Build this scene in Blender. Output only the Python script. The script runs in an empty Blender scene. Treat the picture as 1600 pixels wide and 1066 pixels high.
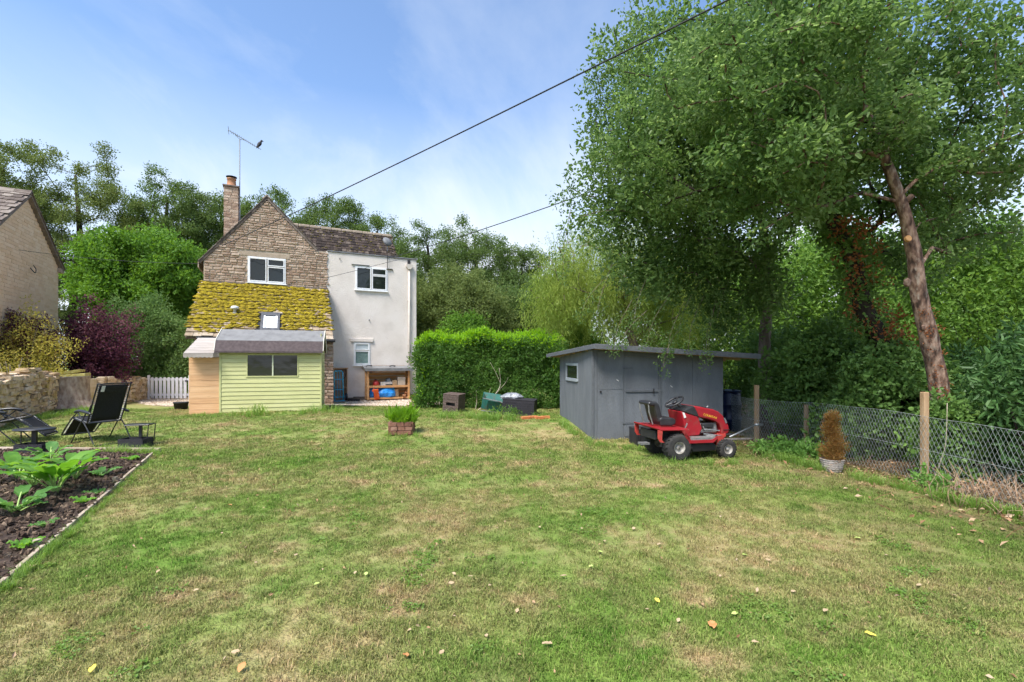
import bpy, bmesh, math, random
import numpy as np
from mathutils import Vector, Matrix, Euler, noise

scene = bpy.context.scene
COL = scene.collection
PI = math.pi
R = math.radians

# ------------------------------------------------------------------ camera
CAM_H, FPX, CX, HOR = 1.6, 740.0, 800.0, 565.0
cam_data = bpy.data.cameras.new('camera')
cam_data.sensor_width = 36.0
cam_data.lens = FPX / 1600.0 * 36.0
cam_data.shift_y = (HOR - 533.0) / 1600.0
cam_data.clip_end = 2000.0
cam = bpy.data.objects.new('camera', cam_data)
COL.objects.link(cam)
cam.location = (0, 0, CAM_H)
cam.rotation_euler = (PI / 2, 0, 0)
scene.camera = cam

# ------------------------------------------------------------------ light
SUN_DIR = Vector((-0.30, -0.46, 0.83)).normalized()     # towards the sun
SUN_EL = math.asin(SUN_DIR.z)
SUN_AZ = math.atan2(SUN_DIR.x, SUN_DIR.y)
sun_data = bpy.data.lights.new('sun', 'SUN')
sun_data.energy = 2.8
sun_data.angle = R(22)
sun_data.color = (1.0, 0.95, 0.88)
sun = bpy.data.objects.new('sun', sun_data)
COL.objects.link(sun)
sun.rotation_euler = (-SUN_DIR).to_track_quat('-Z', 'Y').to_euler()
sun.location = (0, 0, 30)

world = bpy.data.worlds.new('World')
scene.world = world
world.use_nodes = True
wn, wl = world.node_tree.nodes, world.node_tree.links
wn.clear()
w_out = wn.new('ShaderNodeOutputWorld')
w_bg = wn.new('ShaderNodeBackground')
w_bg.inputs['Strength'].default_value = 0.15
w_sky = wn.new('ShaderNodeTexSky')
w_sky.sky_type = 'NISHITA'
w_sky.sun_disc = False
w_sky.sun_elevation = SUN_EL
w_sky.sun_rotation = SUN_AZ
w_sky.air_density = 1.0
w_sky.dust_density = 0.6
w_sky.ozone_density = 3.0
w_tc = wn.new('ShaderNodeTexCoord')
# soft wisps of high cloud, denser low down, over the whole sky
w_sep = wn.new('ShaderNodeSeparateXYZ')
wl.new(w_tc.outputs['Generated'], w_sep.inputs[0])
w_den = wn.new('ShaderNodeMath'); w_den.operation = 'ADD'; w_den.inputs[1].default_value = 0.22
wl.new(w_sep.outputs['Z'], w_den.inputs[0])
w_mx = wn.new('ShaderNodeMath'); w_mx.operation = 'MAXIMUM'; w_mx.inputs[1].default_value = 0.12
wl.new(w_den.outputs[0], w_mx.inputs[0])
w_dv = wn.new('ShaderNodeVectorMath'); w_dv.operation = 'DIVIDE'
wl.new(w_tc.outputs['Generated'], w_dv.inputs[0])
w_cmb = wn.new('ShaderNodeCombineXYZ')
for k in range(3):
    wl.new(w_mx.outputs[0], w_cmb.inputs[k])
wl.new(w_cmb.outputs[0], w_dv.inputs[1])
w_map = wn.new('ShaderNodeMapping')
w_map.inputs['Rotation'].default_value = (0, 0, R(52))
w_map.inputs['Location'].default_value = (0.9, 0.4, 0)
w_map.inputs['Scale'].default_value = (1.0, 0.5, 1.0)
wl.new(w_dv.outputs[0], w_map.inputs['Vector'])
w_n = wn.new('ShaderNodeTexNoise')
w_n.inputs['Scale'].default_value = 1.5
w_n.inputs['Detail'].default_value = 7
w_n.inputs['Roughness'].default_value = 0.58
w_n.inputs['Distortion'].default_value = 0.5
wl.new(w_map.outputs[0], w_n.inputs['Vector'])
w_r = wn.new('ShaderNodeMapRange')
w_r.inputs['From Min'].default_value = 0.50
w_r.inputs['From Max'].default_value = 0.78
w_r.inputs['To Max'].default_value = 0.38
wl.new(w_n.outputs['Fac'], w_r.inputs['Value'])
w_h = wn.new('ShaderNodeMapRange')          # thicker veil towards the horizon
w_h.inputs['From Min'].default_value = 0.48
w_h.inputs['From Max'].default_value = 0.10
w_h.inputs['To Min'].default_value = 0.0
w_h.inputs['To Max'].default_value = 1.15
wl.new(w_sep.outputs['Z'], w_h.inputs['Value'])
w_nv = wn.new('ShaderNodeMath'); w_nv.operation = 'MULTIPLY_ADD'
wl.new(w_n.outputs['Fac'], w_nv.inputs[0]); w_nv.inputs[1].default_value = 1.6; w_nv.inputs[2].default_value = 0.05
w_hv = wn.new('ShaderNodeMath'); w_hv.operation = 'MULTIPLY'
wl.new(w_h.outputs[0], w_hv.inputs[0]); wl.new(w_nv.outputs[0], w_hv.inputs[1])
w_mix1 = wn.new('ShaderNodeMath'); w_mix1.operation = 'ADD'; w_mix1.use_clamp = True
wl.new(w_r.outputs[0], w_mix1.inputs[0]); wl.new(w_hv.outputs[0], w_mix1.inputs[1])
w_col = wn.new('ShaderNodeMix'); w_col.data_type = 'RGBA'
wl.new(w_mix1.outputs[0], w_col.inputs['Factor'])
w_hs = wn.new('ShaderNodeHueSaturation'); w_hs.inputs['Saturation'].default_value = 1.02; w_hs.inputs['Value'].default_value = 0.75
wl.new(w_sky.outputs[0], w_hs.inputs['Color'])
wl.new(w_hs.outputs[0], w_col.inputs['A'])
w_col.inputs['B'].default_value = (2.6, 2.8, 3.05, 1)
wl.new(w_col.outputs['Result'], w_bg.inputs['Color'])
wl.new(w_bg.outputs[0], w_out.inputs['Surface'])

vs = scene.view_settings
vs.view_transform = 'Standard'
vs.look = 'None'
vs.exposure = 1.4
vs.gamma = 1.0
vs.use_curve_mapping = False
scene.cycles.max_bounces = 7
scene.cycles.diffuse_bounces = 5
scene.cycles.transmission_bounces = 4
scene.cycles.use_denoising = True
scene.cycles.use_adaptive_sampling = True
scene.cycles.adaptive_threshold = 0.03

# ------------------------------------------------------------------ layout helpers
def smooth(a, b, x):
    t = min(1.0, max(0.0, (x - a) / (b - a)))
    return t * t * (3 - 2 * t)

def ground_z(x, y):
    """Height of the garden ground: a gentle rise towards the cottage, slightly uneven."""
    z = 0.20 * smooth(8.0, 12.0, y) * (1 - 0.8 * smooth(14.5, 17.5, y))
    z *= 1 - smooth(2.0, 4.5, x)
    z += 0.02 * noise.noise((x * 0.35, y * 0.35, 2.0)) * smooth(26, 20, y)
    return z

def at(u, v, D):
    """Point seen at photo position (u, v), D metres in front of the camera."""
    return Vector(((u - CX) / FPX * D, D, CAM_H + (HOR - v) / FPX * D))

def on_ground(u, v):
    D = 8.0
    for _ in range(12):
        x = (u - CX) / FPX * D
        D = (CAM_H - ground_z(x, D)) * FPX / (v - HOR)
    x = (u - CX) / FPX * D
    return Vector((x, D, ground_z(x, D)))

# ------------------------------------------------------------------ object helpers
def mat_of(loc, rz):
    return Matrix.Translation(Vector(loc)) @ Matrix.Rotation(rz, 4, 'Z')

def tag(o, label=None, cat=None, group=None, kind=None):
    if label: o['label'] = label
    if cat: o['category'] = cat
    if group: o['group'] = group
    if kind: o['kind'] = kind
    return o

def thing(name, label, cat, loc=(0, 0, 0), rz=0.0, group=None):
    o = bpy.data.objects.new(name, None)
    o.empty_display_size = 0.2
    COL.objects.link(o)
    o.location = loc
    o.rotation_euler = (0, 0, rz)
    return tag(o, label, cat, group)

def link(name, me, mat, parent=None, world=False, kind=None):
    o = bpy.data.objects.new(name, me)
    if mat is not None and len(me.materials) == 0:
        me.materials.append(mat)
    COL.objects.link(o)
    if parent is not None:
        o.parent = parent
        if world:
            p, m = parent, Matrix.Identity(4)
            while p is not None:
                m = Matrix.Translation(p.location) @ p.rotation_euler.to_matrix().to_4x4() @ m
                p = p.parent
            o.matrix_parent_inverse = m.inverted()
    if kind: o['kind'] = kind
    return o

class MB:
    """Collects shapes and links them as one mesh object."""
    def __init__(self):
        self.v, self.f = [], []
    def add(self, vs_, fs):
        n = len(self.v)
        self.v += [tuple(p) for p in vs_]
        self.f += [tuple(i + n for i in f) for f in fs]
        return self
    def bx(self, x0, x1, y0, y1, z0, z1, jit=0.0, rng=random):
        p = [(x, y, z) for z in (z0, z1) for (x, y) in ((x0, y0), (x1, y0), (x1, y1), (x0, y1))]
        if jit:
            p = [tuple(c + rng.uniform(-jit, jit) for c in q) for q in p]
        return self.add(p, [(3, 2, 1, 0), (4, 5, 6, 7), (0, 1, 5, 4), (1, 2, 6, 5), (2, 3, 7, 6), (3, 0, 4, 7)])
    def obx(self, M, sx, sy, sz, jit=0.0, rng=random):
        """Box of size s centred at M's origin, turned by M."""
        p = []
        for z in (-.5, .5):
            for (x, y) in ((-.5, -.5), (.5, -.5), (.5, .5), (-.5, .5)):
                q = Vector((x * sx, y * sy, z * sz))
                if jit: q += Vector([rng.uniform(-jit, jit) for _ in range(3)])
                p.append(M @ q)
        return self.add(p, [(3, 2, 1, 0), (4, 5, 6, 7), (0, 1, 5, 4), (1, 2, 6, 5), (2, 3, 7, 6), (3, 0, 4, 7)])
    def bar(self, a, b, w, h, up=(0, 0, 1)):
        a, b = Vector(a), Vector(b)
        d = (b - a); L = d.length; d.normalize()
        up = Vector(up)
        if abs(d.dot(up)) > .98: up = Vector((0, 1, 0))
        s = d.cross(up).normalized(); t = s.cross(d)
        M = Matrix((s, d, t)).transposed().to_4x4(); M.translation = (a + b) / 2
        return self.obx(M, w, L, h)
    def tube(self, pts, r, n=6, cap=True, closed=False):
        pts = [Vector(p) for p in pts]
        m = len(pts)
        rs = r if isinstance(r, (list, tuple)) else [r] * m
        base = len(self.v)
        prev = None
        for i, p in enumerate(pts):
            if closed:
                d = pts[(i + 1) % m] - pts[i - 1]
            else:
                d = pts[min(i + 1, m - 1)] - pts[max(i - 1, 0)]
            if d.length < 1e-9: d = Vector((0, 0, 1))
            d.normalize()
            if prev is None:
                a = Vector((0, 0, 1)) if abs(d.z) < .9 else Vector((1, 0, 0))
                s = d.cross(a).normalized()
            else:
                s = (prev - d * prev.dot(d))
                s = s.normalized() if s.length > 1e-6 else d.orthogonal().normalized()
            prev = s
            t = d.cross(s)
            for k in range(n):
                an = 2 * PI * k / n
                self.v.append(tuple(p + (s * math.cos(an) + t * math.sin(an)) * rs[i]))
        for i in range(m if closed else m - 1):
            i2 = (i + 1) % m
            for k in range(n):
                k2 = (k + 1) % n
                self.f.append((base + i * n + k, base + i * n + k2, base + i2 * n + k2, base + i2 * n + k))
        if cap and not closed:
            self.f.append(tuple(base + k for k in reversed(range(n))))
            self.f.append(tuple(base + (m - 1) * n + k for k in range(n)))
        return self
    def lathe(self, prof, n=16, M=None, cap=True):
        M = M or Matrix.Identity(4)
        base = len(self.v)
        for (r, z) in prof:
            for k in range(n):
                a = 2 * PI * k / n
                self.v.append(tuple(M @ Vector((r * math.cos(a), r * math.sin(a), z))))
        for i in range(len(prof) - 1):
            for k in range(n):
                k2 = (k + 1) % n
                self.f.append((base + i * n + k, base + i * n + k2, base + (i + 1) * n + k2, base + (i + 1) * n + k))
        if cap:
            self.f.append(tuple(base + k for k in reversed(range(n))))
            self.f.append(tuple(base + (len(prof) - 1) * n + k for k in range(n)))
        return self
    def prism(self, poly, y0, y1):
        """Polygon in the x-z plane given to a thickness from y0 to y1."""
        n = len(poly)
        p = [(x, y0, z) for x, z in poly] + [(x, y1, z) for x, z in poly]
        f = [tuple(range(n)), tuple(reversed(range(n, 2 * n)))]
        f += [(i, i + n, (i + 1) % n + n, (i + 1) % n) for i in range(n)]
        return self.add(p, f)
    def slab(self, quad, th):
        """Four corners and a thickness along the downward normal."""
        q = [Vector(p) for p in quad]
        nrm = (q[1] - q[0]).cross(q[3] - q[0]).normalized()
        if nrm.z < 0: nrm = -nrm
        b = [p - nrm * th for p in q]
        return self.add(q + b, [(0, 1, 2, 3), (7, 6, 5, 4), (0, 4, 5, 1), (1, 5, 6, 2), (2, 6, 7, 3), (3, 7, 4, 0)])
    def blob(self, c, rx, ry, rz, n=6, m=4, jit=0.0, rng=random, low=-1.0):
        """Lumpy rounded mound."""
        base = len(self.v)
        c = Vector(c)
        rows = []
        for i in range(m + 1):
            t = low + (1 - low) * i / m
            t = max(-1, min(1, t))
            rr = math.sqrt(max(0.0, 1 - t * t))
            if i == m: rr = 0.12
            row = []
            for k in range(n):
                a = 2 * PI * (k + .5 * (i % 2)) / n
                j = 1 + rng.uniform(-jit, jit)
                row.append(len(self.v))
                self.v.append((c.x + rx * rr * j * math.cos(a), c.y + ry * rr * j * math.sin(a), c.z + rz * t * (1 + rng.uniform(-jit, jit) * .5)))
            rows.append(row)
        for i in range(m):
            for k in range(n):
                self.f.append((rows[i][k], rows[i][(k + 1) % n], rows[i + 1][(k + 1) % n], rows[i + 1][k]))
        self.f.append(tuple(rows[-1]))
        return self
    def mesh(self, name, smooth_=False):
        me = bpy.data.meshes.new(name)
        me.from_pydata(self.v, [], self.f)
        if smooth_:
            me.polygons.foreach_set('use_smooth', [True] * len(me.polygons))
        me.update()
        return me
    def build(self, name, mat, parent=None, smooth_=False, bevel=0.0, world=False, kind=None, seg=2):
        o = link(name, self.mesh(name, smooth_), mat, parent, world, kind)
        if bevel:
            b = o.modifiers.new('bevel', 'BEVEL')
            b.width = bevel; b.segments = seg; b.limit_method = 'ANGLE'; b.angle_limit = R(40)
        return o

# ------------------------------------------------------------------ materials
def _rand(nt):
    """0..1, different for each object, instance and loose piece."""
    n, l = nt.nodes, nt.links
    oi = n.new('ShaderNodeObjectInfo'); ge = n.new('ShaderNodeNewGeometry')
    a = n.new('ShaderNodeMath'); a.operation = 'MULTIPLY_ADD'
    l.new(ge.outputs['Random Per Island'], a.inputs[0]); a.inputs[1].default_value = 7.31
    l.new(oi.outputs['Random'], a.inputs[2])
    b = n.new('ShaderNodeMath'); b.operation = 'FRACT'
    l.new(a.outputs[0], b.inputs[0])
    return b.outputs[0], ge

def ramp(nt, fac, cols, pos=None):
    r = nt.nodes.new('ShaderNodeValToRGB')
    e = r.color_ramp.elements
    while len(e) < len(cols): e.new(0.5)
    for i, c in enumerate(cols):
        e[i].position = pos[i] if pos else i / max(1, len(cols) - 1)
        e[i].color = (*c, 1)
    nt.links.new(fac, r.inputs[0])
    return r.outputs[0]

def mat(name, cols, rough=.8, scale=4.0, bump=0.0, bscale=40.0, metal=0.0, rnd=0.0, spec=.3, detail=5, stretch=None, dirt=None, lo=.3, hi=.7, coat=0.0):
    """Plain procedural surface: noise between colours, optional per-piece variation, relief and dirt."""
    m = bpy.data.materials.new(name); m.use_nodes = True
    nt = m.node_tree; n, l = nt.nodes, nt.links
    bs = n['Principled BSDF']
    if isinstance(cols[0], (int, float)): cols = [cols, tuple(c * .8 for c in cols)]
    rv, ge = _rand(nt)
    vec = ge.outputs['Position']
    if stretch:
        mp = n.new('ShaderNodeMapping'); mp.inputs['Scale'].default_value = stretch[:3]
        if len(stretch) > 3: mp.inputs['Rotation'].default_value = (0, 0, stretch[3])
        if len(stretch) > 3:
            mp2 = n.new('ShaderNodeMapping'); mp2.inputs['Rotation'].default_value = (0, 0, -stretch[3])
            l.new(vec, mp2.inputs[0]); l.new(mp2.outputs[0], mp.inputs[0]); mp.inputs['Rotation'].default_value = (0, 0, 0)
        else:
            l.new(vec, mp.inputs[0])
        vec = mp.outputs[0]
    off = n.new('ShaderNodeVectorMath'); off.operation = 'ADD'
    l.new(vec, off.inputs[0])
    sc = n.new('ShaderNodeMath'); sc.operation = 'MULTIPLY'; sc.inputs[1].default_value = 13.0 if rnd else 0.0
    l.new(rv, sc.inputs[0]); l.new(sc.outputs[0], off.inputs[1])
    nz = n.new('ShaderNodeTexNoise'); nz.inputs['Scale'].default_value = scale; nz.inputs['Detail'].default_value = detail
    l.new(off.outputs[0], nz.inputs['Vector'])
    mr = n.new('ShaderNodeMapRange'); mr.inputs['From Min'].default_value = lo; mr.inputs['From Max'].default_value = hi
    l.new(nz.outputs['Fac'], mr.inputs['Value'])
    mx = n.new('ShaderNodeMix'); mx.inputs['Factor'].default_value = rnd
    l.new(mr.outputs[0], mx.inputs['A']); l.new(rv, mx.inputs['B'])
    col = ramp(nt, mx.outputs['Result'], cols)
    if dirt:
        dn = n.new('ShaderNodeTexNoise'); dn.inputs['Scale'].default_value = dirt[1]; dn.inputs['Detail'].default_value = 6
        l.new(vec, dn.inputs['Vector'])
        dr = n.new('ShaderNodeMapRange'); dr.inputs['From Min'].default_value = dirt[2]; dr.inputs['From Max'].default_value = dirt[2] + .18
        dr.inputs['To Max'].default_value = dirt[3] if len(dirt) > 3 else .8
        l.new(dn.outputs['Fac'], dr.inputs['Value'])
        dm = n.new('ShaderNodeMix'); dm.data_type = 'RGBA'
        l.new(dr.outputs[0], dm.inputs['Factor']); l.new(col, dm.inputs['A']); dm.inputs['B'].default_value = (*dirt[0], 1)
        col = dm.outputs['Result']
    l.new(col, bs.inputs['Base Color'])
    bs.inputs['Roughness'].default_value = rough
    bs.inputs['Metallic'].default_value = metal
    bs.inputs['Specular IOR Level'].default_value = spec
    if coat: bs.inputs['Coat Weight'].default_value = coat
    if bump:
        bn = n.new('ShaderNodeTexNoise'); bn.inputs['Scale'].default_value = bscale; bn.inputs['Detail'].default_value = 6
        l.new(off.outputs[0], bn.inputs['Vector'])
        bp = n.new('ShaderNodeBump'); bp.inputs['Strength'].default_value = min(1.0, bump); bp.inputs['Distance'].default_value = 0.02
        l.new(bn.outputs['Fac'], bp.inputs['Height']); l.new(bp.outputs[0], bs.inputs['Normal'])
    return m

def leafmat(name, cols, trans=.35, tcol=None, rough=.5, scale=.8, spec=.35):
    m = bpy.data.materials.new(name); m.use_nodes = True
    nt = m.node_tree; n, l = nt.nodes, nt.links
    bs = n['Principled BSDF']; out = n['Material Output']
    rv, ge = _rand(nt)
    nz = n.new('ShaderNodeTexNoise'); nz.inputs['Scale'].default_value = scale; nz.inputs['Detail'].default_value = 3
    l.new(ge.outputs['Position'], nz.inputs['Vector'])
    mr = n.new('ShaderNodeMapRange'); mr.inputs['From Min'].default_value = .3; mr.inputs['From Max'].default_value = .7
    l.new(nz.outputs['Fac'], mr.inputs['Value'])
    mx = n.new('ShaderNodeMix'); mx.inputs['Factor'].default_value = .55
    l.new(mr.outputs[0], mx.inputs['A']); l.new(rv, mx.inputs['B'])
    col = ramp(nt, mx.outputs['Result'], cols)
    l.new(col, bs.inputs['Base Color'])
    bs.inputs['Roughness'].default_value = rough
    bs.inputs['Specular IOR Level'].default_value = spec
    tr = n.new('ShaderNodeBsdfTranslucent')
    if tcol:
        tr.inputs[0].default_value = (*tcol, 1)
    else:
        hs = n.new('ShaderNodeHueSaturation'); hs.inputs['Value'].default_value = 1.9; hs.inputs['Saturation'].default_value = 1.1
        hs.inputs['Hue'].default_value = .485
        l.new(col, hs.inputs['Color']); l.new(hs.outputs[0], tr.inputs[0])
    ms = n.new('ShaderNodeMixShader'); ms.inputs[0].default_value = trans
    l.new(bs.outputs[0], ms.inputs[1]); l.new(tr.outputs[0], ms.inputs[2])
    l.new(ms.outputs[0], out.inputs['Surface'])
    return m

def glass_mat(name, tint=(.012, .016, .016), rough=.04):
    m = bpy.data.materials.new(name); m.use_nodes = True
    bs = m.node_tree.nodes['Principled BSDF']
    bs.inputs['Base Color'].default_value = (*tint, 1)
    bs.inputs['Roughness'].default_value = rough
    bs.inputs['Specular IOR Level'].default_value = .6
    nt = m.node_tree
    nz = nt.nodes.new('ShaderNodeTexNoise'); nz.inputs['Scale'].default_value = 2.2
    ge = nt.nodes.new('ShaderNodeNewGeometry'); nt.links.new(ge.outputs['Position'], nz.inputs['Vector'])
    bp = nt.nodes.new('ShaderNodeBump'); bp.inputs['Strength'].default_value = .12; bp.inputs['Distance'].default_value = .05
    nt.links.new(nz.outputs['Fac'], bp.inputs['Height']); nt.links.new(bp.outputs[0], bs.inputs['Normal'])
    return m

# ------------------------------------------------------------------ scatter (one part or one stuff object)
_trees = {}
def proto_tree(key, meshes):
    """Geometry-node tree that puts one of the given meshes on each point."""
    if key in _trees: return _trees[key]
    c = bpy.data.collections.new('scatter_' + key)
    for i, me in enumerate(meshes):
        o = bpy.data.objects.new('%s_%02d' % (key, i), me)
        c.objects.link(o)
    t = bpy.data.node_groups.new('scatter_' + key, 'GeometryNodeTree')
    t.interface.new_socket('Geometry', in_out='INPUT', socket_type='NodeSocketGeometry')
    t.interface.new_socket('Geometry', in_out='OUTPUT', socket_type='NodeSocketGeometry')
    n, l = t.nodes, t.links
    gi, go = n.new('NodeGroupInput'), n.new('NodeGroupOutput')
    ci = n.new('GeometryNodeCollectionInfo')
    ci.inputs['Collection'].default_value = c
    ci.inputs['Separate Children'].default_value = True
    ci.inputs['Reset Children'].default_value = True
    ip = n.new('GeometryNodeInstanceOnPoints')
    ip.inputs['Pick Instance'].default_value = True
    def na(name, typ):
        a = n.new('GeometryNodeInputNamedAttribute'); a.data_type = typ
        a.inputs['Name'].default_value = name
        return a.outputs['Attribute']
    l.new(gi.outputs[0], ip.inputs['Points'])
    l.new(ci.outputs[0], ip.inputs['Instance'])
    l.new(na('pick', 'INT'), ip.inputs['Instance Index'])
    l.new(na('turn', 'FLOAT_VECTOR'), ip.inputs['Rotation'])
    l.new(na('size', 'FLOAT'), ip.inputs['Scale'])
    l.new(ip.outputs[0], go.inputs[0])
    _trees[key] = t
    return t

def scatter(name, key, meshes, pts, turn, size, mat_, parent=None, kind=None, world=True, seed=0):
    for me in meshes:
        if len(me.materials) == 0: me.materials.append(mat_)
    pts = np.asarray(pts, dtype=np.float32); N = len(pts)
    me = bpy.data.meshes.new(name)
    me.vertices.add(N)
    me.vertices.foreach_set('co', pts.ravel())
    a = me.attributes.new('turn', 'FLOAT_VECTOR', 'POINT'); a.data.foreach_set('vector', np.asarray(turn, dtype=np.float32).ravel())
    a = me.attributes.new('size', 'FLOAT', 'POINT'); a.data.foreach_set('value', np.asarray(size, dtype=np.float32).ravel())
    a = me.attributes.new('pick', 'INT', 'POINT')
    a.data.foreach_set('value', np.random.RandomState(seed).randint(0, len(meshes), N).astype(np.int32))
    me.update()
    o = link(name, me, mat_, parent, world and parent is not None, kind)
    md = o.modifiers.new('scatter', 'NODES')
    md.node_group = proto_tree(key, meshes)
    return o

def spray(name, rs, n, rad, L, W, flat=.4, fold=.25, stretch=(1, 1, 1), hang=0.0, upn=.5, round_=False):
    """A spray of n folded leaves inside a ball of radius rad."""
    d = rs.normal(size=(n, 3)); d /= np.linalg.norm(d, axis=1)[:, None]
    pos = d * (rs.uniform(0, 1, n) ** (1 / 2.2))[:, None] * rad * np.array(stretch)
    ax = d + rs.normal(size=(n, 3)) * .6
    ax[:, 2] = ax[:, 2] * (1 - flat) - hang
    ax /= np.linalg.norm(ax, axis=1)[:, None]
    nr = rs.normal(size=(n, 3)) * (1 - upn) + np.array([0, 0, 1.0]) * upn
    side = np.cross(ax, nr); side /= np.linalg.norm(side, axis=1)[:, None] + 1e-9
    nr = np.cross(side, ax)
    l = (L * rs.uniform(.65, 1.25, n))[:, None]; w = (W * rs.uniform(.7, 1.2, n))[:, None]
    base = pos; tip = pos + ax * l - nr * l * .12
    mid = pos + ax * l * .45
    a = mid + side * w * .5 + nr * w * fold; b = mid - side * w * .5 + nr * w * fold
    f = []
    if round_:
        lo = pos + ax * l * .22; up = pos + ax * l * .70 - nr * l * .04
        v = np.stack([base, lo + side * w * .42 + nr * w * fold * .8, up + side * w * .40 + nr * w * fold * .6, tip,
                      up - side * w * .40 + nr * w * fold * .6, lo - side * w * .42 + nr * w * fold * .8], 1).reshape(-1, 3)
        for i in range(n):
            k = i * 6
            f += [(k, k + 1, k + 2, k + 3), (k, k + 3, k + 4, k + 5)]
    else:
        v = np.stack([base, a, tip, b], 1).reshape(-1, 3)
        for i in range(n):
            k = i * 4
            f += [(k, k + 1, k + 2), (k, k + 2, k + 3)]
    me = bpy.data.meshes.new(name)
    me.from_pydata(v.tolist(), [], f); me.update()
    return me

def sprays(key, n, rad, L, W, count=4, seed=1, **kw):
    rs = np.random.RandomState(seed)
    return [spray('%s_%d' % (key, i), rs, n, rad, L, W, **kw) for i in range(count)]

# ================================================================== GROUND
def lawn_material(name, blades=False):
    """Mown summer lawn: green turf, straw-coloured dry patches, bare earth below the trees and along the fence."""
    m = bpy.data.materials.new(name); m.use_nodes = True
    nt = m.node_tree; n, l = nt.nodes, nt.links
    bs = n['Principled BSDF']; out = n['Material Output']
    rv, ge = _rand(nt)
    P = ge.outputs['Position']
    def nz(scale, det, lo, hi, w=0):
        mp = n.new('ShaderNodeMapping'); mp.inputs['Location'].default_value = (w, w * .7, 0); mp.inputs['Scale'].default_value = (1, 1, 0)
        l.new(P, mp.inputs[0])
        t = n.new('ShaderNodeTexNoise'); t.inputs['Scale'].default_value = scale; t.inputs['Detail'].default_value = det; t.inputs['Roughness'].default_value = .62
        l.new(mp.outputs[0], t.inputs['Vector'])
        r = n.new('ShaderNodeMapRange'); r.inputs['From Min'].default_value = lo; r.inputs['From Max'].default_value = hi
        l.new(t.outputs['Fac'], r.inputs['Value'])
        return r.outputs[0]
    def mixc(f, a, b):
        x = n.new('ShaderNodeMix'); x.data_type = 'RGBA'
        if isinstance(f, float): x.inputs['Factor'].default_value = f
        else: l.new(f, x.inputs['Factor'])
        for s, c in (('A', a), ('B', b)):
            if isinstance(c, tuple): x.inputs[s].default_value = (*c, 1)
            else: l.new(c, x.inputs[s])
        return x.outputs['Result']
    def math_(op, a, b=None):
        x = n.new('ShaderNodeMath'); x.operation = op; x.use_clamp = True
        for i, q in enumerate((a, b)):
            if q is None: continue
            if isinstance(q, (int, float)): x.inputs[i].default_value = q
            else: l.new(q, x.inputs[i])
        return x.outputs[0]
    green = ramp(nt, nz(2.3, 5, .3, .7), [GRASS_A, GRASS_B, GRASS_C])
    straw = ramp(nt, nz(7, 4, .3, .7, 5), [STRAW_A, STRAW_B])
    dry = math_('MULTIPLY', nz(.55, 6, .38, .62, 11), nz(3.1, 5, .22, .58, 3))
    dry = math_('ADD', math_('MULTIPLY', dry, .75), math_('MULTIPLY', nz(1.7, 6, .54, .74, 21), .75))
    if blades:
        lr = n.new('ShaderNodeMapRange'); lr.inputs['From Min'].default_value = .0; lr.inputs['From Max'].default_value = .22
        lr.inputs['To Min'].default_value = 1; lr.inputs['To Max'].default_value = 0
        l.new(rv, lr.inputs['Value'])
        dry = math_('ADD', math_('MULTIPLY', dry, .85), math_('MULTIPLY', lr.outputs[0], .55))
    col = mixc(dry, green, straw)
    # bare earth and litter below the trees: right of a wavering line
    sp = n.new('ShaderNodeSeparateXYZ'); l.new(P, sp.inputs[0])
    er = n.new('ShaderNodeMapRange'); er.inputs['From Min'].default_value = 2.6; er.inputs['From Max'].default_value = 5.2
    l.new(sp.outputs['X'], er.inputs['Value'])
    earth = math_('MULTIPLY', math_('ADD', er.outputs[0], 0.0), nz(2.0, 6, .30, .62, 31))
    er2 = n.new('ShaderNodeMapRange'); er2.inputs['From Min'].default_value = 4.9; er2.inputs['From Max'].default_value = 5.5
    l.new(sp.outputs['X'], er2.inputs['Value'])
    earth = math_('ADD', earth, er2.outputs[0])
    ecol = ramp(nt, nz(14, 5, .3, .7, 9), [(.060, .040, .024), (.13, .088, .05), (.19, .13, .075)])
    if blades:
        wv = n.new('ShaderNodeTexWhiteNoise'); wv.noise_dimensions = '1D'; l.new(rv, wv.inputs['W'])
        vr = n.new('ShaderNodeMapRange'); vr.inputs['To Min'].default_value = .55; vr.inputs['To Max'].default_value = 1.5
        l.new(wv.outputs['Value'], vr.inputs['Value'])
        hv = n.new('ShaderNodeHueSaturation'); l.new(vr.outputs[0], hv.inputs['Value']); l.new(col, hv.inputs['Color'])
        col = mixc(math_('MULTIPLY', earth, .35), hv.outputs[0], ecol)
    else:
        col = mixc(earth, col, ecol)
        col = mixc(math_('MULTIPLY', nz(45, 4, .45, .7, 2), .45), col, (.085, .062, .032))
    l.new(col, bs.inputs['Base Color'])
    bs.inputs['Roughness'].default_value = .75
    bs.inputs['Specular IOR Level'].default_value = .06
    if blades:
        tr = n.new('ShaderNodeBsdfTranslucent'); l.new(col, tr.inputs[0])
        ms = n.new('ShaderNodeMixShader'); ms.inputs[0].default_value = .3
        l.new(bs.outputs[0], ms.inputs[1]); l.new(tr.outputs[0], ms.inputs[2]); l.new(ms.outputs[0], out.inputs['Surface'])
    else:
        bn = n.new('ShaderNodeTexNoise'); bn.inputs['Scale'].default_value = 60; bn.inputs['Detail'].default_value = 6
        l.new(P, bn.inputs['Vector'])
        bp = n.new('ShaderNodeBump'); bp.inputs['Strength'].default_value = .8; bp.inputs['Distance'].default_value = .03
        l.new(bn.outputs['Fac'], bp.inputs['Height']); l.new(bp.outputs[0], bs.inputs['Normal'])
    return m

GRASS_A, GRASS_B, GRASS_C = (.088, .185, .026), (.145, .245, .042), (.220, .300, .068)
STRAW_A, STRAW_B = (.38, .255, .135), (.50, .375, .21)
M_lawn = lawn_material('lawn_ground')
M_blade = lawn_material('grass_blade', True)

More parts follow.
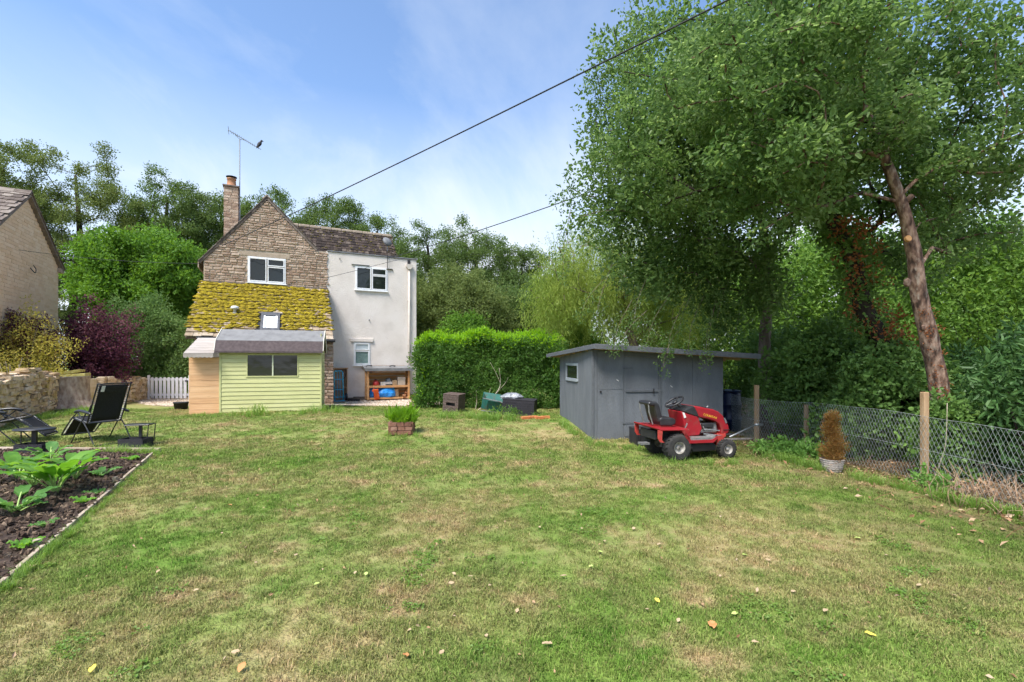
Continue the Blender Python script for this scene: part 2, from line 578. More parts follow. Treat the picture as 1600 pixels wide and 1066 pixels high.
BED = [(-6.25, 8.30), (-3.45, 3.05), (-3.05, 2.2), (-9.0, 2.0), (-13.0, 8.6)]      # vegetable bed outline (x, y)
def in_poly(x, y, poly):
    c = False
    j = len(poly) - 1
    for i in range(len(poly)):
        xi, yi = poly[i]; xj, yj = poly[j]
        if (yi > y) != (yj > y) and x < (xj - xi) * (y - yi) / (yj - yi) + xi: c = not c
        j = i
    return c

def axis(lo, hi, step, far):
    core = np.arange(lo, hi + 1e-6, step)
    out = np.array([2, 5, 10, 20, 40, 80, 160.0])
    out = out[out <= far]
    return np.concatenate([(lo - out)[::-1], core, hi + out])
xs, ys = axis(-18, 12, .5, 160), axis(-3, 26, .5, 160)
m = MB()
for y in ys:
    for x in xs:
        m.v.append((float(x), float(y), ground_z(x, y)))
nx = len(xs)
for j in range(len(ys) - 1):
    for i in range(nx - 1):
        k = j * nx + i
        m.f.append((k, k + 1, k + nx + 1, k + nx))
tag(m.build('lawn', M_lawn, None, True), 'mown lawn with green turf and dry straw-coloured patches', kind='structure')

def sheet(name, poly, mat_, lift, step=.25, edge=.12, seed=3, kind='structure', relief=0.0):
    """A ground sheet over a polygon (x, y), following the ground, a few mm above it."""
    x0, x1 = min(p[0] for p in poly), max(p[0] for p in poly)
    y0, y1 = min(p[1] for p in poly), max(p[1] for p in poly)
    nx_, ny_ = int((x1 - x0) / step) + 2, int((y1 - y0) / step) + 2
    mm = MB(); idx = {}
    def vid(i, j):
        if (i, j) not in idx:
            x, y = x0 + i * step, y0 + j * step
            idx[(i, j)] = len(mm.v)
            r_ = relief * noise.noise((x * 5, y * 5, seed)) + relief * .6 * noise.noise((x * 15, y * 15, seed))
            mm.v.append((x, y, ground_z(x, y) + lift + r_))
        return idx[(i, j)]
    for j in range(ny_ - 1):
        for i in range(nx_ - 1):
            cx, cy = x0 + (i + .5) * step, y0 + (j + .5) * step
            cx += edge * noise.noise((cx * 1.7, cy * 1.7, seed)); cy += edge * noise.noise((cx * 1.7, cy * 1.7, seed + 9))
            if in_poly(cx, cy, poly):
                mm.f.append((vid(i, j), vid(i + 1, j), vid(i + 1, j + 1), vid(i, j + 1)))
    o = mm.build(name, mat_, None, True)
    o['kind'] = kind
    return o

# ------------------------------------------------------------------ grass blades (uncountable)
def grass_tuft(name, rs, nb, h, spread_, w):
    v, f = [], []
    for i in range(nb):
        a, r = rs.uniform(0, 2 * PI), spread_ * math.sqrt(rs.uniform())
        bx, by = r * math.cos(a), r * math.sin(a)
        L = h * rs.uniform(.5, 1.3); le = rs.uniform(.2, 1.1) * L; a2 = rs.uniform(0, 2 * PI)
        dx, dy = math.cos(a2), math.sin(a2)
        sx, sy = -dy * w * .5, dx * w * .5
        k = len(v)
        v += [(bx + sx, by + sy, -.004), (bx - sx, by - sy, -.004),
              (bx + dx * le * .4 - sx * .8, by + dy * le * .4 - sy * .8, L * .65), (bx + dx * le * .4 + sx * .8, by + dy * le * .4 + sy * .8, L * .65),
              (bx + dx * le, by + dy * le, L * .8)]
        f += [(k, k + 1, k + 2, k + 3), (k + 3, k + 2, k + 4)]
    me = bpy.data.meshes.new(name); me.from_pydata(v, [], f); me.update()
    return me
rs = np.random.RandomState(5)
tufts = [grass_tuft('tuft_%d' % i, rs, 26, .026, .055, .0045) for i in range(5)]
far_tufts = [grass_tuft('far_tuft_%d' % i, rs, 26, .034, .11, .009) for i in range(4)]

GRAVEL_R = [(-6.6, 15.6), (-5.6, 15.15), (-3.4, 14.95), (-2.6, 15.6), (-2.4, 18.5), (-4.0, 20.5), (-7.5, 18.7)]
GRAVEL_L = [(-14.6, 18.4), (-10.9, 14.9), (-10.0, 15.2), (-10.6, 17.5), (-12.0, 24), (-16.0, 24)]
GR_SHED = [(1.55, 9.4), (4.3, 9.72), (3.95, 12.7), (1.2, 12.35)]

def lawn_points(y0, y1, dens, rs):
    area_n = int(dens * (y1 - y0) * 1.2 * (y0 + y1) + 50)
    y = np.sqrt(rs.uniform(y0 * y0, y1 * y1, area_n))
    x = rs.uniform(-1, 1, area_n) * (1.12 * y + .5)
    keep = []
    for i in range(area_n):
        X, Y = x[i], y[i]
        if X > 5.6 or (X < -9.6 and Y > 14) : continue
        if in_poly(X, Y, BED) or in_poly(X, Y, GRAVEL_R) or in_poly(X, Y, GRAVEL_L) or in_poly(X, Y, GR_SHED): continue
        if Y > 15.6 + .0 * X: continue
        e = smooth(2.8, 5.4, X)
        if e > 0 and rs.uniform() < e * (.55 + .9 * noise.noise((X * 1.3, Y * 1.3, 4))): continue
        if rs.uniform() < .5 * smooth(.05, .5, noise.noise((X * 1.1, Y * 1.1, 8.5))): continue
        keep.append((X, Y, ground_z(X, Y)))
    return np.array(keep)
def turns(n, rs, tilt=.15):
    t = np.zeros((n, 3)); t[:, 2] = rs.uniform(0, 2 * PI, n); t[:, :2] = rs.normal(0, tilt, (n, 2))
    return t
pn = np.vstack([lawn_points(1.9, 3.6, 900, rs), lawn_points(3.6, 6, 520, rs)])
o = scatter('grass', 'lawn_near', tufts, pn, turns(len(pn), rs), rs.uniform(.55, 1.15, len(pn)), M_blade, kind='stuff', seed=1)
tag(o, 'short mown grass blades of the near lawn', 'grass')
pf = np.vstack([lawn_points(6, 9.5, 230, rs), lawn_points(9.5, 15.6, 110, rs)])
o = scatter('grass', 'lawn_far', far_tufts, pf, turns(len(pf), rs), rs.uniform(.5, 1.1, len(pf)), M_blade, kind='stuff', seed=2)
tag(o, 'short mown grass blades of the lawn towards the cottage', 'grass')

# clover and plantain growing in the turf
M_clover = leafmat('clover_leaf', [(.09, .18, .028), (.14, .24, .04), (.21, .30, .07)], .35)
clov = sprays('clover', 14, .05, .022, .020, 3, 8, stretch=(1, 1, .25), flat=.8, upn=.85)
pc = lawn_points(1.9, 7.5, 260, rs)
pc = np.array([p for p in pc if noise.noise((p[0] * .9, p[1] * .9, 14)) + .9 * noise.noise((p[0] * 3.5, p[1] * 3.5, 2)) > .56])
pc[:, 2] += .018
o = scatter('clover', 'clover', clov, pc, turns(len(pc), rs), rs.uniform(.6, 1.2, len(pc)), M_clover, kind='stuff')
tag(o, 'clover and small weeds growing through the lawn', 'clover')

# ------------------------------------------------------------------ gravel, vegetable bed
M_gravel = mat('gravel', [(.30, .22, .15), (.48, .38, .29), (.60, .52, .43)], .9, 30, .8, 60)
M_pebble = mat('pebble', [(.28, .20, .13), (.50, .40, .31), (.66, .58, .49)], .85, 8, 0, rnd=.8)
peb = []
for i in range(4):
    q = MB().blob((0, 0, 0), .022, .016, .012, 6, 4, .25, random.Random(i)); peb.append(q.mesh('pebble_%d' % i, True))
def fill(poly, dens, rs, lift=0.0):
    x0, x1 = min(p[0] for p in poly), max(p[0] for p in poly); y0, y1 = min(p[1] for p in poly), max(p[1] for p in poly)
    N = int((x1 - x0) * (y1 - y0) * dens)
    pts = np.stack([rs.uniform(x0, x1, N), rs.uniform(y0, y1, N)], 1)
    return np.array([(x, y, ground_z(x, y) + lift) for x, y in pts if in_poly(x, y, poly)])
for poly, nm, lb in ((GRAVEL_R, 'gravel_area', 'gravel below the rendered wall'), (GRAVEL_L, 'gravel_path', 'gravel by the picket gate')):
    sheet(nm, poly, M_gravel, .006)
    p = fill(poly, 420, rs, .012)
    o = scatter('gravel', 'gravel', peb, p, rs.uniform(0, 6.28, (len(p), 3)), rs.uniform(.7, 1.6, len(p)), M_pebble, kind='stuff')
    tag(o, 'loose tan pebbles of the ' + lb, 'gravel')

M_soil = mat('soil', [(.020, .013, .009), (.048, .031, .022), (.095, .066, .046)], .95, 16, 1.0, 45)
sheet('vegetable_bed_soil', BED, M_soil, .03, step=.10, edge=.0, relief=.03)
clods = []
for i in range(5):
    q = MB().blob((0, 0, 0), .03, .024, .018, 6, 4, .4, random.Random(i + 9)); clods.append(q.mesh('clod_%d' % i))
for i in range(3):
    q = MB().bx(-.03, .03, -.008, .008, -.003, .003, .004, random.Random(i)); clods.append(q.mesh('chip_%d' % i))
M_clod = mat('soil_clod', [(.022, .014, .010), (.06, .038, .026), (.11, .075, .05), (.30, .22, .15)], .95, 9, .5, 60, rnd=.75)
VIS = [(-6.25, 8.30), (-3.45, 3.05), (-3.2, 2.5), (-5.0, 2.6), (-10.4, 8.5)]
p = fill(VIS, 420, rs, .04)
o = scatter('bed_mulch', 'clods', clods, p, rs.uniform(0, 6.28, (len(p), 3)), rs.uniform(.2, 1.15, len(p)) ** 1.3, M_clod, kind='stuff')
tag(o, 'dark soil clods and wood chips covering the vegetable bed', 'mulch')

# ================================================================== TREES
M_bark = mat('bark_grey', [(.075, .055, .042), (.15, .115, .09), (.22, .18, .145)], .95, 7, 1.0, 26, stretch=(1, 1, .35))
M_bark_red = mat('bark_apple', [(.045, .027, .020), (.15, .090, .064), (.30, .205, .15)], .95, 16, 1.0, 30, stretch=(1, 1, .4), lo=.36, hi=.64, dirt=((.34, .30, .24), 20, .55, .7))
M_bark_dark = mat('bark_dark', [(.022, .017, .013), (.055, .042, .032)], .95, 6, .8, 20)
M_bark_pale = mat('bark_pale', [(.30, .25, .18), (.44, .38, .30)], .9, 6, .5, 20)

def catmull(pts, sub=4):
    P = [Vector(p) for p in pts]; out = []
    for i in range(len(P) - 1):
        p0, p1, p2, p3 = P[max(i - 1, 0)], P[i], P[i + 1], P[min(i + 2, len(P) - 1)]
        for k in range(sub):
            t = k / sub
            out.append(.5 * ((2 * p1) + (-p0 + p2) * t + (2 * p0 - 5 * p1 + 4 * p2 - p3) * t * t + (-p0 + 3 * p1 - 3 * p2 + p3) * t ** 3))
    out.append(P[-1])
    return out

def grow_tree(name, label, trunk, ells, leaf, bark, ncl=60, crad=.55, nspr=1200, size=(.8, 1.3), seed=0, shell=.45,
              group=None, upright=False, droop=0.0, tip=.012, extra=None, mind=.5, cat='tree', nside=6, flatz=.75):
    """trunk: [(x, y, z, radius)...] from the foot up. ells: crown volumes (x, y, z, rx, ry, rz, weight)."""
    rg = random.Random(seed); rs_ = np.random.RandomState(seed)
    foot = trunk[0][:3]
    root = thing(name, label, cat, foot, 0, group)
    tp = catmull([t[:3] for t in trunk], 8)
    tr = catmull([(t[3], 0, 0) for t in trunk], 8)
    tr = [q.x for q in tr]
    pos = [Vector(p) for p in tp]; par = [-1] + list(range(len(tp) - 1)); depth = [0.0]
    for i in range(1, len(tp)): depth.append(depth[-1] + (pos[i] - pos[i - 1]).length)
    start = int(len(tp) * .45)
    wts = [e[6] if len(e) > 6 else e[3] * e[4] * e[5] for e in ells]
    cl = []
    tries = 0
    while len(cl) < ncl and tries < ncl * 60:
        tries += 1
        e = rg.choices(ells, wts)[0]
        d = Vector((rg.gauss(0, 1), rg.gauss(0, 1), rg.gauss(0, 1))).normalized()
        r_ = shell + (1 - shell) * rg.random() ** .6
        c = Vector((e[0] + d.x * e[3] * r_, e[1] + d.y * e[4] * r_, e[2] + d.z * e[5] * r_))
        if all((c - q).length > mind for q in cl): cl.append(c)
    ax = pos[start]
    cl.sort(key=lambda c: min((c - p).length for p in pos[start:]))
    ch = []
    for c in cl:
        best, bc = None, 1e9
        P_ = np.array([tuple(p) for p in pos[start:]])
        dd = np.linalg.norm(P_ - np.array(tuple(c)), axis=1) + .25 * np.array(depth[start:]) + np.maximum(0, P_[:, 2] - c.z) * .6
        k = int(np.argmin(dd)) + start
        a = pos[k]; L = (c - a).length
        n = max(2, min(5, int(L / .5)))
        ids = [k]
        pk = pos[par[k]] if par[k] >= 0 else a - Vector((0, 0, 1))
        dirp = (a - pk).normalized()
        mid = a + dirp * L * .22 + (c - a) * .4 + Vector((rg.gauss(0, .07), rg.gauss(0, .07), rg.gauss(.05, .06))) * L
        for i in range(1, n + 1):
            t = i / n
            q = a * (1 - t) ** 2 + mid * 2 * t * (1 - t) + c * t * t
            pos.append(q); par.append(ids[-1]); depth.append(depth[ids[-1]] + L / n); ids.append(len(pos) - 1)
        ch.append(ids)
    w = np.zeros(len(pos))
    kids = [0] * len(pos)
    for i, p in enumerate(par):
        if p >= 0: kids[p] += 1
    for i in range(len(pos) - 1, 0, -1):
        if kids[i] == 0: w[i] += tip ** 2.3
        w[par[i]] += w[i]
    rad = w ** (1 / 2.3)
    tb = MB().tube(tp, [max(x, .02) for x in tr], 20)
    ctr = [p for p in tp for _ in range(20)]
    for i_, p in enumerate(tb.v):
        c_ = ctr[i_]; q = Vector(p) - c_
        f_ = 1 + .13 * noise.noise(Vector((p[0] * 5 + seed, p[1] * 5, p[2] * 1.6))) + .09 * noise.noise(Vector((p[0] * 17, p[1] * 17, p[2] * 7)))
        tb.v[i_] = tuple(c_ + q * f_)
    tb.build('trunk', bark, root, True, world=True)
    mb = MB()
    for ids in ch:
        rr = [min(rad[ids[1]], tr[min(ids[0], len(tr) - 1)] * .8 if ids[0] < len(tp) else rad[ids[1]])] + [rad[i] for i in ids[1:]]
        mb.tube([pos[i] for i in ids], [max(x, .004) for x in rr], nside if rr[0] > .02 else 4, cap=False)
    mb.build('branches', bark, root, True, world=True, kind='stuff')
    # leaves: sprays gathered round the branch ends and along the outer branches
    nodes = []
    for ids in ch: nodes += [(pos[ids[-1]], 1.0)] * 5 + [(pos[i], .55) for i in ids[-2:-1]] * 2
    pick = rs_.randint(0, len(nodes), nspr)
    pts = np.array([tuple(nodes[i][0]) for i in pick]); sp = np.array([nodes[i][1] for i in pick])
    off = rs_.normal(0, 1, (nspr, 3)); off /= np.linalg.norm(off, axis=1)[:, None]
    off *= (rs_.uniform(0, 1, nspr) ** .45 * crad * sp)[:, None]
    off[:, 2] *= flatz
    if droop: off[:, 2] -= rs_.uniform(0, droop, nspr)
    pts = pts + off
    tn = rs_.uniform(0, 2 * PI, (nspr, 3))
    if upright: tn[:, :2] = rs_.normal(0, .25, (nspr, 2))
    key, meshes, lm = leaf
    scatter('crown', key, meshes, pts, tn, rs_.uniform(size[0], size[1], nspr), lm, root, world=True, seed=seed, kind='stuff')
    return root, pos, pts

def bush(name, label, c, rad, leaf, nspr, size=(.8, 1.2), seed=0, stems=6, bark=None, group=None, lump=.25, lumps=2.0, upright=False, base=None, cat='shrub', fillin=.55, stem_r=.012):
    """Rounded shrub: sprays through a lumpy volume, denser near its skin, on a few stems."""
    rs_ = np.random.RandomState(seed); rg = random.Random(seed)
    c = Vector(c)
    gz = base if base is not None else ground_z(c.x, c.y)
    root = thing(name, label, cat, (c.x, c.y, gz), 0, group)
    d = rs_.normal(size=(nspr, 3)); d /= np.linalg.norm(d, axis=1)[:, None]
    rr = fillin + (1 - fillin) * rs_.uniform(0, 1, nspr) ** .5
    lf = np.array([1 + lump * noise.noise((q[0] * lumps + seed, q[1] * lumps, q[2] * lumps)) * 1.8 for q in d])
    pts = np.array(tuple(c)) + d * (rr * lf)[:, None] * np.array(rad)
    pts = pts[pts[:, 2] > gz + .03]
    n = len(pts)
    tn = rs_.uniform(0, 2 * PI, (n, 3))
    if upright: tn[:, :2] = rs_.normal(0, .3, (n, 2))
    for i in range(stems):
        a = 2 * PI * i / stems + rg.uniform(-.4, .4)
        s = rg.uniform(.35, .85)
        e = c + Vector((math.cos(a) * rad[0] * s, math.sin(a) * rad[1] * s, rad[2] * rg.uniform(.1, .75)))
        b = Vector((c.x + math.cos(a) * .12 * rad[0], c.y + math.sin(a) * .12 * rad[1], gz - .03))
        md = b.lerp(e, .5) + Vector((rg.uniform(-.1, .1), rg.uniform(-.1, .1), .12)) * rad[2]
        MB().tube(catmull([b, md, e], 4), [stem_r * (1.6 - 1.2 * k / 8) for k in range(9)], 5).build('stem', bark or M_bark_dark, root, True, world=True)
    key, meshes, lm = leaf
    scatter('foliage', key, meshes, pts, tn, rs_.uniform(size[0], size[1], n), lm, root, world=True, seed=seed, kind='stuff')
    return root

# leaf kinds ---------------------------------------------------------------
def kind_(key, cols, n, rad, L, W, trans=.35, seed=1, count=4, rough=.5, scale=.8, spec=.14, tcol=None, **kw):
    return (key, sprays(key, n, rad, L, W, count, seed, **kw), leafmat('leaf_' + key, cols, trans, tcol, rough, scale, spec))
L_apple = kind_('apple', [(.048, .100, .026), (.088, .160, .045), (.145, .228, .076), (.24, .335, .140)], 16, .21, .070, .046, .5, 3, 5, rough=.38, round_=True, upn=.3)
L_mid = kind_('ash', [(.048, .100, .026), (.088, .158, .044), (.142, .222, .072), (.225, .31, .122)], 18, .27, .082, .050, .5, 5, 5, rough=.4, round_=True, upn=.3)
L_far = kind_('far', [(.062, .108, .028), (.105, .165, .046), (.16, .225, .075)], 18, .42, .17, .10, .36, 7, 4, rough=.6)
L_far2 = kind_('far_olive', [(.085, .122, .030), (.135, .18, .052), (.20, .245, .085)], 18, .42, .16, .10, .30, 9, 4, rough=.6)
L_maple = kind_('bright', [(.055, .13, .018), (.105, .215, .030), (.17, .30, .055)], 18, .34, .16, .12, .34, 11, 4)
L_shrub = kind_('shrub', [(.07, .14, .035), (.125, .215, .065), (.20, .29, .11)], 18, .22, .10, .055, .32, 13, 4)
L_purple = kind_('purple', [(.030, .012, .022), (.060, .020, .040), (.13, .042, .062), (.19, .09, .095)], 18, .22, .085, .065, .22, 15, 4, rough=.55)
L_gold = kind_('gold', [(.20, .20, .035), (.36, .33, .07), (.50, .40, .14)], 13, .20, .075, .045, .35, 17, 4)
L_hedge = kind_('hedge', [(.042, .105, .022), (.080, .168, .034), (.135, .240, .055)], 16, .13, .068, .038, .38, 19, 4, rough=.4)
L_hedge_top = kind_('hedge_top', [(.14, .28, .020), (.22, .40, .032), (.32, .50, .06)], 14, .13, .085, .034, .45, 21, 4, hang=-.9)
L_willow = kind_('willow', [(.14, .22, .04), (.24, .32, .07), (.35, .41, .11)], 26, .26, .13, .020, .40, 23, 4, stretch=(.5, .5, 2.0), hang=1.6)
L_laurel = kind_('laurel', [(.034, .085, .024), (.062, .135, .038), (.105, .19, .06)], 13, .22, .13, .050, .25, 25, 4, round_=True, rough=.45, spec=.2)
L_ivy = kind_('ivy', [(.065, .130, .030), (.11, .20, .048), (.165, .265, .075)], 16, .17, .075, .065, .25, 27, 4, round_=True, rough=.4)
L_brown = kind_('brown_leaf', [(.13, .045, .018), (.23, .085, .030), (.34, .15, .06)], 14, .13, .07, .05, .2, 29, 3, rough=.7)
L_under = kind_('backlit', [(.06, .13, .024), (.12, .22, .040), (.20, .31, .07)], 16, .24, .10, .06, .40, 31, 4)
L_conifer = kind_('conifer_brown', [(.16, .075, .022), (.24, .12, .035), (.22, .17, .05)], 26, .07, .055, .007, .15, 33, 3, hang=-.9)

# ---- far trees behind the cottage: (centre u, top v, half width px, distance, kind, crown height px)
FAR = [(5, 208, 100, 34, L_far2, 340, 'broad olive-green tree at the far left, behind the neighbouring roof'),
       (118, 200, 118, 36, L_far2, 340, 'tallest dark tree beyond the garden, right of the neighbouring roof'),
       (262, 262, 70, 38, L_far, 215, 'thin open tree showing sky between its limbs, left of the chimney'),
       (345, 292, 60, 40, L_far, 175, 'dark open tree directly behind the chimney'),
       (440, 290, 70, 40, L_far, 190, 'dark tree showing above the stone gable peak'),
       (520, 305, 65, 41, L_far, 170, 'dark tree behind the left end of the tiled ridge'),
       (590, 330, 60, 42, L_far, 170, 'dark tree behind the right end of the tiled ridge'),
       (668, 342, 62, 40, L_far, 190, 'dark tree just right of the rendered wall, in the tree line'),
       (742, 336, 62, 38, L_far, 210, 'round-topped tallest tree between the cottage and the big right-hand trees'),
       (815, 378, 58, 38, L_far, 190, 'tree at the right end of the distant tree line, behind the willow')]
for i, (u, v, hw, D, lf, hh, lab) in enumerate(FAR):
    top = at(u, v, D); hwm = hw / FPX * D; H = hh / FPX * D
    zc = top.z - H * .42
    rg = random.Random(100 + i)
    trunk = [(top.x + rg.uniform(-1, 1), D, -.3, .38), (top.x + rg.uniform(-.6, .6), D, zc * .35, .30), (top.x + rg.uniform(-.4, .4), D, zc * .75, .22), (top.x, D, zc + H * .2, .09)]
    ells = [(top.x, D, zc, hwm * 1.0, hwm * .8, H * .40, 3),
            (top.x - hwm * .45, D, zc - H * .15, hwm * .7, hwm * .6, H * .28, 1.2), (top.x + hwm * .45, D, zc - H * .12, hwm * .7, hwm * .6, H * .28, 1.2),
            (top.x, D, zc - H * .42, hwm * .9, hwm * .7, H * .22, .8)]
    grow_tree('woodland_tree', lab, trunk, ells, lf, M_bark_dark, ncl=130, crad=.62, nspr=3600 if i < 2 else 2600, size=(.6, 1.05), seed=200 + i, shell=.35,
              group='trees beyond the garden', tip=.02, mind=.75)
# low growth closing the far side of the garden below those crowns
for i, (u, v, D, rx, rz, lf, lab) in enumerate([
        (250, 500, 30, 5.0, 3.2, L_far, 'dark undergrowth behind the bright green tree'),
        (-30, 470, 29, 4.0, 5.0, L_far2, 'olive undergrowth behind the neighbouring house'),
        (420, 480, 33, 5.0, 3.6, L_far, 'dark undergrowth hidden behind the stone gable'),
        (700, 505, 33, 5.0, 3.4, L_far, 'dark undergrowth right of the rendered wall'),
        (830, 480, 30, 4.0, 4.0, L_far, 'dense dark bush below the end of the tree line'),
        (960, 470, 32, 5.0, 5.0, L_far, 'dark trees closing the view behind the willow'),
        (1120, 450, 30, 5.0, 6.0, L_far2, 'olive bushes behind the grey shed'),
        (1290, 450, 27, 5.0, 6.0, L_under, 'sunlit bushes glimpsed between the tree trunks'),
        (1480, 430, 24, 5.0, 5.0, L_under, 'bright bushes beyond the leaning trunk'),
        (1640, 420, 22, 4.0, 4.6, L_shrub, 'pale green bushes at the right edge below the open sky')]):
    c = at(u, v, D)
    bush('distant_bush', lab, (c.x, c.y, max(1.0, rz * .6)), (rx, 2.2, rz), lf, int(1300 + 150 * rz), (.7, 1.3) if lf in (L_far, L_far2) else (1.5, 2.4), 300 + i, 4, M_bark_dark, 'bushes closing the far side of the garden', lump=.3, base=0.0, stem_r=.05)

# ---- garden trees and shrubs
def gtree(u, v0, v1, D, hwpx, lf, lab, seed, name='garden_tree', bark=M_bark_dark, ncl=70, nspr=2000, size=(.8, 1.2), shell=.45, crad=.6, tr=.12, **kw):
    t, b = at(u, v0, D), at(u, v1, D)
    H = t.z - b.z; hw = hwpx / FPX * D; zc = (t.z + b.z) / 2
    trunk = [(t.x, D, -.1, tr), (t.x + .1, D, max(.3, zc - H * .3), tr * .8), (t.x, D, zc, tr * .5), (t.x - .05, D, zc + H * .25, tr * .25)]
    ells = [(t.x, D, zc, hw, hw * .8, H * .5)]
    return grow_tree(name, lab, trunk, ells, lf, bark, ncl=ncl, crad=crad, nspr=nspr, size=size, seed=seed, shell=shell, **kw)
gtree(228, 356, 520, 25, 92, L_maple, 'bright green bushy tree in front of the tall trees, left of the cottage', 401, nspr=3000, ncl=120, crad=.75, mind=.45)
gtree(712, 425, 575, 25, 86, L_far2, 'rounded olive-green tree behind the clipped hedge', 402, nspr=2600, ncl=120, crad=.8, size=(.55, .9))
gtree(815, 450, 575, 27, 52, L_far, 'dark green tree between the olive tree and the willow', 403, nspr=1300, ncl=60, crad=.7, size=(.55, .9))
gtree(728, 492, 560, 20, 36, L_maple, 'small fresh green shrub peeping over the middle of the hedge', 404, nspr=450, ncl=24, crad=.4, size=(.5, .8), tr=.05)
gtree(892, 518, 575, 17.5, 50, L_maple, 'light green shrub peeping over the right end of the hedge', 405, nspr=420, ncl=30, crad=.35, size=(.4, .7), tr=.05)

# willow: hanging yellow-green curtains
wb = at(990, 560, 16)
rw = random.Random(6)
wells = [(at(960, 400, 16).x, 15.8, at(960, 405, 16).z, 2.3, 1.5, 1.6, 3), (at(870, 440, 16).x, 15.2, at(880, 445, 16).z, 1.1, 1.0, 1.2, 1.3), (at(1060, 440, 16).x, 16, at(1060, 430, 16).z, 1.6, 1.4, 1.6, 1.6)]
grow_tree('willow_tree', 'yellow-green weeping willow hanging behind the grey shed roof', [(wb.x, 16, 0, .2), (wb.x + .1, 16, 1.6, .16), (wb.x - .2, 16, 3.0, .11), (wb.x - .3, 16, 4.6, .05)],
          wells, L_willow, M_bark, ncl=120, crad=.6, nspr=2600, size=(.7, 1.2), seed=410, upright=True, droop=1.1, shell=.35, mind=.45)
wb = at(886, 540, 17)
grow_tree('birch_tree', 'slender pale-stemmed young tree in front of the willow', [(wb.x, 17, 0, .05), (wb.x - .05, 17, 1.6, .045), (wb.x - .15, 17, 2.6, .035), (wb.x - .3, 17, 3.5, .02)],
          [(wb.x - .1, 17, 3.5, .9, .7, .9)], L_willow, M_bark_pale, ncl=22, crad=.35, nspr=170, size=(.6, .9), seed=411, upright=True, droop=.5, tip=.008)

# left border shrubs
c = at(228, 540, 20.2); bush('green_shrub', 'large loose green shrub beside the picket gate', (c.x, 20.2, 2.1), (1.9, 1.0, 2.15), L_shrub, 1900, (.8, 1.3), 420, 8, M_bark, lump=.35)
c = at(135, 540, 17.0); bush('smoke_bush', 'dark purple-leaved bush behind the stump', (c.x - .15, 17.4, 1.95), (1.25, .7, 1.7), L_purple, 800, (.7, 1.2), 421, 8, M_bark_dark, lump=.6, lumps=1.9, fillin=.35)
c = at(25, 505, 15.6); bush('smoke_bush', 'purple-leaved bush at the far left edge, below the stone gable', (c.x - .3, 15.9, 2.3), (1.2, .6, .85), L_purple, 520, (.6, 1.0), 422, 6, M_bark_dark, lump=.45)
c = at(78, 540, 16.6); bush('yellow_shrub', 'thin yellow-leaved shrub in front of the purple bush', (c.x - .2, 15.6, 1.85), (1.7, .5, 1.35), L_gold, 820, (.7, 1.2), 423, 9, M_bark, lump=.5, fillin=.3)
c = at(15, 575, 14.6); bush('grey_shrub', 'pale wispy plant above the dry stone wall at the left edge', (c.x, 14.6, 1.4), (.5, .4, .55), L_gold, 60, (.5, .8), 424, 6, M_bark_pale, lump=.5, fillin=.3)

# ---- the big trees on the right
# leaning apple tree behind the fence
D = 6.7
tk = [(1472, 690, .125), (1466, 604, .115), (1453, 537, .108), (1437, 469, .102), (1428, 398, .088), (1411, 326, .076), (1383, 250, .064), (1352, 170, .055), (1330, 90, .04)]
tp = [(*at(u, v, D), r_) for u, v, r_ in tk]
tp[0] = (tp[0][0], tp[0][1], -.05, .15)
apple_ells = [(5.1, 7.2, 5.9, 2.2, 1.5, 1.5, 3), (3.7, 6.5, 5.5, 1.7, 1.4, 1.7, 2.4), (6.8, 7.2, 5.1, 1.4, 1.2, 1.7, 1.6), (4.8, 6.9, 6.6, 2.2, 1.5, .9, .7), (3.9, 6.9, 4.3, .9, .9, .9, .7), (6.9, 7.4, 3.9, .9, .7, .8, .5)]
apple, apos, apts = grow_tree('apple_tree', 'leaning apple tree with a bare reddish trunk behind the wire fence', tp, apple_ells, L_apple, M_bark_red, ncl=150, crad=.36, nspr=3400, size=(.5, 1.3), seed=501, shell=.3, mind=.48, tip=.011, flatz=.55)
rg = random.Random(4)
fm = MB()
for k in rg.sample(range(len(apts)), 260):
    p = apts[k]
    for j in range(rg.choice((1, 2, 2, 3))):
        fm.blob((p[0] + rg.uniform(-.06, .06), p[1] + rg.uniform(-.06, .06), p[2] - .05 + rg.uniform(-.05, .05)), .021, .021, .02, 7, 5)
M_fruit = mat('green_apple', [(.22, .34, .07), (.36, .46, .12)], .35, 20, spec=.5)
fm.build('fruit', M_fruit, apple, True, world=True, kind='stuff')
# pruning scar and knots on the trunk
for (u, v, rr, mt) in ((1419, 373, .045, mat('cut_wood', [(.48, .24, .09), (.60, .34, .15)], .7, 30)),):
    q = at(u, v, D - .115)
    MB().lathe([(rr, -.02), (rr, .012), (rr * .8, .02)], 12, Matrix.Translation(q) @ Matrix.Rotation(R(80), 4, 'X')).build('pruning_scar', mt, apple, world=True)
for (u, v, rr) in ((1417, 442, .055), (1443, 512, .04)):
    q = at(u, v, D - .05)
    MB().blob(q, rr * .8, rr * .9, rr * 1.2, 8, 6, .2, rg).build('knot', M_bark_red, apple, True, world=True)
q0, q1 = at(1413, 318, D), at(1426, 305, D - .05)
MB().tube([q0, q1], [.045, .035], 8).build('branch_stub', M_bark_red, apple, True, world=True)
for k in range(26):
    t = rg.random()
    q = at(1480 - 12 * t + rg.uniform(-3, 8), 690 - 200 * t, D - .08 + rg.uniform(0, .08))
L_b1 = (L_brown[0], L_brown[1], L_brown[2])
pb = np.array([tuple(at(1478 - 40 * ((690 - v) / 300) + rg.uniform(-10, 14), v, D - .12 + rg.uniform(0, .1))) for v in [rg.uniform(480, 640) for _ in range(34)]])
scatter('withered_ivy', L_brown[0], L_brown[1], pb, np.random.RandomState(2).uniform(0, 6.28, (len(pb), 3)), np.full(len(pb), .45), L_brown[2], apple, kind='stuff')

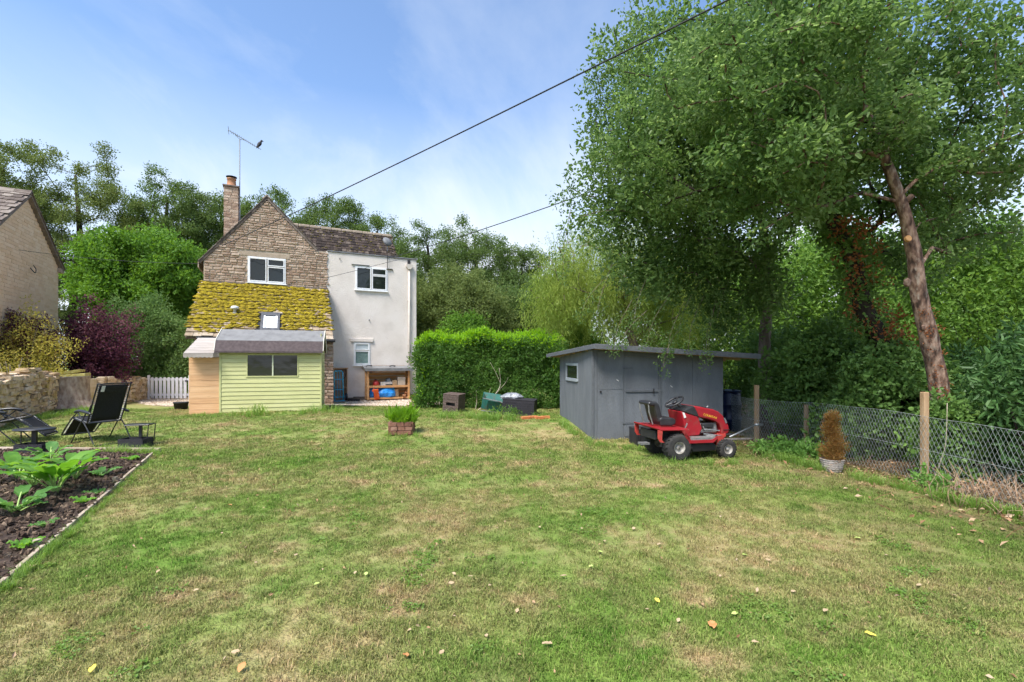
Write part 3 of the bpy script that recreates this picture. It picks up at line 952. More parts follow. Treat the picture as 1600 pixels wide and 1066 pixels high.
# ivy-clad tree
D = 8.3
tk = [(1425, 690, .16), (1400, 600, .15), (1381, 541, .14), (1348, 478, .14), (1327, 389, .13), (1297, 340, .12), (1270, 250, .10), (1262, 150, .07), (1265, 60, .05)]
tp = [(*at(u, v, D), r_) for u, v, r_ in tk]; tp[0] = (tp[0][0], tp[0][1], -.05, .18)
ivy, ipos, ipts = grow_tree('ivy_clad_tree', 'dark leaning tree wrapped in ivy and brown withered leaves', tp,
    [(5.4, 9.0, 6.2, 2.3, 1.6, 1.9, 3), (3.4, 8.6, 5.9, 1.8, 1.5, 1.9, 2.2), (4.6, 8.8, 7.3, 2.5, 1.6, 1.0, 1.0), (7.6, 9.2, 5.0, 1.6, 1.2, 2.0, 1.4)], L_mid, M_bark_dark, ncl=130, crad=.40, nspr=2300, size=(.55, 1.35), seed=502, shell=.3, mind=.55, tip=.011, flatz=.55)
def along(tp, n, rr, seed, v0=0, v1=1):
    rg = random.Random(seed); P = catmull([t[:3] for t in tp], 6); out = []
    for _ in range(n):
        p = P[int((len(P) - 1) * rg.uniform(v0, v1))]
        a = rg.uniform(0, 2 * PI); q = rg.uniform(.7, 1.2) * rr
        out.append((p.x + math.cos(a) * q, p.y + math.sin(a) * q, p.z + rg.uniform(-.12, .12)))
    return np.array(out)
pi_ = along(tp, 420, .24, 3, 0, .8)
scatter('ivy', L_ivy[0], L_ivy[1], pi_, np.random.RandomState(3).uniform(0, 6.28, (len(pi_), 3)), np.random.RandomState(3).uniform(.6, 1.1, len(pi_)), L_ivy[2], ivy, kind='stuff')
pi_ = along(tp[1:6], 95, .26, 4, 0, .95)
pi_[:, 1] -= .22
scatter('withered_leaves', L_brown[0], L_brown[1], pi_, np.random.RandomState(4).uniform(0, 6.28, (len(pi_), 3)), np.random.RandomState(4).uniform(.6, 1.1, len(pi_)), L_brown[2], ivy, kind='stuff')
# tree standing beside the shed
D = 11.2
tk = [(1197, 660, .15), (1196, 600, .14), (1195, 530, .125), (1200, 450, .11), (1192, 360, .09), (1170, 260, .07), (1150, 160, .05), (1140, 70, .03)]
tp = [(*at(u, v, D), r_) for u, v, r_ in tk]; tp[0] = (tp[0][0], tp[0][1], -.05, .18)
ash, _p, _q = grow_tree('ash_tree', 'tall leafy tree standing right of the grey shed, its crown over the roof', tp,
    [(4.8, 11.0, 6.6, 2.5, 1.8, 2.6, 3), (3.4, 10.3, 5.7, 1.9, 1.4, 1.6, 2.4), (3.5, 10.7, 8.2, 1.9, 1.5, 1.4, 1.0), (2.2, 10.2, 5.2, 1.0, .9, 1.1, .8), (4.8, 9.9, 3.4, 1.1, .7, 1.0, 1.3), (3.7, 9.7, 3.8, 1.2, .7, .9, 1.2), (2.8, 10.4, 4.2, 1.0, .7, .8, .8), (6.6, 11.4, 6.6, 1.8, 1.5, 1.8, 1.2), (2.4, 10.2, 6.3, 1.1, 1.0, 1.5, 1.2)],
    L_mid, M_bark, ncl=200, crad=.42, nspr=4100, size=(.6, 1.4), seed=503, shell=.3, mind=.52, tip=.011, droop=.5, flatz=.6)

# sprigs hanging in front of the shed
rg = random.Random(15); tw_, tp_ = MB(), []
for (u, v, D) in ((968, 545, 8.9), (958, 550, 8.9), (1035, 582, 8.9), (1042, 560, 8.9), (1108, 570, 9.0), (1104, 556, 9.0), (1010, 540, 8.9), (1075, 548, 9.0), (930, 520, 9.4), (905, 500, 9.8), (990, 515, 9.2), (1150, 520, 9.4), (880, 440, 10.2), (860, 420, 10.4), (1060, 520, 9.2), (1120, 500, 9.3)):
    e = at(u, v, D); st0 = at(u + rg.uniform(10, 45), v - rg.uniform(60, 120), D + .5)
    P_ = catmull([st0, st0.lerp(e, .6) + Vector((-.05, 0, .08)), e], 5)
    tw_.tube(P_, [.006 - .0004 * k for k in range(len(P_))], 4)
    for k in range(3, len(P_)):
        tp_.append(tuple(P_[k] + Vector((rg.uniform(-.06, .06), rg.uniform(-.06, .06), rg.uniform(-.05, .03)))))
tw_.build('hanging_twigs', M_bark, ash, True, world=True, kind='stuff')
scatter('hanging_leaves', L_apple[0], L_apple[1], tp_, np.random.RandomState(8).uniform(0, 6.28, (len(tp_), 3)), np.random.RandomState(8).uniform(.45, .8, len(tp_)), L_apple[2], ash, kind='stuff')

# undergrowth beyond the fence
for i, (u, v, D, rx, ry, rz, lf, n, sz, lab) in enumerate([
        (1300, 625, 9.6, 1.2, .8, 1.35, L_ivy, 1100, (.8, 1.3), 'ivy-leaved thicket behind the second fence post'),
        (1400, 630, 7.9, .95, .6, 1.0, L_ivy, 900, (.7, 1.2), 'dark ivy thicket left of the leaning apple trunk'),
        (1570, 640, 7.6, 1.0, .7, 1.08, L_laurel, 800, (.65, 1.0), 'glossy laurel bush at the right edge behind the fence'),
        (1475, 700, 6.45, .42, .22, .62, L_ivy, 260, (.6, 1.0), 'ivy growing round the foot of the leaning apple tree'),
        (1530, 690, 7.1, .6, .35, .7, L_laurel, 240, (.55, .9), 'low dark laurel growth right of the apple tree foot'),
        (1215, 610, 13.2, 1.1, .8, 1.4, L_ivy, 700, (.9, 1.4), 'dark bush in the shade beside the blue barrel'),
        (1330, 500, 19.0, 3.0, 1.4, 3.6, L_under, 1500, (1.4, 2.2), 'backlit green thicket between the two leaning trunks'),
        (1130, 500, 18.5, 2.4, 1.0, 3.0, L_under, 1100, (1.2, 1.8), 'green bush rising behind the grey shed roof'),
        (1530, 480, 14.5, 2.6, 1.2, 3.4, L_under, 1700, (1.1, 1.7), 'sunlit green thicket right of the apple trunk'),
        (1640, 640, 6.0, .7, .6, 1.1, L_laurel, 320, (.7, 1.1), 'laurel growth beside the fence, cut by the right edge'),
        ]):
    c = at(u, v, D)
    bush('thicket', lab, (c.x, c.y, max(.35, rz * .8)), (rx, ry, rz), lf, n, sz, 520 + i, 6, M_bark_dark, 'undergrowth beyond the wire fence', lump=.35, base=0.0, stem_r=.015)

# ================================================================== COTTAGE
TH = math.atan(.5)
HO = Vector((-10.714, 16.45, 0))
hc, hs = math.cos(TH), math.sin(TH)
def hx(u, s=0.0):
    """Cottage-local x of photo column u on the plane s metres behind the gable face."""
    r = (u - CX) / FPX
    return (r * (HO.y + hc * s) - HO.x + hs * s) / (hc - hs * r)
def hz(v, x, s=0.0):
    D = HO.y + hc * s + hs * x
    return CAM_H + (HOR - v) / FPX * D

M_stone = mat('rubble_stone', [(.19, .120, .085), (.34, .235, .17), (.46, .345, .26), (.54, .445, .36)], .92, 9, .7, 60, rnd=.62)
M_mortar = mat('lime_mortar', [(.36, .29, .21), (.52, .44, .34)], .95, 8, .6, 50)
M_render = mat('wall_render', [(.61, .555, .50), (.67, .615, .56), (.70, .65, .60)], .93, 1.6, .55, 22, dirt=((.50, .455, .41), 2.3, .56, .35))
M_plinth = mat('plinth_stain', [(.10, .085, .07), (.20, .17, .14)], .95, 4, .5, 30)
M_lintel = mat('stone_lintel', [(.34, .27, .20), (.42, .34, .26)], .9, 9, .5, 50)
M_upvc = mat('white_window_frame', [(.78, .79, .80), (.70, .71, .72)], .35, 6, spec=.5)
M_glass = glass_mat('window_glass')
M_frost = mat('obscured_glass', [(.05, .11, .10), (.15, .23, .21), (.30, .38, .35)], .12, 60, .5, 90, spec=.6)
M_tile = mat('stone_tile', [(.055, .045, .040), (.115, .090, .075), (.20, .165, .14), (.30, .26, .22)], .92, 7, .6, 50, rnd=.6)
M_wtile = mat('dark_stone_tile', [(.014, .011, .010), (.032, .023, .019), (.062, .045, .036), (.16, .13, .105)], .92, 9, .6, 50, rnd=.7)
M_slate = mat('stone_slate', [(.20, .145, .095), (.33, .255, .175), (.46, .39, .30)], .92, 9, .6, 50, rnd=.6, dirt=((.10, .075, .05), 5, .55, .6))
M_moss = mat('roof_moss', [(.085, .064, .014), (.21, .155, .013), (.34, .262, .015), (.44, .352, .024)], .95, 3.5, .8, 90, rnd=.35)
M_moss_dark = mat('dark_moss', [(.045, .040, .016), (.12, .10, .02), (.22, .17, .03)], .95, 5, .6, 70, rnd=.5)
M_black = mat('black_plastic', [(.018, .018, .020), (.030, .030, .032)], .5, 8)
M_lead = mat('lead_grey', [(.12, .125, .13), (.20, .205, .21)], .7, 6)
M_pot = mat('terracotta', [(.36, .17, .09), (.48, .26, .15)], .85, 10, .3, 40)
M_pipe = mat('cream_pipe', [(.50, .45, .39), (.58, .53, .47)], .6, 5)
M_alu = mat('weathered_aluminium', [(.30, .31, .32), (.42, .43, .44)], .45, 20, metal=.7)

cottage = thing('stone_cottage', 'stone cottage with a mossy lean-to roof and a pale rendered wing', 'house', HO, TH)
GW = hx(510)                       # gable width
RW = hx(651)                       # right end of the rendered wing
ZL, XA, ZA, XR, ZR = hz(404, 0), hx(417), hz(311, hx(417)), hx(494), hz(392, hx(494))
ZLT = hz(441, .2)                  # top of lean-to roof
ZRT = ZR + .02

# backing walls
MB().prism([(0, -.1), (GW, -.1), (GW, ZR), (XR, ZR), (XA, ZA - .06), (0, ZL)], .014, .45).build('gable_wall', M_mortar, cottage)
MB().bx(.02, .42, .45, 7.5, -.1, ZL - .05).build('side_wall', M_mortar, cottage)
# stones of the gable, laid in courses
WIN = (hx(387), hx(446.5), hz(443, 2.0), hz(403, 2.0))     # x0, x1, z0, z1
LIN = (WIN[0] - .25, WIN[1] + .14, WIN[3] + .02, WIN[3] + .17)
rg = random.Random(21)
def gable_span(z):
    x0 = 0.0 if z < ZL else (z - ZL) / (ZA - ZL) * XA
    x1 = GW + .06 if z < ZR else XR - (z - ZR) / (ZA - ZR) * (XR - XA)
    return x0, x1
stones = []
z = ZLT - .06
while z < ZA - .12:
    h = rg.uniform(.048, .095)
    x0, x1 = gable_span(z + h)
    if x1 - x0 < .12: break
    x = x0 + .02
    blocks = [b for b in (WIN, LIN) if z + h > b[2] - .005 and z < b[3] + .005]
    while x < x1 - .05:
        L = rg.uniform(.10, .28) if rg.random() < .85 else rg.uniform(.26, .42)
        e = min(x + L, x1 + (rg.uniform(-.05, .1) if x + L > x1 and z < ZR - .1 else 0))
        if x1 - e < .08 and z >= ZR - .1: e = x1
        a, b = x, e
        skip = False
        for q in blocks:
            if a < q[1] and b > q[0]:
                if a < q[0] - .05: b = q[0] - .01
                elif b > q[1] + .05: a = q[1] + .01
                else: skip = True
        if not skip and b - a > .05:
            stones.append((a, b, z, z + h, rg.uniform(-.012, .012)))
        x = e + .017
    z += h + .017
def stone_mesh(s, mb, rg):
    a, b, z0, z1, p = s
    j = .011
    y0 = .0 + p
    f = [(a + rg.uniform(0, j), y0 + rg.uniform(-j, j) * .5, z0 + rg.uniform(0, j)), (b - rg.uniform(0, j), y0 + rg.uniform(-j, j) * .5, z0 + rg.uniform(0, j)),
         (b - rg.uniform(0, j), y0 + rg.uniform(-j, j) * .5, z1 - rg.uniform(0, j)), (a + rg.uniform(0, j), y0 + rg.uniform(-j, j) * .5, z1 - rg.uniform(0, j))]
    cx_, cz_ = (a + b) / 2, (z0 + z1) / 2
    g = [(q[0] + (cx_ - q[0]) * .05, .09, q[2] + (cz_ - q[2]) * .05) for q in f]
    # a slightly smaller front face gives the rounded arris
    ff = [(q[0] + (cx_ - q[0]) * .10, q[1] - .014, q[2] + (cz_ - q[2]) * .22) for q in f]
    mb.add(ff + f + g, [(0, 1, 2, 3)] + [(i + 4, (i + 1) % 4 + 4, (i + 1) % 4, i) for i in range(4)] + [(i + 8, (i + 1) % 4 + 8, (i + 1) % 4 + 4, i + 4) for i in range(4)])
    return mb
stones.sort(key=lambda s: -(s[1] - s[0]) * (s[3] - s[2]))
for s in stones[:240]:
    stone_mesh(s, MB(), rg).build('stone', M_stone, cottage)
rest = MB()
for s in stones[240:]: stone_mesh(s, rest, rg)
if rest.v: rest.build('small_stones', M_stone, cottage, kind='stuff')
MB().bx(LIN[0], LIN[1], -.004, .1, LIN[2], LIN[3]).build('lintel', M_lintel, cottage, bevel=.008)

def window(parent, x0, x1, z0, z1, y, lights, frame=.045, name='window', glass=None, sill=True):
    """lights: list of (x0, x1, z0, z1) in 0..1 of the opening; each gets its sash and pane."""
    glass = glass or M_glass
    W, H = x1 - x0, z1 - z0
    fr = MB()
    fr.bx(x0, x0 + frame, y, y + .07, z0, z1).bx(x1 - frame, x1, y, y + .07, z0, z1)
    fr.bx(x0 + frame, x1 - frame, y, y + .07, z0, z0 + frame).bx(x0 + frame, x1 - frame, y, y + .07, z1 - frame, z1)
    w = fr.build(name, M_upvc, parent, bevel=.004)
    if sill: MB().bx(x0 - .03, x1 + .03, y - .05, y + .05, z0 - .035, z0 - .002).build('sill', M_upvc, w, bevel=.004)
    ix0, ix1, iz0, iz1 = x0 + frame, x1 - frame, z0 + frame, z1 - frame
    for i, (a, b, c, d) in enumerate(lights):
        q = (ix0 + a * (ix1 - ix0), ix0 + b * (ix1 - ix0), iz0 + c * (iz1 - iz0), iz0 + d * (iz1 - iz0))
        t = .034
        s = MB()
        yy = y - .012
        s.bx(q[0], q[0] + t, yy, y + .05, q[2], q[3]).bx(q[1] - t, q[1], yy, y + .05, q[2], q[3])
        s.bx(q[0] + t, q[1] - t, yy, y + .05, q[2], q[2] + t).bx(q[0] + t, q[1] - t, yy, y + .05, q[3] - t, q[3])
        s.build('sash', M_upvc, w, bevel=.004)
        g = glass[i] if isinstance(glass, list) else glass
        MB().bx(q[0] + t - .004, q[1] - t + .004, y + .018, y + .028, q[2] + t - .004, q[3] - t + .004).build('pane', g, w)
    return w
LAY = [(0, .485, 0, 1), (.515, 1, 0, .66), (.515, 1, .69, 1)]
window(cottage, WIN[0], WIN[1], WIN[2], WIN[3], -.032, LAY)

# main roof: two thick slopes behind the gable, verge proud of the face
def roof_slope(name, a, b, y0, y1, th, m_, parent, verge=True):
    return MB().slab([(a[0], y0, a[1]), (b[0], y0, b[1]), (b[0], y1, b[1]), (a[0], y1, a[1])], th).build(name, m_, parent)
dx = .16
sl = (ZA - ZL) / XA; sr = (ZA - ZR) / (XR - XA)
roof_slope('roof', (-dx, ZL - dx * sl + .08), (XA, ZA + .10), -.03, 7.6, .09, M_tile, cottage)
roof_slope('roof', (XA + .004, ZA + .10), (XR + .05, ZR + .06), -.03, 7.6, .09, M_tile, cottage)
for sgn, (a, b) in ((0, ((-dx, ZL - dx * sl + .085), (XA, ZA + .105))), (1, ((XR + .05, ZR + .065), (XA, ZA + .105)))):
    n = 16
    for i in range(n):
        t0, t1 = i / n, (i + 1.12) / n
        p0 = Vector((a[0] + (b[0] - a[0]) * t0, 0, a[1] + (b[1] - a[1]) * t0)); p1 = Vector((a[0] + (b[0] - a[0]) * t1, 0, a[1] + (b[1] - a[1]) * t1))
        MB().slab([(p0.x, -.05 + rg.uniform(-.015, .01), p0.z + .035), (p0.x, .3, p0.z + .035), (p1.x, .3, p1.z + .012), (p1.x, -.05 + rg.uniform(-.015, .01), p1.z + .012)], .022).build('verge_tile', M_tile, cottage)
rt = MB()
for i in range(16):
    y = -.03 + i * .48
    MB().prism([(XA - .16, ZA + .0), (XA, ZA + .17), (XA + .16, ZA + .0), (XA + .12, ZA + .0), (XA, ZA + .13), (XA - .12, ZA + .0)], y, y + .47).build('ridge_tile', M_lintel, cottage)
# left eave board seen edge-on
MB().bx(-.17, -.14, .0, 7.5, ZL - .32, ZL - .13).build('eaves_board', M_lintel, cottage)

# chimney
chx0, chx1 = hx(350, 2.4), hx(371.5, 2.4)
chz0, chz1 = ZL + .2, hz(287, chx0, 2.4)
ch = MB().bx(chx0 + .02, chx1 - .02, 2.42, 2.98, chz0, chz1 - .08).build('chimney', M_mortar, cottage)
z = chz0 + .0
k = 0
while z < chz1 - .12:
    h = rg.uniform(.075, .115)
    x = chx0 - .01
    while x < chx1 - .04:
        e = min(x + rg.uniform(.14, .3), chx1 + .01)
        if chx1 - e < .09: e = chx1 + .01
        MB().bx(x, e, 2.40, 2.46, z, z + h, .008, rg).build('chimney_stone', M_stone, ch)
        x = e + .014
    y = 2.47
    while y < 2.95:
        e = min(y + rg.uniform(.14, .26), 3.0)
        MB().bx(chx1 - .04, chx1 + .01, y, e, z, z + h, .008, rg).build('chimney_stone', M_stone, ch)
        y = e + .014
    z += h + .014
MB().bx(chx0 - .05, chx1 + .05, 2.35, 3.05, chz1 - .08, chz1 - .02).build('chimney_cap', M_tile, ch, bevel=.01)
pcx = (chx0 + chx1) / 2
MB().lathe([(.19, 0), (.185, .05), (.165, .08), (.15, .30), (.17, .31), (.17, .35), (.12, .35), (.12, .30)], 16, Matrix.Translation((pcx, 2.7, chz1 - .02))).build('chimney_pot', M_pot, ch, True)
MB().lathe([(.02, .34), (.02, .40), (.20, .41), (.20, .425), (.03, .46)], 14, Matrix.Translation((pcx, 2.7, chz1 - .02))).build('chimney_cowl', M_black, ch, True)
MB().slab([(chx1 + .012, 2.35, ZL + (chx1 + .0) * sl + .30), (chx1 + .2, 2.35, ZL + (chx1 + .2) * sl + .16), (chx1 + .2, 3.05, ZL + (chx1 + .2) * sl + .16), (chx1 + .012, 3.05, ZL + (chx1) * sl + .30)], .02).build('flashing', M_lead, ch)

# rendered wing: flat-topped front block, tiled roof behind it
MB().bx(GW - .02, RW, .02, 3.3, -.1, ZRT).build('rendered_wall', M_render, cottage, bevel=.015)
MB().bx(GW + .03, RW + .03, -.015, 3.3, ZRT + .001, ZRT + .05).build('parapet_coping', M_lead, cottage, bevel=.006)
pm = MB()
for i in range(14):
    xa = GW + .3 + (RW - GW - .3) * i / 14; xb = GW + .3 + (RW - GW - .3) * (i + 1) / 14
    pm.bx(xa, xb, .005 + rg.uniform(-.004, .004), .03, -.1, .20 + rg.uniform(-.03, .03))
pm.build('plinth', M_plinth, cottage)
wu = (hx(555), hx(605.5)); zu = (hz(454, 5.6), hz(417, 5.6))
window(cottage, wu[0], wu[1], zu[0], zu[1], .0, LAY)
MB().bx(wu[0] - .14, wu[0] + .55, -.03, .03, zu[1] + .03, zu[1] + .055).build('drip_ledge', M_lead, cottage)
wl_ = (hx(552.5), hx(578.5)); zl_ = (hz(571, 5.3), hz(535, 5.3))
window(cottage, wl_[0], wl_[1], zl_[0], zl_[1], .0, [(0, 1, 0, .64), (0, 1, .68, 1)], glass=[M_frost, mat('bright_glass', [(.42, .47, .50), (.55, .60, .63)], .1, 4, spec=.6)])
MB().bx(wl_[0] - .12, wl_[1] + .11, -.035, .03, zl_[1] + .02, zl_[1] + .15).build('lintel', M_render, cottage, bevel=.008)
dpx = hx(639)
dp = MB().tube([(dpx, -.05, .1), (dpx, -.05, hz(420, 7))], .038, 10).build('downpipe', M_pipe, cottage, True)
for v in (470, 540): MB().bx(dpx - .06, dpx + .06, -.06, .02, hz(v, 7) - .02, hz(v, 7) + .02).build('pipe_bracket', M_pipe, dp)
MB().prism([(dpx - .13, hz(413, 7)), (dpx - .13, hz(417, 7)), (dpx - .05, hz(421, 7)), (dpx + .05, hz(421, 7)), (dpx + .13, hz(417, 7)), (dpx + .13, hz(413, 7))], -.12, .02).build('rainwater_hopper', M_pipe, dp)
MB().bx(dpx - .06, dpx + .05, -.02, .03, hz(412, 7), hz(406, 7)).build('outlet', M_black, cottage)
for (u, v) in ((577, 500), (531, 408)): MB().lathe([(.03, 0), (.025, .02)], 8, Matrix.Translation((hx(u), .0, hz(v, 5.4))) @ Matrix.Rotation(R(90), 4, 'X')).build('wall_vent', M_lead, cottage)
# wing roof
WY0, WY1, WZ0, WZ1 = 3.15, 4.75, ZRT + .12, hz(359, 4.5, 4.75)
WX0, WX1 = XA + .3, hx(620, 3.6)
MB().slab([(WX0, WY0, WZ0), (WX1, WY0, WZ0), (WX1, WY1, WZ1), (WX0, WY1, WZ1)], .05).build('wing_roof', M_tile, cottage)
MB().slab([(WX0, WY1, WZ1), (WX1, WY1, WZ1), (WX1, WY1 + 1.6, WZ0), (WX0, WY1 + 1.6, WZ0)], .05).build('wing_roof', M_tile, cottage)
MB().add([(WX1 - .08, WY0 + .1, ZRT - .1), (WX1 - .08, WY1 + 1.5, ZRT - .1), (WX1 - .08, WY1, WZ1 - .08), (WX1 - .3, WY0 + .1, ZRT - .1), (WX1 - .3, WY1 + 1.5, ZRT - .1), (WX1 - .3, WY1, WZ1 - .08)], [(0, 1, 2), (5, 4, 3), (0, 3, 4, 1), (1, 4, 5, 2), (2, 5, 3, 0)]).build('wing_gable', M_mortar, cottage)
wt, wm = MB(), MB()
nr = 13
ddir = Vector((0, WY1 - WY0, WZ1 - WZ0)); dn = Vector((0, -(WZ1 - WZ0), (WY1 - WY0))).normalized()
rows_ = []
for r_ in range(nr):
    t = r_ / nr
    x = WX0 + rg.uniform(0, .1)
    while x < WX1 - .05:
        w = rg.uniform(.12, .24)
        b = Vector((x + w / 2, WY0, WZ0)) + ddir * (t + .55 / nr) + dn * (.022 + rg.uniform(0, .015))
        M = Matrix((Vector((1, 0, 0)), (ddir.normalized() - dn * .10).normalized(), dn)).transposed().to_4x4(); M.translation = b
        M = M @ Matrix.Rotation(rg.uniform(-.05, .05), 4, 'Z')
        rows_.append((M, min(w, WX1 - x) - .012))
        if rg.random() < .55 + .25 * smooth(.75, 1.0, t):
            wm.blob(b + dn * .01 + Vector((rg.uniform(-.08, .08), 0, rg.uniform(-.05, .03))), rg.uniform(.03, .075), rg.uniform(.03, .05), rg.uniform(.02, .04), 6, 3, .3, rg, low=-.2)
        x += w
# tiles this far off are only a few pixels each: the lowest courses singly, the rest joined
for M, w in rows_: wt.obx(M, w, ddir.length / nr * 1.35, .022, .004, rg)
wt.build('roof_tiles', M_wtile, cottage, kind='stuff')
wm.build('moss', M_moss_dark, cottage, True, kind='stuff')
for i in range(11):
    xa = WX0 + (WX1 - WX0) * i / 11
    MB().prism([(xa, WZ1 - .03), (xa + (WX1 - WX0) / 11 - .01, WZ1 - .03), (xa + (WX1 - WX0) / 11 - .01, WZ1 + .10), (xa, WZ1 + .10)], WY1 - .11, WY1 + .11).build('ridge_tile', M_lintel, cottage, bevel=.03)
# satellite dish at the roof end, cable bracket on the wall top
sx, sz = hx(605, 3.3), hz(378, hx(605, 3.3), 3.3)
dish = MB().lathe([(.03, .07), (.10, .055), (.18, .02), (.23, -.03), (.24, -.028), (.18, .03), (.10, .065), (.03, .08)], 18, Matrix.Translation((sx, 3.2, sz)) @ Matrix.Rotation(R(65), 4, 'X') @ Matrix.Rotation(R(18), 4, 'Y')).build('satellite_dish', M_lead, cottage, True)
MB().tube([(sx, 3.25, sz - .45), (sx, 3.3, sz - .1), (sx, 3.2, sz)], .02, 6).build('dish_arm', M_lead, dish)
bx_ = hx(605)
br = MB().tube([(bx_, -.04, hz(420, 6)), (bx_, -.04, hz(398, 6)), (bx_ + .05, -.04, hz(397, 6)), (bx_ + .35, -.02, hz(397, 6))], .014, 6).build('cable_bracket', M_black, cottage)
MB().bx(bx_ - .03, bx_ + .22, -.03, .03, hz(420, 6), hz(419, 6)).build('bracket_foot', M_black, br)

# lean-to --------------------------------------------------------------
LY = -2.75
ex0, ex1 = hx(288, LY), hx(521, LY)
LZE = hz(529, 2.0, LY)
tx0, tx1 = -.06, GW + .03
MB().bx(.05, GW - .03, -2.5, .0, -.1, LZE + .05).build('leanto_wall', M_mortar, cottage)
pier = []
z = .0
while z < LZE:
    h = rg.uniform(.07, .12)
    x = GW - .75
    while x < GW - .04:
        e = min(x + rg.uniform(.15, .32), GW)
        if GW - e < .08: e = GW
        a = (x, e, z, min(z + h, LZE), rg.uniform(-.01, .01))
        o_ = stone_mesh(a, MB(), rg).build('stone', M_stone, cottage); o_.location = (0, -2.53, 0)
        x = e + .012
    y = -2.42
    z += h + .012
MB().bx(GW - .03, GW - .005, -2.45, -.0, -.1, LZE + .25).build('leanto_side', M_mortar, cottage)
MB().slab([(ex0 + .02, LY + .05, LZE - .01), (ex1 - .02, LY + .05, LZE - .01), (tx1 - .02, .06, ZLT - .02), (tx0 + .02, .06, ZLT - .02)], .06).build('leanto_roof', M_tile, cottage)
A, B_, C_, D_ = Vector((ex0, LY, LZE)), Vector((ex1, LY, LZE)), Vector((tx1, 0, ZLT)), Vector((tx0, 0, ZLT))
def rp(s, t): return (A.lerp(B_, s)).lerp(D_.lerp(C_, s), t)
nrm = (B_ - A).cross(D_ - A).normalized()
if nrm.z < 0: nrm = -nrm
rows = 14
sky_x0, sky_x1, sky_t0, sky_t1 = .462, .618, .10, .44
MOSS = MB()
def mossy(s, t):
    k = 1.0 - .45 * smooth(.78, 1.1, s + (1 - t) * .1) + .55 * noise.noise((s * 7, t * 9, 3.3)) + .4 * noise.noise((s * 17, t * 17, 7.7))
    k -= .75 * smooth(.30, .02, t) * (1 - .2 * noise.noise((s * 9, 1, 1))) + .25 * smooth(.93, 1.0, t)
    return k
for r_ in range(rows):
    t0 = r_ / rows
    t1 = min(1.0, (r_ + 1.35) / rows)
    s = rg.uniform(-.02, .0)
    while s < .985:
        w = rg.uniform(.045, .085)
        s1 = min(s + w, 1.0)
        if 1 - s1 < .02: s1 = 1.0
        sa = max(0, s)
        if not (sa < sky_x1 - .01 and s1 > sky_x0 + .01 and t1 > sky_t0 + .02 and t0 < sky_t1 - .03):
            j = .006
            lift = .042 + rg.uniform(0, .018)
            q = [rp(sa + .001, t0) + nrm * lift, rp(s1 - .001, t0) + nrm * (lift + rg.uniform(-.006, .006)), rp(s1 - .001, t1) + nrm * .008, rp(sa + .001, t1) + nrm * .008]
            drop = (A - D_).normalized() * rg.uniform(-.02, .025)
            q[0] += drop; q[1] += drop
            MB().slab(q, .028).build('slate', M_slate, cottage)
        s = s1 if s1 < 1 else 1.1
mr_ = random.Random(77)
for _ in range(7600):
    s, t = mr_.random(), mr_.random()
    if sky_x0 - .008 < s < sky_x1 + .008 and sky_t0 - .01 < t < sky_t1 + .01: continue
    if mossy(s, t) < mr_.uniform(.28, .98): continue
    fr_ = (t * rows) % 1.0
    if fr_ > .75 and mr_.random() < .6: continue
    p = rp(s, t) + nrm * (.034 - .022 * fr_)
    r_ = mr_.uniform(.03, .085)
    MOSS.blob(p, r_ * 1.3, r_, mr_.uniform(.016, .042), 7, 3, .28, mr_, low=-.5)
MOSS.build('moss', M_moss, cottage, True, kind='stuff')
MB().bx(tx0, tx1 + .02, -.035, .02, ZLT + .0, ZLT + .05).build('lead_flashing', M_plinth, cottage)
MB().tube([(ex0 + .3, LY - .06, LZE - .04), (ex1 + .05, LY - .06, LZE - .04)], .05, 8).build('gutter', M_black, cottage)
# roof window
def rbox(mb, s0, s1, t0, t1, h0, h1):
    q = [rp(s0, t0), rp(s1, t0), rp(s1, t1), rp(s0, t1)]
    return mb.add([p + nrm * h0 for p in q] + [p + nrm * h1 for p in q], [(3, 2, 1, 0), (4, 5, 6, 7), (0, 1, 5, 4), (1, 2, 6, 5), (2, 3, 7, 6), (3, 0, 4, 7)])
sk = MB()
w_ = .018
rbox(sk, sky_x0 + .01, sky_x0 + .01 + w_, sky_t0, sky_t1 - .02, .0, .09); rbox(sk, sky_x1 - .01 - w_, sky_x1 - .01, sky_t0, sky_t1 - .02, .0, .09)
rbox(sk, sky_x0 + .01 + w_, sky_x1 - .01 - w_, sky_t0, sky_t0 + .045, .0, .085); rbox(sk, sky_x0 + .01 + w_, sky_x1 - .01 - w_, sky_t1 - .075, sky_t1 - .02, .0, .095)
skl = sk.build('roof_window', mat('dark_window_metal', [(.07, .072, .078), (.11, .112, .12)], .5, 10), cottage, bevel=.006)
a = MB()
rbox(a, sky_x0 + .028, sky_x0 + .042, sky_t0 + .045, sky_t1 - .075, .0, .075); rbox(a, sky_x1 - .042, sky_x1 - .028, sky_t0 + .045, sky_t1 - .075, .0, .075)
a.build('inner_frame', M_upvc, skl)
rbox(MB(), sky_x0 + .042, sky_x1 - .042, sky_t0 + .045, sky_t1 - .075, .03, .05).build('pane', mat('blind_behind_glass', [(.62, .66, .70), (.70, .73, .76)], .15, 3, spec=.6), skl)  # pale pane colour paints in the sky's reflection
a = MB(); rbox(a, sky_x0 - .012, sky_x0 + .01, sky_t0 - .03, sky_t1, .0, .035); rbox(a, sky_x1 - .01, sky_x1 + .012, sky_t0 - .03, sky_t1, .0, .035)
a.build('flashing', M_black, skl)
vp = rp(.285, .40)
rv_ = MB().lathe([(.05, -.05), (.05, .16), (.115, .17), (.125, .20), (.10, .255), (.04, .275)], 14, Matrix.Translation(vp)).build('roof_vent', mat('vent_grey', [(.48, .50, .51), (.62, .64, .65)], .5, 12), cottage, True)
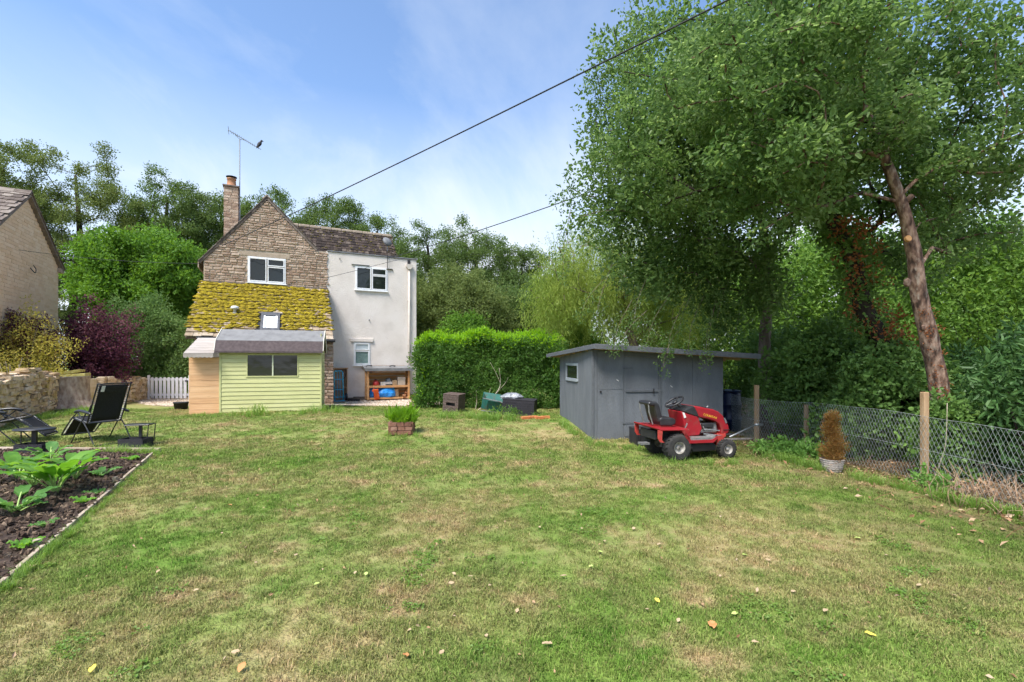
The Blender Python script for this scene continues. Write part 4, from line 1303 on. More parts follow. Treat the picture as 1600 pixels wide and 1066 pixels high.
MB().lathe([(.125, -.02), (.09, .03), (.055, .06)], 12, Matrix.Translation(vp)).build('vent_collar', M_lead, rv_, True)

# TV aerial with a bird on its boom
px_, pz0 = hx(374.5, 2.75), chz0 + .7
pz1 = hz(217, px_, 2.75)
aer = thing('tv_aerial', 'tall television aerial rising beside the chimney', 'aerial', (HO.x + hc * px_ - hs * 2.75, HO.y + hs * px_ + hc * 2.75, pz0), TH)
MB().tube([(0, 0, 0), (0, 0, pz1 - pz0)], .022, 8).build('mast', M_alu, aer)
for z in (.25, .8): MB().bx(-.16, .03, -.03, .03, z, z + .05).build('clamp', M_lead, aer)
b0 = Vector((hx(357, 2.75) - px_, 0, hz(207, px_, 2.75) - pz0)); b1 = Vector((hx(408, 2.75) - px_, 0, hz(228, px_, 2.75) - pz0))
MB().tube([b0, b1], .014, 6).build('boom', M_alu, aer)
MB().tube([b0.lerp(b1, .18), b0.lerp(b1, .34) + Vector((0, 0, -.10)), b0.lerp(b1, .5)], .011, 5).build('boom_brace', M_alu, aer)
for i in range(14):
    c = b0.lerp(b1, .08 + .9 * i / 14)
    MB().tube([c - Vector((0, .17 - .004 * i, 0)), c + Vector((0, .17 - .004 * i, 0))], .006, 5).build('element', M_alu, aer)
for s in (-1, 1):
    MB().tube([b0 + Vector((0, -.2, .08 * s)), b0 + Vector((0, .2, .08 * s))], .007, 5).build('reflector', M_alu, aer)
MB().tube([b0 + Vector((0, 0, -.12)), b0 + Vector((0, 0, .12))], .009, 5).build('reflector_post', M_alu, aer)
bp_ = b0.lerp(b1, .92)
bw = Matrix.Translation(aer.location) @ Matrix.Rotation(TH, 4, 'Z') @ (bp_ + Vector((0, 0, .014)))
bird = thing('bird', 'dark bird perched on the end of the television aerial', 'bird', bw, TH + .2)
M_bird = mat('bird_plumage', [(.020, .020, .024), (.05, .05, .055)], .7, 30)
bm_ = MB()
prof = [(.012, -.16), (.022, -.12), (.05, -.04), (.072, .05), (.066, .13), (.040, .18), (.038, .20), (.043, .235), (.036, .265), (.012, .285)]
bm_.lathe(prof, 12, Matrix.Translation((0, 0, .10)) @ Matrix.Rotation(R(28), 4, 'Y'))
bd = bm_.build('body', M_bird, bird, True)
hd = Matrix.Rotation(R(28), 4, 'Y') @ Vector((0, 0, .245)) + Vector((0, 0, .10))
MB().lathe([(.016, 0), (.010, .03), (.002, .06)], 8, Matrix.Translation(hd + Vector((.03, 0, 0))) @ Matrix.Rotation(R(95), 4, 'Y')).build('beak', M_black, bird)
for s in (-1, 1):
    MB().tube([(0, .02 * s, .06), (.0, .02 * s, 0)], .005, 5).build('leg', M_black, bird)
    MB().blob(hd + Vector((.022, .03 * s, .01)), .006, .006, .006, 6, 4).build('eye', M_black, bird)

# ================================================================== NEIGHBOURING HOUSE
M_block = mat('cut_stone', [(.68, .48, .29), (.77, .57, .37), (.82, .65, .46)], .92, 5, .5, 40, rnd=.6)
M_joint = mat('pale_joint', [(.68, .54, .40), (.76, .63, .48)], .95, 6, .4, 40)
NA = at(42, 305, 17.0)
nb = thing('neighbouring_house', 'tan stone gable of the neighbouring house, cut by the left edge', 'house', (NA.x, NA.y, 0), TH + PI / 2)
# local x runs away from the camera along the gable, local y to the left (into the house)
HS, NZA, NZE = 2.8, NA.z, NA.z - 2.02
MB().prism([(-HS, -.1), (HS, -.1), (HS, NZE), (0, NZA), (-HS, NZE)], .03, .4).build('gable_wall', M_joint, nb)
z, r_ = 2.2, 0
while z < NZA - .1:
    h = .125
    lim = HS if z + h < NZE else HS * (NZA - z - h) / (NZA - NZE)
    x = -min(lim, 2.0)
    x0 = x
    while x < lim - .03:
        e = min(x + (rg.uniform(.28, .5) if not (x == x0 and r_ % 2) else .18), lim)
        if lim - e < .08: e = lim
        MB().bx(x, e - .012, .012 + rg.uniform(-.004, .004), .06, z, z + h - .012, .003, rg).build('stone_block', M_block, nb)
        x = e
    z += h; r_ += 1
MB().slab([(-HS - .2, -.12, NZE - .14), (0, -.12, NZA + .08), (0, 6, NZA + .08), (-HS - .2, 6, NZE - .14)], .09).build('roof', M_tile, nb)
MB().slab([(HS + .2, -.12, NZE - .14), (.004, -.12, NZA + .08), (.004, 6, NZA + .08), (HS + .2, 6, NZE - .14)], .09).build('roof', M_tile, nb)
MB().bx(HS - .12, HS + .22, -.1, .05, NZE - .30, NZE - .12).build('corbel', M_lintel, nb)
pd = (Vector((0, 0, NZA + .08)) - Vector((-HS - .2, 0, NZE - .14))); nn = Vector((-pd.z, 0, pd.x)).normalized()
for i in range(13):
    for j in range(11):
        c = Vector((-HS - .2, 0, NZE - .14)) + pd * ((i + .55) / 13) + nn * .03 + Vector((0, -.14 + .25 * (j + .5) + (.12 if i % 2 else 0), 0))
        M = Matrix(((pd.normalized() - nn * .08).normalized(), Vector((0, 1, 0)), nn)).transposed().to_4x4(); M.translation = c
        MB().obx(M, pd.length / 13 * 1.25, .24, .022, .003, rg).build('roof_tile', M_tile, nb)
for j in range(7): MB().prism([(-.17, NZA + .02), (0, NZA + .19), (.17, NZA + .02)], -.14 + j * .45, -.14 + j * .45 + .44).build('ridge_tile', M_tile, nb)
for i in range(12):
    t0, t1 = i / 12, (i + 1.05) / 12
    a, b = Vector((HS + .2, 0, NZE - .14)), Vector((0, 0, NZA + .08))
    p0, p1 = a.lerp(b, t0), a.lerp(b, t1)
    MB().slab([(p0.x, -.16, p0.z + .03), (p0.x, .1, p0.z + .03), (p1.x, .1, p1.z + .015), (p1.x, -.16, p1.z + .015)], .025).build('verge_tile', M_tile, nb)
MB().tube(catmull([(.2, -.02, 5.0), (.35, -.10, 4.85), (.42, -.1, 5.0), (.36, -.05, 5.12)], 4), .015, 6).build('cable_hook', M_black, nb)

# ================================================================== GREEN GARDEN SHED AND PINE STORE
M_green = mat('lime_green_paint', [(.44, .445, .20), (.50, .50, .235), (.545, .54, .275)], .7, 2.5, .25, 60, rnd=.35, stretch=(1, 1, 4), dirt=((.38, .40, .19), 3, .60, .4))
M_pine = mat('pine_board', [(.50, .27, .13), (.64, .38, .20), (.72, .47, .27)], .75, 6, .2, 50, rnd=.45, stretch=(.4, .4, 6), dirt=((.30, .14, .06), 14, .66, .7))
M_felt_dark = mat('roof_felt_dark', [(.075, .058, .060), (.12, .095, .095)], .95, 14, .6, 120)
M_felt_light = mat('roof_felt_light', [(.17, .17, .17), (.225, .225, .222)], .95, 5, .5, 120, dirt=((.10, .095, .095), 6, .55, .5))
M_oldboard = mat('silvered_board', [(.27, .235, .205), (.37, .33, .295), (.44, .40, .365)], .85, 5, .3, 40, rnd=.4, stretch=(.5, .5, 5))
M_dark_glass = glass_mat('shed_glass', (.020, .022, .020), .08)
M_bare = mat('bare_timber', [(.40, .25, .13), (.52, .35, .20)], .8, 8, .2, 50, rnd=.3)

a, b = at(344, 645, 12.8), at(501.5, 642, 13.56)
SROT = math.atan2(b.y - a.y, b.x - a.x); SW = math.hypot(b.x - a.x, b.y - a.y); SH = 1.695
shed = thing('garden_shed', 'lime green boarded shed with a dark two-pane window', 'shed', (a.x, a.y, a.z), SROT)
sc_, ss_ = math.cos(SROT), math.sin(SROT)
def sx_(u, y=0.0):
    r = (u - CX) / FPX
    return (r * (a.y + sc_ * y) - a.x + ss_ * y) / (sc_ - ss_ * r)
def sz_(v, x, y=0.0):
    return CAM_H + (HOR - v) / FPX * (a.y + sc_ * y + ss_ * x) - a.z
MB().bx(.03, SW - .03, .03, 1.15, -.12, SH).build('wall', M_bare, shed)
w0, w1 = sx_(385), sx_(466.5); v0, v1 = sz_(589, 1.3), sz_(553.5, 1.3)
npk = 15; ph = SH / npk
for i in range(npk):
    z0, z1 = i * ph, (i + 1) * ph - .006
    segs = [(0, SW)]
    if z1 > v0 and z0 < v1:
        if z0 < v0 - .03: MB().bx(0, SW, -.006, .03, z0, v0 - .002).build('plank', M_green, shed)
        if z1 > v1 + .03: MB().bx(0, SW, -.006, .03, v1 + .002, z1).build('plank', M_green, shed)
        segs = [(0, w0 - .002), (w1 + .002, SW)]
    for (xa, xb) in segs:
        MB().add([(xa, -.016, z0), (xb, -.016, z0), (xb, -.004, z1), (xa, -.004, z1), (xa, .03, z0), (xb, .03, z0), (xb, .03, z1), (xa, .03, z1)],
                 [(0, 1, 2, 3), (7, 6, 5, 4), (0, 4, 5, 1), (1, 5, 6, 2), (2, 6, 7, 3), (3, 7, 4, 0)]).build('plank', M_green, shed)
for x in (-.02, SW - .025): MB().bx(x, x + .045, -.024, .03, -.0, SH - .0).build('corner_strip', M_green, shed, bevel=.004)
for i in range(npk):
    MB().bx(SW - .002, SW + .014, .032, 1.15, i * ph, (i + 1) * ph - .006).build('plank', M_green, shed)
fr = MB()
t = .03
fr.bx(w0, w0 + t, -.022, .03, v0, v1).bx(w1 - t, w1, -.022, .03, v0, v1).bx(w0 + t, w1 - t, -.022, .03, v0, v0 + t).bx(w0 + t, w1 - t, -.022, .03, v1 - t, v1)
wn_ = fr.build('window', M_green, shed)
mid = (w0 + w1) / 2
MB().bx(mid - .016, mid + .016, -.026, .03, v0 + t, v1 - t).build('glazing_bar', mat('pale_glazing_bar', [(.52, .55, .38), (.6, .62, .46)], .6, 5), wn_)
for (xa, xb) in ((w0 + t, mid - .016), (mid + .016, w1 - t)): MB().bx(xa, xb, .0, .012, v0 + t, v1 - t).build('pane', M_dark_glass, wn_)
# felted roof, front slope broken like a mansard
prof = [(-.15, SH - .03), (-.02, SH + .26), (.58, SH + .60), (1.18, SH + .26), (1.3, SH - .03)]
x0, x1 = -.10, SW + .06
MB().slab([(x0, prof[0][0], prof[0][1]), (x1, prof[0][0], prof[0][1]), (x1, prof[1][0], prof[1][1]), (x0, prof[1][0], prof[1][1])], .02).build('roof', M_felt_dark, shed)
MB().slab([(x0, prof[1][0], prof[1][1] + .003), (x1, prof[1][0], prof[1][1] + .003), (x1, prof[2][0], prof[2][1]), (x0, prof[2][0], prof[2][1])], .02).build('roof', M_felt_light, shed)
MB().slab([(x0, prof[2][0] + .002, prof[2][1]), (x1, prof[2][0] + .002, prof[2][1]), (x1, prof[4][0], prof[4][1]), (x0, prof[4][0], prof[4][1])], .02).build('roof', M_felt_light, shed)
MB().bx(x0, x1, -.165, -.142, SH - .075, SH - .028).build('fascia', M_felt_dark, shed)
for x in (x0 - .018, x1 + .001):
    mm = MB()
    for (p, q) in ((prof[0], prof[1]), (prof[1], prof[2]), (prof[2], prof[4])):
        mm.slab([(x, p[0], p[1] + .02), (x + .017, p[0], p[1] + .02), (x + .017, q[0], q[1] + .02), (x, q[0], q[1] + .02)], .10)
    mm.build('bargeboard', mat('pale_bargeboard', [(.55, .52, .44), (.62, .6, .52)], .7, 6), shed)
MB().prism([(SW - .03, SH), (SW - .005, SH), (SW - .005, SH + .5), (SW - .03, SH + .5)], .25, .9).build('gable_panel', M_green, shed)
MB().bx(.03, SW, .06, 1.1, -.2, -.006).build('base', M_plinth, shed)

store = thing('pine_store', 'unpainted pine tool store with scalloped fascia joined to the green shed', 'tool store', (a.x - sc_ * .0, a.y, a.z), SROT)
PX0 = sx_(297, .06)
ph2 = .155; n2 = 10
for i in range(n2):
    MB().bx(PX0, -.035, .04, .065, i * ph2 - .06, (i + 1) * ph2 - .065, .001).build('plank', M_pine, store)
    MB().bx(PX0 - .022, PX0 - .001, .042, 1.05, i * ph2 - .06, (i + 1) * ph2 - .065).build('plank', M_pine, store)
MB().bx(PX0 + .03, -.05, .075, 1.0, -.1, 1.50).build('carcass', M_bare, store)
rx0 = sx_(286.5, -.2); z_e = sz_(553, -.6, -.2); z_t = sz_(529, -.6, .55)
for i in range(6):
    t0, t1 = i / 6, (i + .97) / 6
    ya, yb = -.2 + .75 * t0, -.2 + .75 * t1
    za, zb = z_e + (z_t - z_e) * t0, z_e + (z_t - z_e) * t1
    xs0 = rx0 + .02 * i
    MB().slab([(xs0, ya, za + .02), (-.105, ya, za + .02), (-.105, yb, zb + .02), (xs0 + .015, yb, zb + .02)], .022).build('roof_board', M_oldboard, store)
pl = [(rx0, z_e + .012), (-.105, z_e + .012)]
ns_ = 7
sc2 = []
for i in range(ns_ * 6 + 1):
    t_ = i / (ns_ * 6)
    x = -.105 + (rx0 + .105) * t_
    sc2.append((x, z_e - .075 - .028 * abs(math.sin(t_ * ns_ * PI))))
MB().prism([(rx0, z_e + .012)] + list(reversed(sc2)) + [(-.105, z_e + .012)], -.225, -.205).build('scalloped_fascia', M_oldboard, store)

# ================================================================== PICKET GATE
M_gate = mat('grey_white_paint', [(.58, .57, .58), (.68, .67, .68)], .6, 5, .1, 60, rnd=.2)
g0 = on_ground(231, 625); g1x = (296 - CX) / FPX * g0.y
gate = thing('picket_gate', 'pale grey picket gate with rounded tops beside the stone wall', 'gate', (g0.x, g0.y, g0.z), R(3))
gw = g1x - g0.x
for x in (0, gw - .08): MB().bx(x, x + .08, -.04, .04, -.05, 1.0).build('gate_post', M_gate, gate, bevel=.012)
for z in (.16, .78): MB().bx(.08, gw - .08, .012, .045, z, z + .09).build('rail', M_gate, gate)
npk = 9
pw = (gw - .24) / npk
for i in range(npk):
    xa = .12 + i * pw; xb = xa + pw * .68; r_ = (xb - xa) / 2; cx_ = (xa + xb) / 2
    poly = [(xa, .06), (xb, .06)] + [(cx_ + r_ * math.cos(q), .86 + r_ * math.sin(q)) for q in [PI * k / 8 for k in range(9)]]
    MB().prism(poly, -.012, .011).build('picket', M_gate, gate)
MB().bx(gw - .22, gw - .1, -.03, -.013, .74, .79).build('latch', M_black, gate)
q = on_ground(283, 640)
tub = MB().lathe([(.16, 0), (.19, .19), (.205, .19), (.205, .22), (.175, .22), (.15, .03)], 14, Matrix.Translation(q)).build('plant_tub', M_black, None, True)
tag(tub, 'small black tub standing beside the pine store', 'tub')

# ================================================================== THINGS BELOW THE RENDERED WALL
def hw(x, y, z=0.0):
    return Vector((HO.x + hc * x - hs * y, HO.y + hs * x + hc * y, z))
M_shelf = mat('stained_shelf_timber', [(.40, .19, .075), (.55, .30, .13), (.62, .38, .19)], .75, 5, .2, 50, rnd=.4, stretch=(.6, .6, 4))
YS = -.62
S0, S1 = hx(573.5, YS), hx(640.5, YS)
gz = .10
base = hw(S0, YS, gz)
wS = S1 - S0
zt = hz(575, S0 + .9, YS) - gz
rack = thing('log_store', 'open timber shelf unit with grey felt roof against the rendered wall', 'shelf unit', base, TH)
for x in (0, wS - .08):
    MB().bx(x, x + .08, 0, .07, 0, zt - .05).build('post', M_shelf, rack, bevel=.004)
    MB().bx(x, x + .08, .46, .53, 0, zt + .06).build('post', M_shelf, rack, bevel=.004)
zs = hz(604, S0 + .9, YS) - gz
MB().bx(.08, wS - .08, .004, .05, zs - .04, zs + .045).build('shelf_edge', M_shelf, rack)
for k in range(4): MB().bx(.03, wS - .03, .055 + .1 * k, .15 + .1 * k, zs + .0, zs + .02).build('shelf_board', M_shelf, rack)
for k in range(9):
    MB().bx(.08, wS - .08, .50, .515, .08 + k * .145, .08 + k * .145 + .10).build('back_slat', M_shelf, rack)
    for x in (.012, wS - .028): MB().bx(x, x + .016, .072, .458, .08 + k * .135, .08 + k * .135 + .10).build('side_slat', M_shelf, rack)
MB().bx(.08, wS - .08, .02, .06, .02, .09).build('floor_rail', M_shelf, rack)
MB().slab([(-.10, -.10, zt - .02), (wS + .12, -.10, zt - .02), (wS + .12, .58, zt + .10), (-.10, .58, zt + .10)], .03).build('roof', M_felt_light, rack)
MB().bx(-.10, wS + .12, -.125, -.101, zt - .12, zt - .01).build('roof_edge', M_lead, rack)
def in_rack(x, y, z): return hw(S0 + x, YS + y, gz + z)
def rx_(u): return hx(u, YS + .12) - S0
M_red = mat('red_can', [(.42, .03, .03), (.5, .05, .04)], .4, 10, spec=.5)
q = in_rack(rx_(588), .18, zs + .022)
can = thing('fuel_can', 'small red can at the left of the shelf', 'can', q, TH)
MB().lathe([(.10, 0), (.125, .03), (.13, .12), (.10, .18), (.04, .20), (.035, .24)], 14).build('body', M_red, can, True)
MB().tube([(-.09, 0, .17), (-.05, 0, .25), (.04, 0, .25)], .012, 6).build('handle', M_red, can)
MB().lathe([(.04, .24), (.04, .27)], 10).build('cap', M_black, can)
def carton(u, w, h, z, m_, lab, name='box', turn=0.0, y=.2, d=.24, cat='box'):
    r = thing(name, lab, cat, in_rack(rx_(u), y, z), TH + turn)
    MB().bx(-w / 2, w / 2, -d / 2, d / 2, 0, h).build('carton', m_, r, bevel=.006)
    MB().bx(-w / 2 - .006, w / 2 + .006, -d / 2 - .006, d / 2 + .006, h * .72, h + .006).build('lid', m_, r, bevel=.006)
    return r
M_card = mat('cardboard', [(.44, .30, .17), (.54, .38, .23)], .85, 6)
M_paper = mat('white_box', [(.60, .58, .54), (.72, .70, .66)], .7, 6)
M_dkbox = mat('dark_box', [(.05, .055, .06), (.09, .09, .1)], .6, 6)
carton(598.5, .18, .15, zs + .022, M_paper, 'small white box next to the red can on the shelf')
carton(607.5, .26, .06, zs + .022, M_dkbox, 'flat dark box under the grey helmet on the shelf')
carton(607.5, .26, .08, zs + .092, M_paper, 'white box directly under the grey helmet on the shelf')
hel = MB().lathe([(.115, 0), (.12, .02), (.11, .08), (.07, .13), (.015, .145)], 14, Matrix.Translation(in_rack(rx_(607.5), .2, zs + .182))).build('helmet', mat('grey_helmet', [(.18, .19, .2), (.3, .31, .32)], .35, 8), None, True)
tag(hel, 'rounded grey helmet on top of the white box', 'helmet')
carton(616.5, .18, .22, zs + .022, M_card, 'brown cardboard box in the middle of the shelf')
carton(627, .30, .34, zs + .022, mat('pale_carton', [(.55, .46, .35), (.63, .55, .45)], .8, 7), 'large pale carton at the right of the shelf')
carton(618, .26, .30, .09, M_card, 'cardboard box behind the blue bag on the ground shelf', y=.26)
# blue bag: crumpled sack with peaks
def sack(name, lab, pos, prof, m_, seed, n=18, squash=.6, turn=0.0, cat='bag', peaks=()):
    rg = random.Random(seed); mb = MB(); rows = []
    for i, (r, z) in enumerate(prof):
        row = []
        for k in range(n):
            an = 2 * PI * k / n
            f = 1 + .22 * noise.noise((math.cos(an) * 1.7 + seed, math.sin(an) * 1.7, z * 7)) + .08 * rg.uniform(-1, 1)
            zz = z
            for (pa, ph_, pw_) in peaks:
                dd = abs((an - pa + PI) % (2 * PI) - PI)
                if i >= len(prof) - 3: zz += ph_ * math.exp(-(dd / pw_) ** 2) * (i - len(prof) + 4) / 3
            row.append(len(mb.v)); mb.v.append((r * f * math.cos(an), r * f * math.sin(an) * squash, zz))
        rows.append(row)
    for i in range(len(rows) - 1):
        for k in range(n): mb.f.append((rows[i][k], rows[i][(k + 1) % n], rows[i + 1][(k + 1) % n], rows[i + 1][k]))
    mb.f.append(tuple(rows[-1]))
    o = mb.build(name, m_, None, False)
    o.location = pos; o.rotation_euler = (0, 0, TH + turn)
    return tag(o, lab, cat)
M_blue = mat('blue_bag_plastic', [(.010, .15, .52), (.02, .24, .68), (.05, .34, .78)], .35, 9, .5, 26, spec=.5)
sack('carrier_bag', 'large crumpled bright blue bag on the bottom of the shelf unit', in_rack(rx_(604), .14, .07), [(.26, 0), (.37, .06), (.37, .18), (.29, .30), (.18, .40), (.09, .46)], M_blue, 3, 22, .42, 0, 'bag', ((.2, .26, .45), (2.9, .16, .5)))
sack('carrier_bag', 'smaller blue bag behind the orange item, bottom left of the shelf', in_rack(rx_(585), .22, .07), [(.14, 0), (.19, .08), (.18, .22), (.14, .36), (.07, .42)], M_blue, 7, 16, .5, .3)
M_orange = mat('orange_plastic', [(.62, .09, .02), (.75, .14, .03)], .5, 9)
og = thing('kneeling_pad', 'orange-red plastic item leaning at the front of the bottom shelf', 'pad', in_rack(rx_(587), -.03, 0.0), TH)
MB().obx(Matrix.Translation((0, 0, .22)) @ Matrix.Rotation(R(12), 4, 'X') @ Matrix.Rotation(R(-10), 4, 'Y'), .20, .06, .42).build('pad', M_orange, og, bevel=.02)
MB().obx(Matrix.Translation((-.08, -.03, .36)) @ Matrix.Rotation(R(30), 4, 'Y'), .16, .05, .12).build('flap', M_orange, og, bevel=.02)
for i, (u, r_, lab) in enumerate(((635, .09, 'terracotta pot at the right of the bottom shelf'), (631, .07, 'smaller terracotta pot beside the larger one on the bottom shelf'))):
    o = MB().lathe([(r_ * .7, 0), (r_, r_ * 1.7), (r_ * 1.1, r_ * 1.7), (r_ * 1.1, r_ * 2.1), (r_ * .9, r_ * 2.1), (r_ * .6, .03)], 14, Matrix.Translation(in_rack(rx_(u), .16 - .12 * i, .02 + .07 * (1 - i)))).build('flower_pot', M_pot, None, True)
    tag(o, lab, 'pot', 'terracotta pots in the shelf unit')
for u, z, lab in ((577, zt + .07, 'black clamp lying on the left of the shelf roof'), (614, zt + .06, 'small black bracket lying on the middle of the shelf roof')):
    r = thing('clamp', lab, 'clamp', in_rack(hx(u, YS) - S0, .12, z - .03), TH + .2)
    MB().tube([(-.11, 0, .03), (-.04, .02, .055), (.05, -.02, .05), (.12, 0, .035)], .022, 6).build('bar', M_black, r, True)
    MB().lathe([(.03, 0), (.035, .03), (.02, .05)], 8, Matrix.Translation((.1, 0, .02))).build('knob', M_black, r, True)

# tall open cabinet with the blue sack truck in front
C0, C1 = hx(521.5, -.42), hx(543, -.42)
cab = thing('open_cabinet', 'narrow tall brown timber cabinet standing against the rendered wall', 'cabinet', hw(C0, -.42, .1), TH)
wC = C1 - C0; hC = hz(575.5, C0, -.42) - .1
M_ply = mat('brown_ply', [(.42, .26, .16), (.54, .36, .24)], .8, 5, .2, 40, stretch=(1, 1, .3))
MB().bx(0, wC, .36, .38, 0, hC - .02).build('back_panel', M_ply, cab)
for x in (0, wC - .025): MB().bx(x, x + .025, 0, .36, 0, hC - .02).build('side_panel', M_ply, cab)
MB().bx(-.03, wC + .03, -.04, .40, hC - .018, hC + .012).build('top', M_bare, cab, bevel=.004)
MB().bx(.026, wC - .026, .01, .35, .5, .52).build('shelf', M_ply, cab)
M_teal = mat('blue_enamel', [(.03, .38, .60), (.07, .48, .70)], .45, 10, dirt=((.10, .07, .05), 14, .62, .6))
H0, H1 = hx(520, -.62), hx(539, -.62)
wH = H1 - H0; hH = hz(580, H0, -.62) - .12
truck = thing('sack_truck', 'blue tubular sack truck leaning on the narrow cabinet', 'sack truck', hw(H0, -.66, .12), TH)
lean = .20
def tk_(x, z, y=0.0): return (x, y + lean * z / hH, z)
MB().tube([tk_(.06, .02), tk_(.06, hH - .06), tk_(.10, hH), tk_(wH - .10, hH), tk_(wH - .06, hH - .06), tk_(wH - .06, .02)], .021, 8).build('frame', M_teal, truck, True)
for z in (.42, .8): MB().tube([tk_(.06, z), tk_(wH - .06, z)], .015, 6).build('cross_bar', M_teal, truck)
for x in (.17, wH - .17): MB().tube([tk_(x, .1), tk_(x, hH - .02)], .011, 6).build('upright', M_teal, truck)
MB().bx(.02, wH - .02, -.24, .0, .0, .016).build('toe_plate', M_teal, truck, bevel=.004)
for x in (-.05, wH + .05):
    wh = MB().lathe([(.05, -.04), (.13, -.04), (.145, -.02), (.145, .02), (.13, .04), (.05, .04)], 16, Matrix.Translation((x, .06, .14)) @ Matrix.Rotation(R(90), 4, 'Y')).build('wheel', M_black, truck, True)
    MB().lathe([(.015, -.043), (.075, -.043), (.075, .043), (.015, .043)], 14, Matrix.Translation((x, .06, .14)) @ Matrix.Rotation(R(90), 4, 'Y')).build('hub', M_teal, wh, True)
MB().tube([(-.05, .06, .14), (wH + .05, .06, .14)], .014, 6).build('axle', M_teal, truck)
for x in (.04, wH - .04): MB().tube([tk_(x, hH - .3), (x + (-.07 if x < .2 else .07), lean * .8 + .05, hH - .22), (x + (-.07 if x < .2 else .07), lean * .9 + .05, hH - .1)], .014, 6).build('grip', M_black, truck)
# hose coil on the ground by the wall
hp = hw(hx(552, -.3), -.3, .06)
o = MB(); 
for k in range(3): o.tube([(.24 * math.cos(q) * (1 + .04 * k), .13 * math.sin(q), .02 + .025 * k + .01 * math.sin(3 * q + k)) for q in [2 * PI * j / 20 for j in range(20)]], .014, 6, closed=True)
o = o.build('hose', M_black, None, True); o.location = hp; tag(o, 'coil of black hose at the foot of the rendered wall', 'hose')
# brick planter on the lawn
pl0 = on_ground(628, 677)
pz = thing('brick_planter', 'small square brick planter with fresh green shoots on the lawn', 'planter', pl0, R(6))
M_brick = mat('old_brick', [(.12, .055, .038), (.22, .105, .07), (.32, .19, .14)], .9, 12, .5, 60, rnd=.6)
S = .21
for r_ in range(3):
    for side in range(4):
        for k in range(3):
            x = -S + (k * .145) + (.0 if r_ % 2 else -.0)
            c = Vector((x + .065 + (.0 if r_ % 2 == 0 else .02), -S, .045 + r_ * .085))
            M = Matrix.Rotation(side * PI / 2, 4, 'Z') @ Matrix.Translation(c)
            MB().obx(M, .135, .08, .075, .005, rg).build('brick', M_brick, pz)
MB().bx(-S + .02, S - .02, -S + .02, S - .02, .0, .22).build('soil', M_soil, pz)
L_fern = kind_('fern', [(.10, .22, .02), (.18, .34, .035), (.28, .44, .07)], 22, .10, .20, .018, .4, 41, 3, hang=-1.5)
rs = np.random.RandomState(12)
pp = np.stack([rs.uniform(-.2, .2, 46), rs.uniform(-.16, .16, 46), rs.uniform(.24, .40, 46)], 1) + np.array(tuple(pl0))
scatter('shoots', L_fern[0], L_fern[1], pp, turns(46, rs, .25), rs.uniform(.6, 1.2, 46), L_fern[2], pz, kind='stuff')

# ================================================================== HEDGE
hx0, hx1, hy0, hy1, hh = -2.86, 1.5, 14.0, 15.7, 2.23
hedge = thing('clipped_hedge', 'clipped dense green hedge with bright new growth on top', 'hedge', ((hx0 + hx1) / 2, (hy0 + hy1) / 2, .1), 0)
rs = np.random.RandomState(31)
def hedge_pts(n, faces):
    out = []
    for _ in range(n):
        f = rs.choice(4, p=faces)
        x, y, z = rs.uniform(hx0, hx1), rs.uniform(hy0, hy1), rs.uniform(.25, hh)
        dpt = abs(rs.normal(0, .10))
        if f == 0: y = hy0 + dpt
        elif f == 1: z = hh - dpt
        elif f == 2: x = hx0 + dpt
        else: x = hx1 - dpt
        k = 1 - .22 * (1 - min(1, (z - .1) / .9)) ** 2
        # rounded shoulders and an uneven, lumpy face
        lum = .30 * noise.noise((x * 1.3, z * 1.3, y * 1.3)) + .26 * noise.noise((x * 4, z * 4, y * 4))
        tz = smooth(hh - .5, hh, z)
        if f == 0: y += .16 * tz * tz + lum + .25 * (1 - k) * 2
        if f == 1: z += lum * .8 - .18 * smooth(.45, 0, x - hx0) - .18 * smooth(.45, 0, hx1 - x) + .03 * math.sin(x * 5)
        if f in (2, 3): x += (lum + .12 * tz * tz) * (1 if f == 2 else -1)
        out.append((x, y, z))
    return np.array(out)
hp_ = hedge_pts(3700, [.62, .2, .1, .08])
scatter('foliage', L_hedge[0], L_hedge[1], hp_, rs.uniform(0, 6.28, (len(hp_), 3)), rs.uniform(.8, 1.35, len(hp_)), L_hedge[2], hedge, kind='stuff')
ht = hedge_pts(1500, [.0, .95, .03, .02])
scatter('new_growth', L_hedge_top[0], L_hedge_top[1], ht + np.array([0, 0, .06]), turns(len(ht), rs, .2), rs.uniform(.7, 1.4, len(ht)), L_hedge_top[2], hedge, kind='stuff')
sh = np.stack([rs.uniform(hx0, hx1, 90), rs.uniform(hy0 + .1, hy1, 90), np.full(90, hh) + rs.uniform(.08, .26, 90)], 1)
scatter('stray_shoots', L_hedge_top[0], L_hedge_top[1], sh, turns(90, rs, .25), rs.uniform(.6, 1.1, 90), L_hedge_top[2], hedge, kind='stuff')
MB().bx(hx0 + .35, hx1 - .35, hy0 + .42, hy1 - .3, .35, hh - .35).build('twig_core', mat('dark_twigs', [(.014, .016, .009), (.03, .028, .016)], 1.0, 12), hedge, bevel=.2)  # solid dark box, its colour standing in for shade between leaf clumps
for k in range(12):
    x = hx0 + .3 + k * .33
    MB().tube([(x, hy0 + .5, .0), (x + rs.uniform(-.1, .1), hy0 + .45, .4), (x + rs.uniform(-.2, .2), hy0 + .3, .95)], [.03, .025, .012], 6).build('stem', M_bark_dark, hedge, True, world=True)

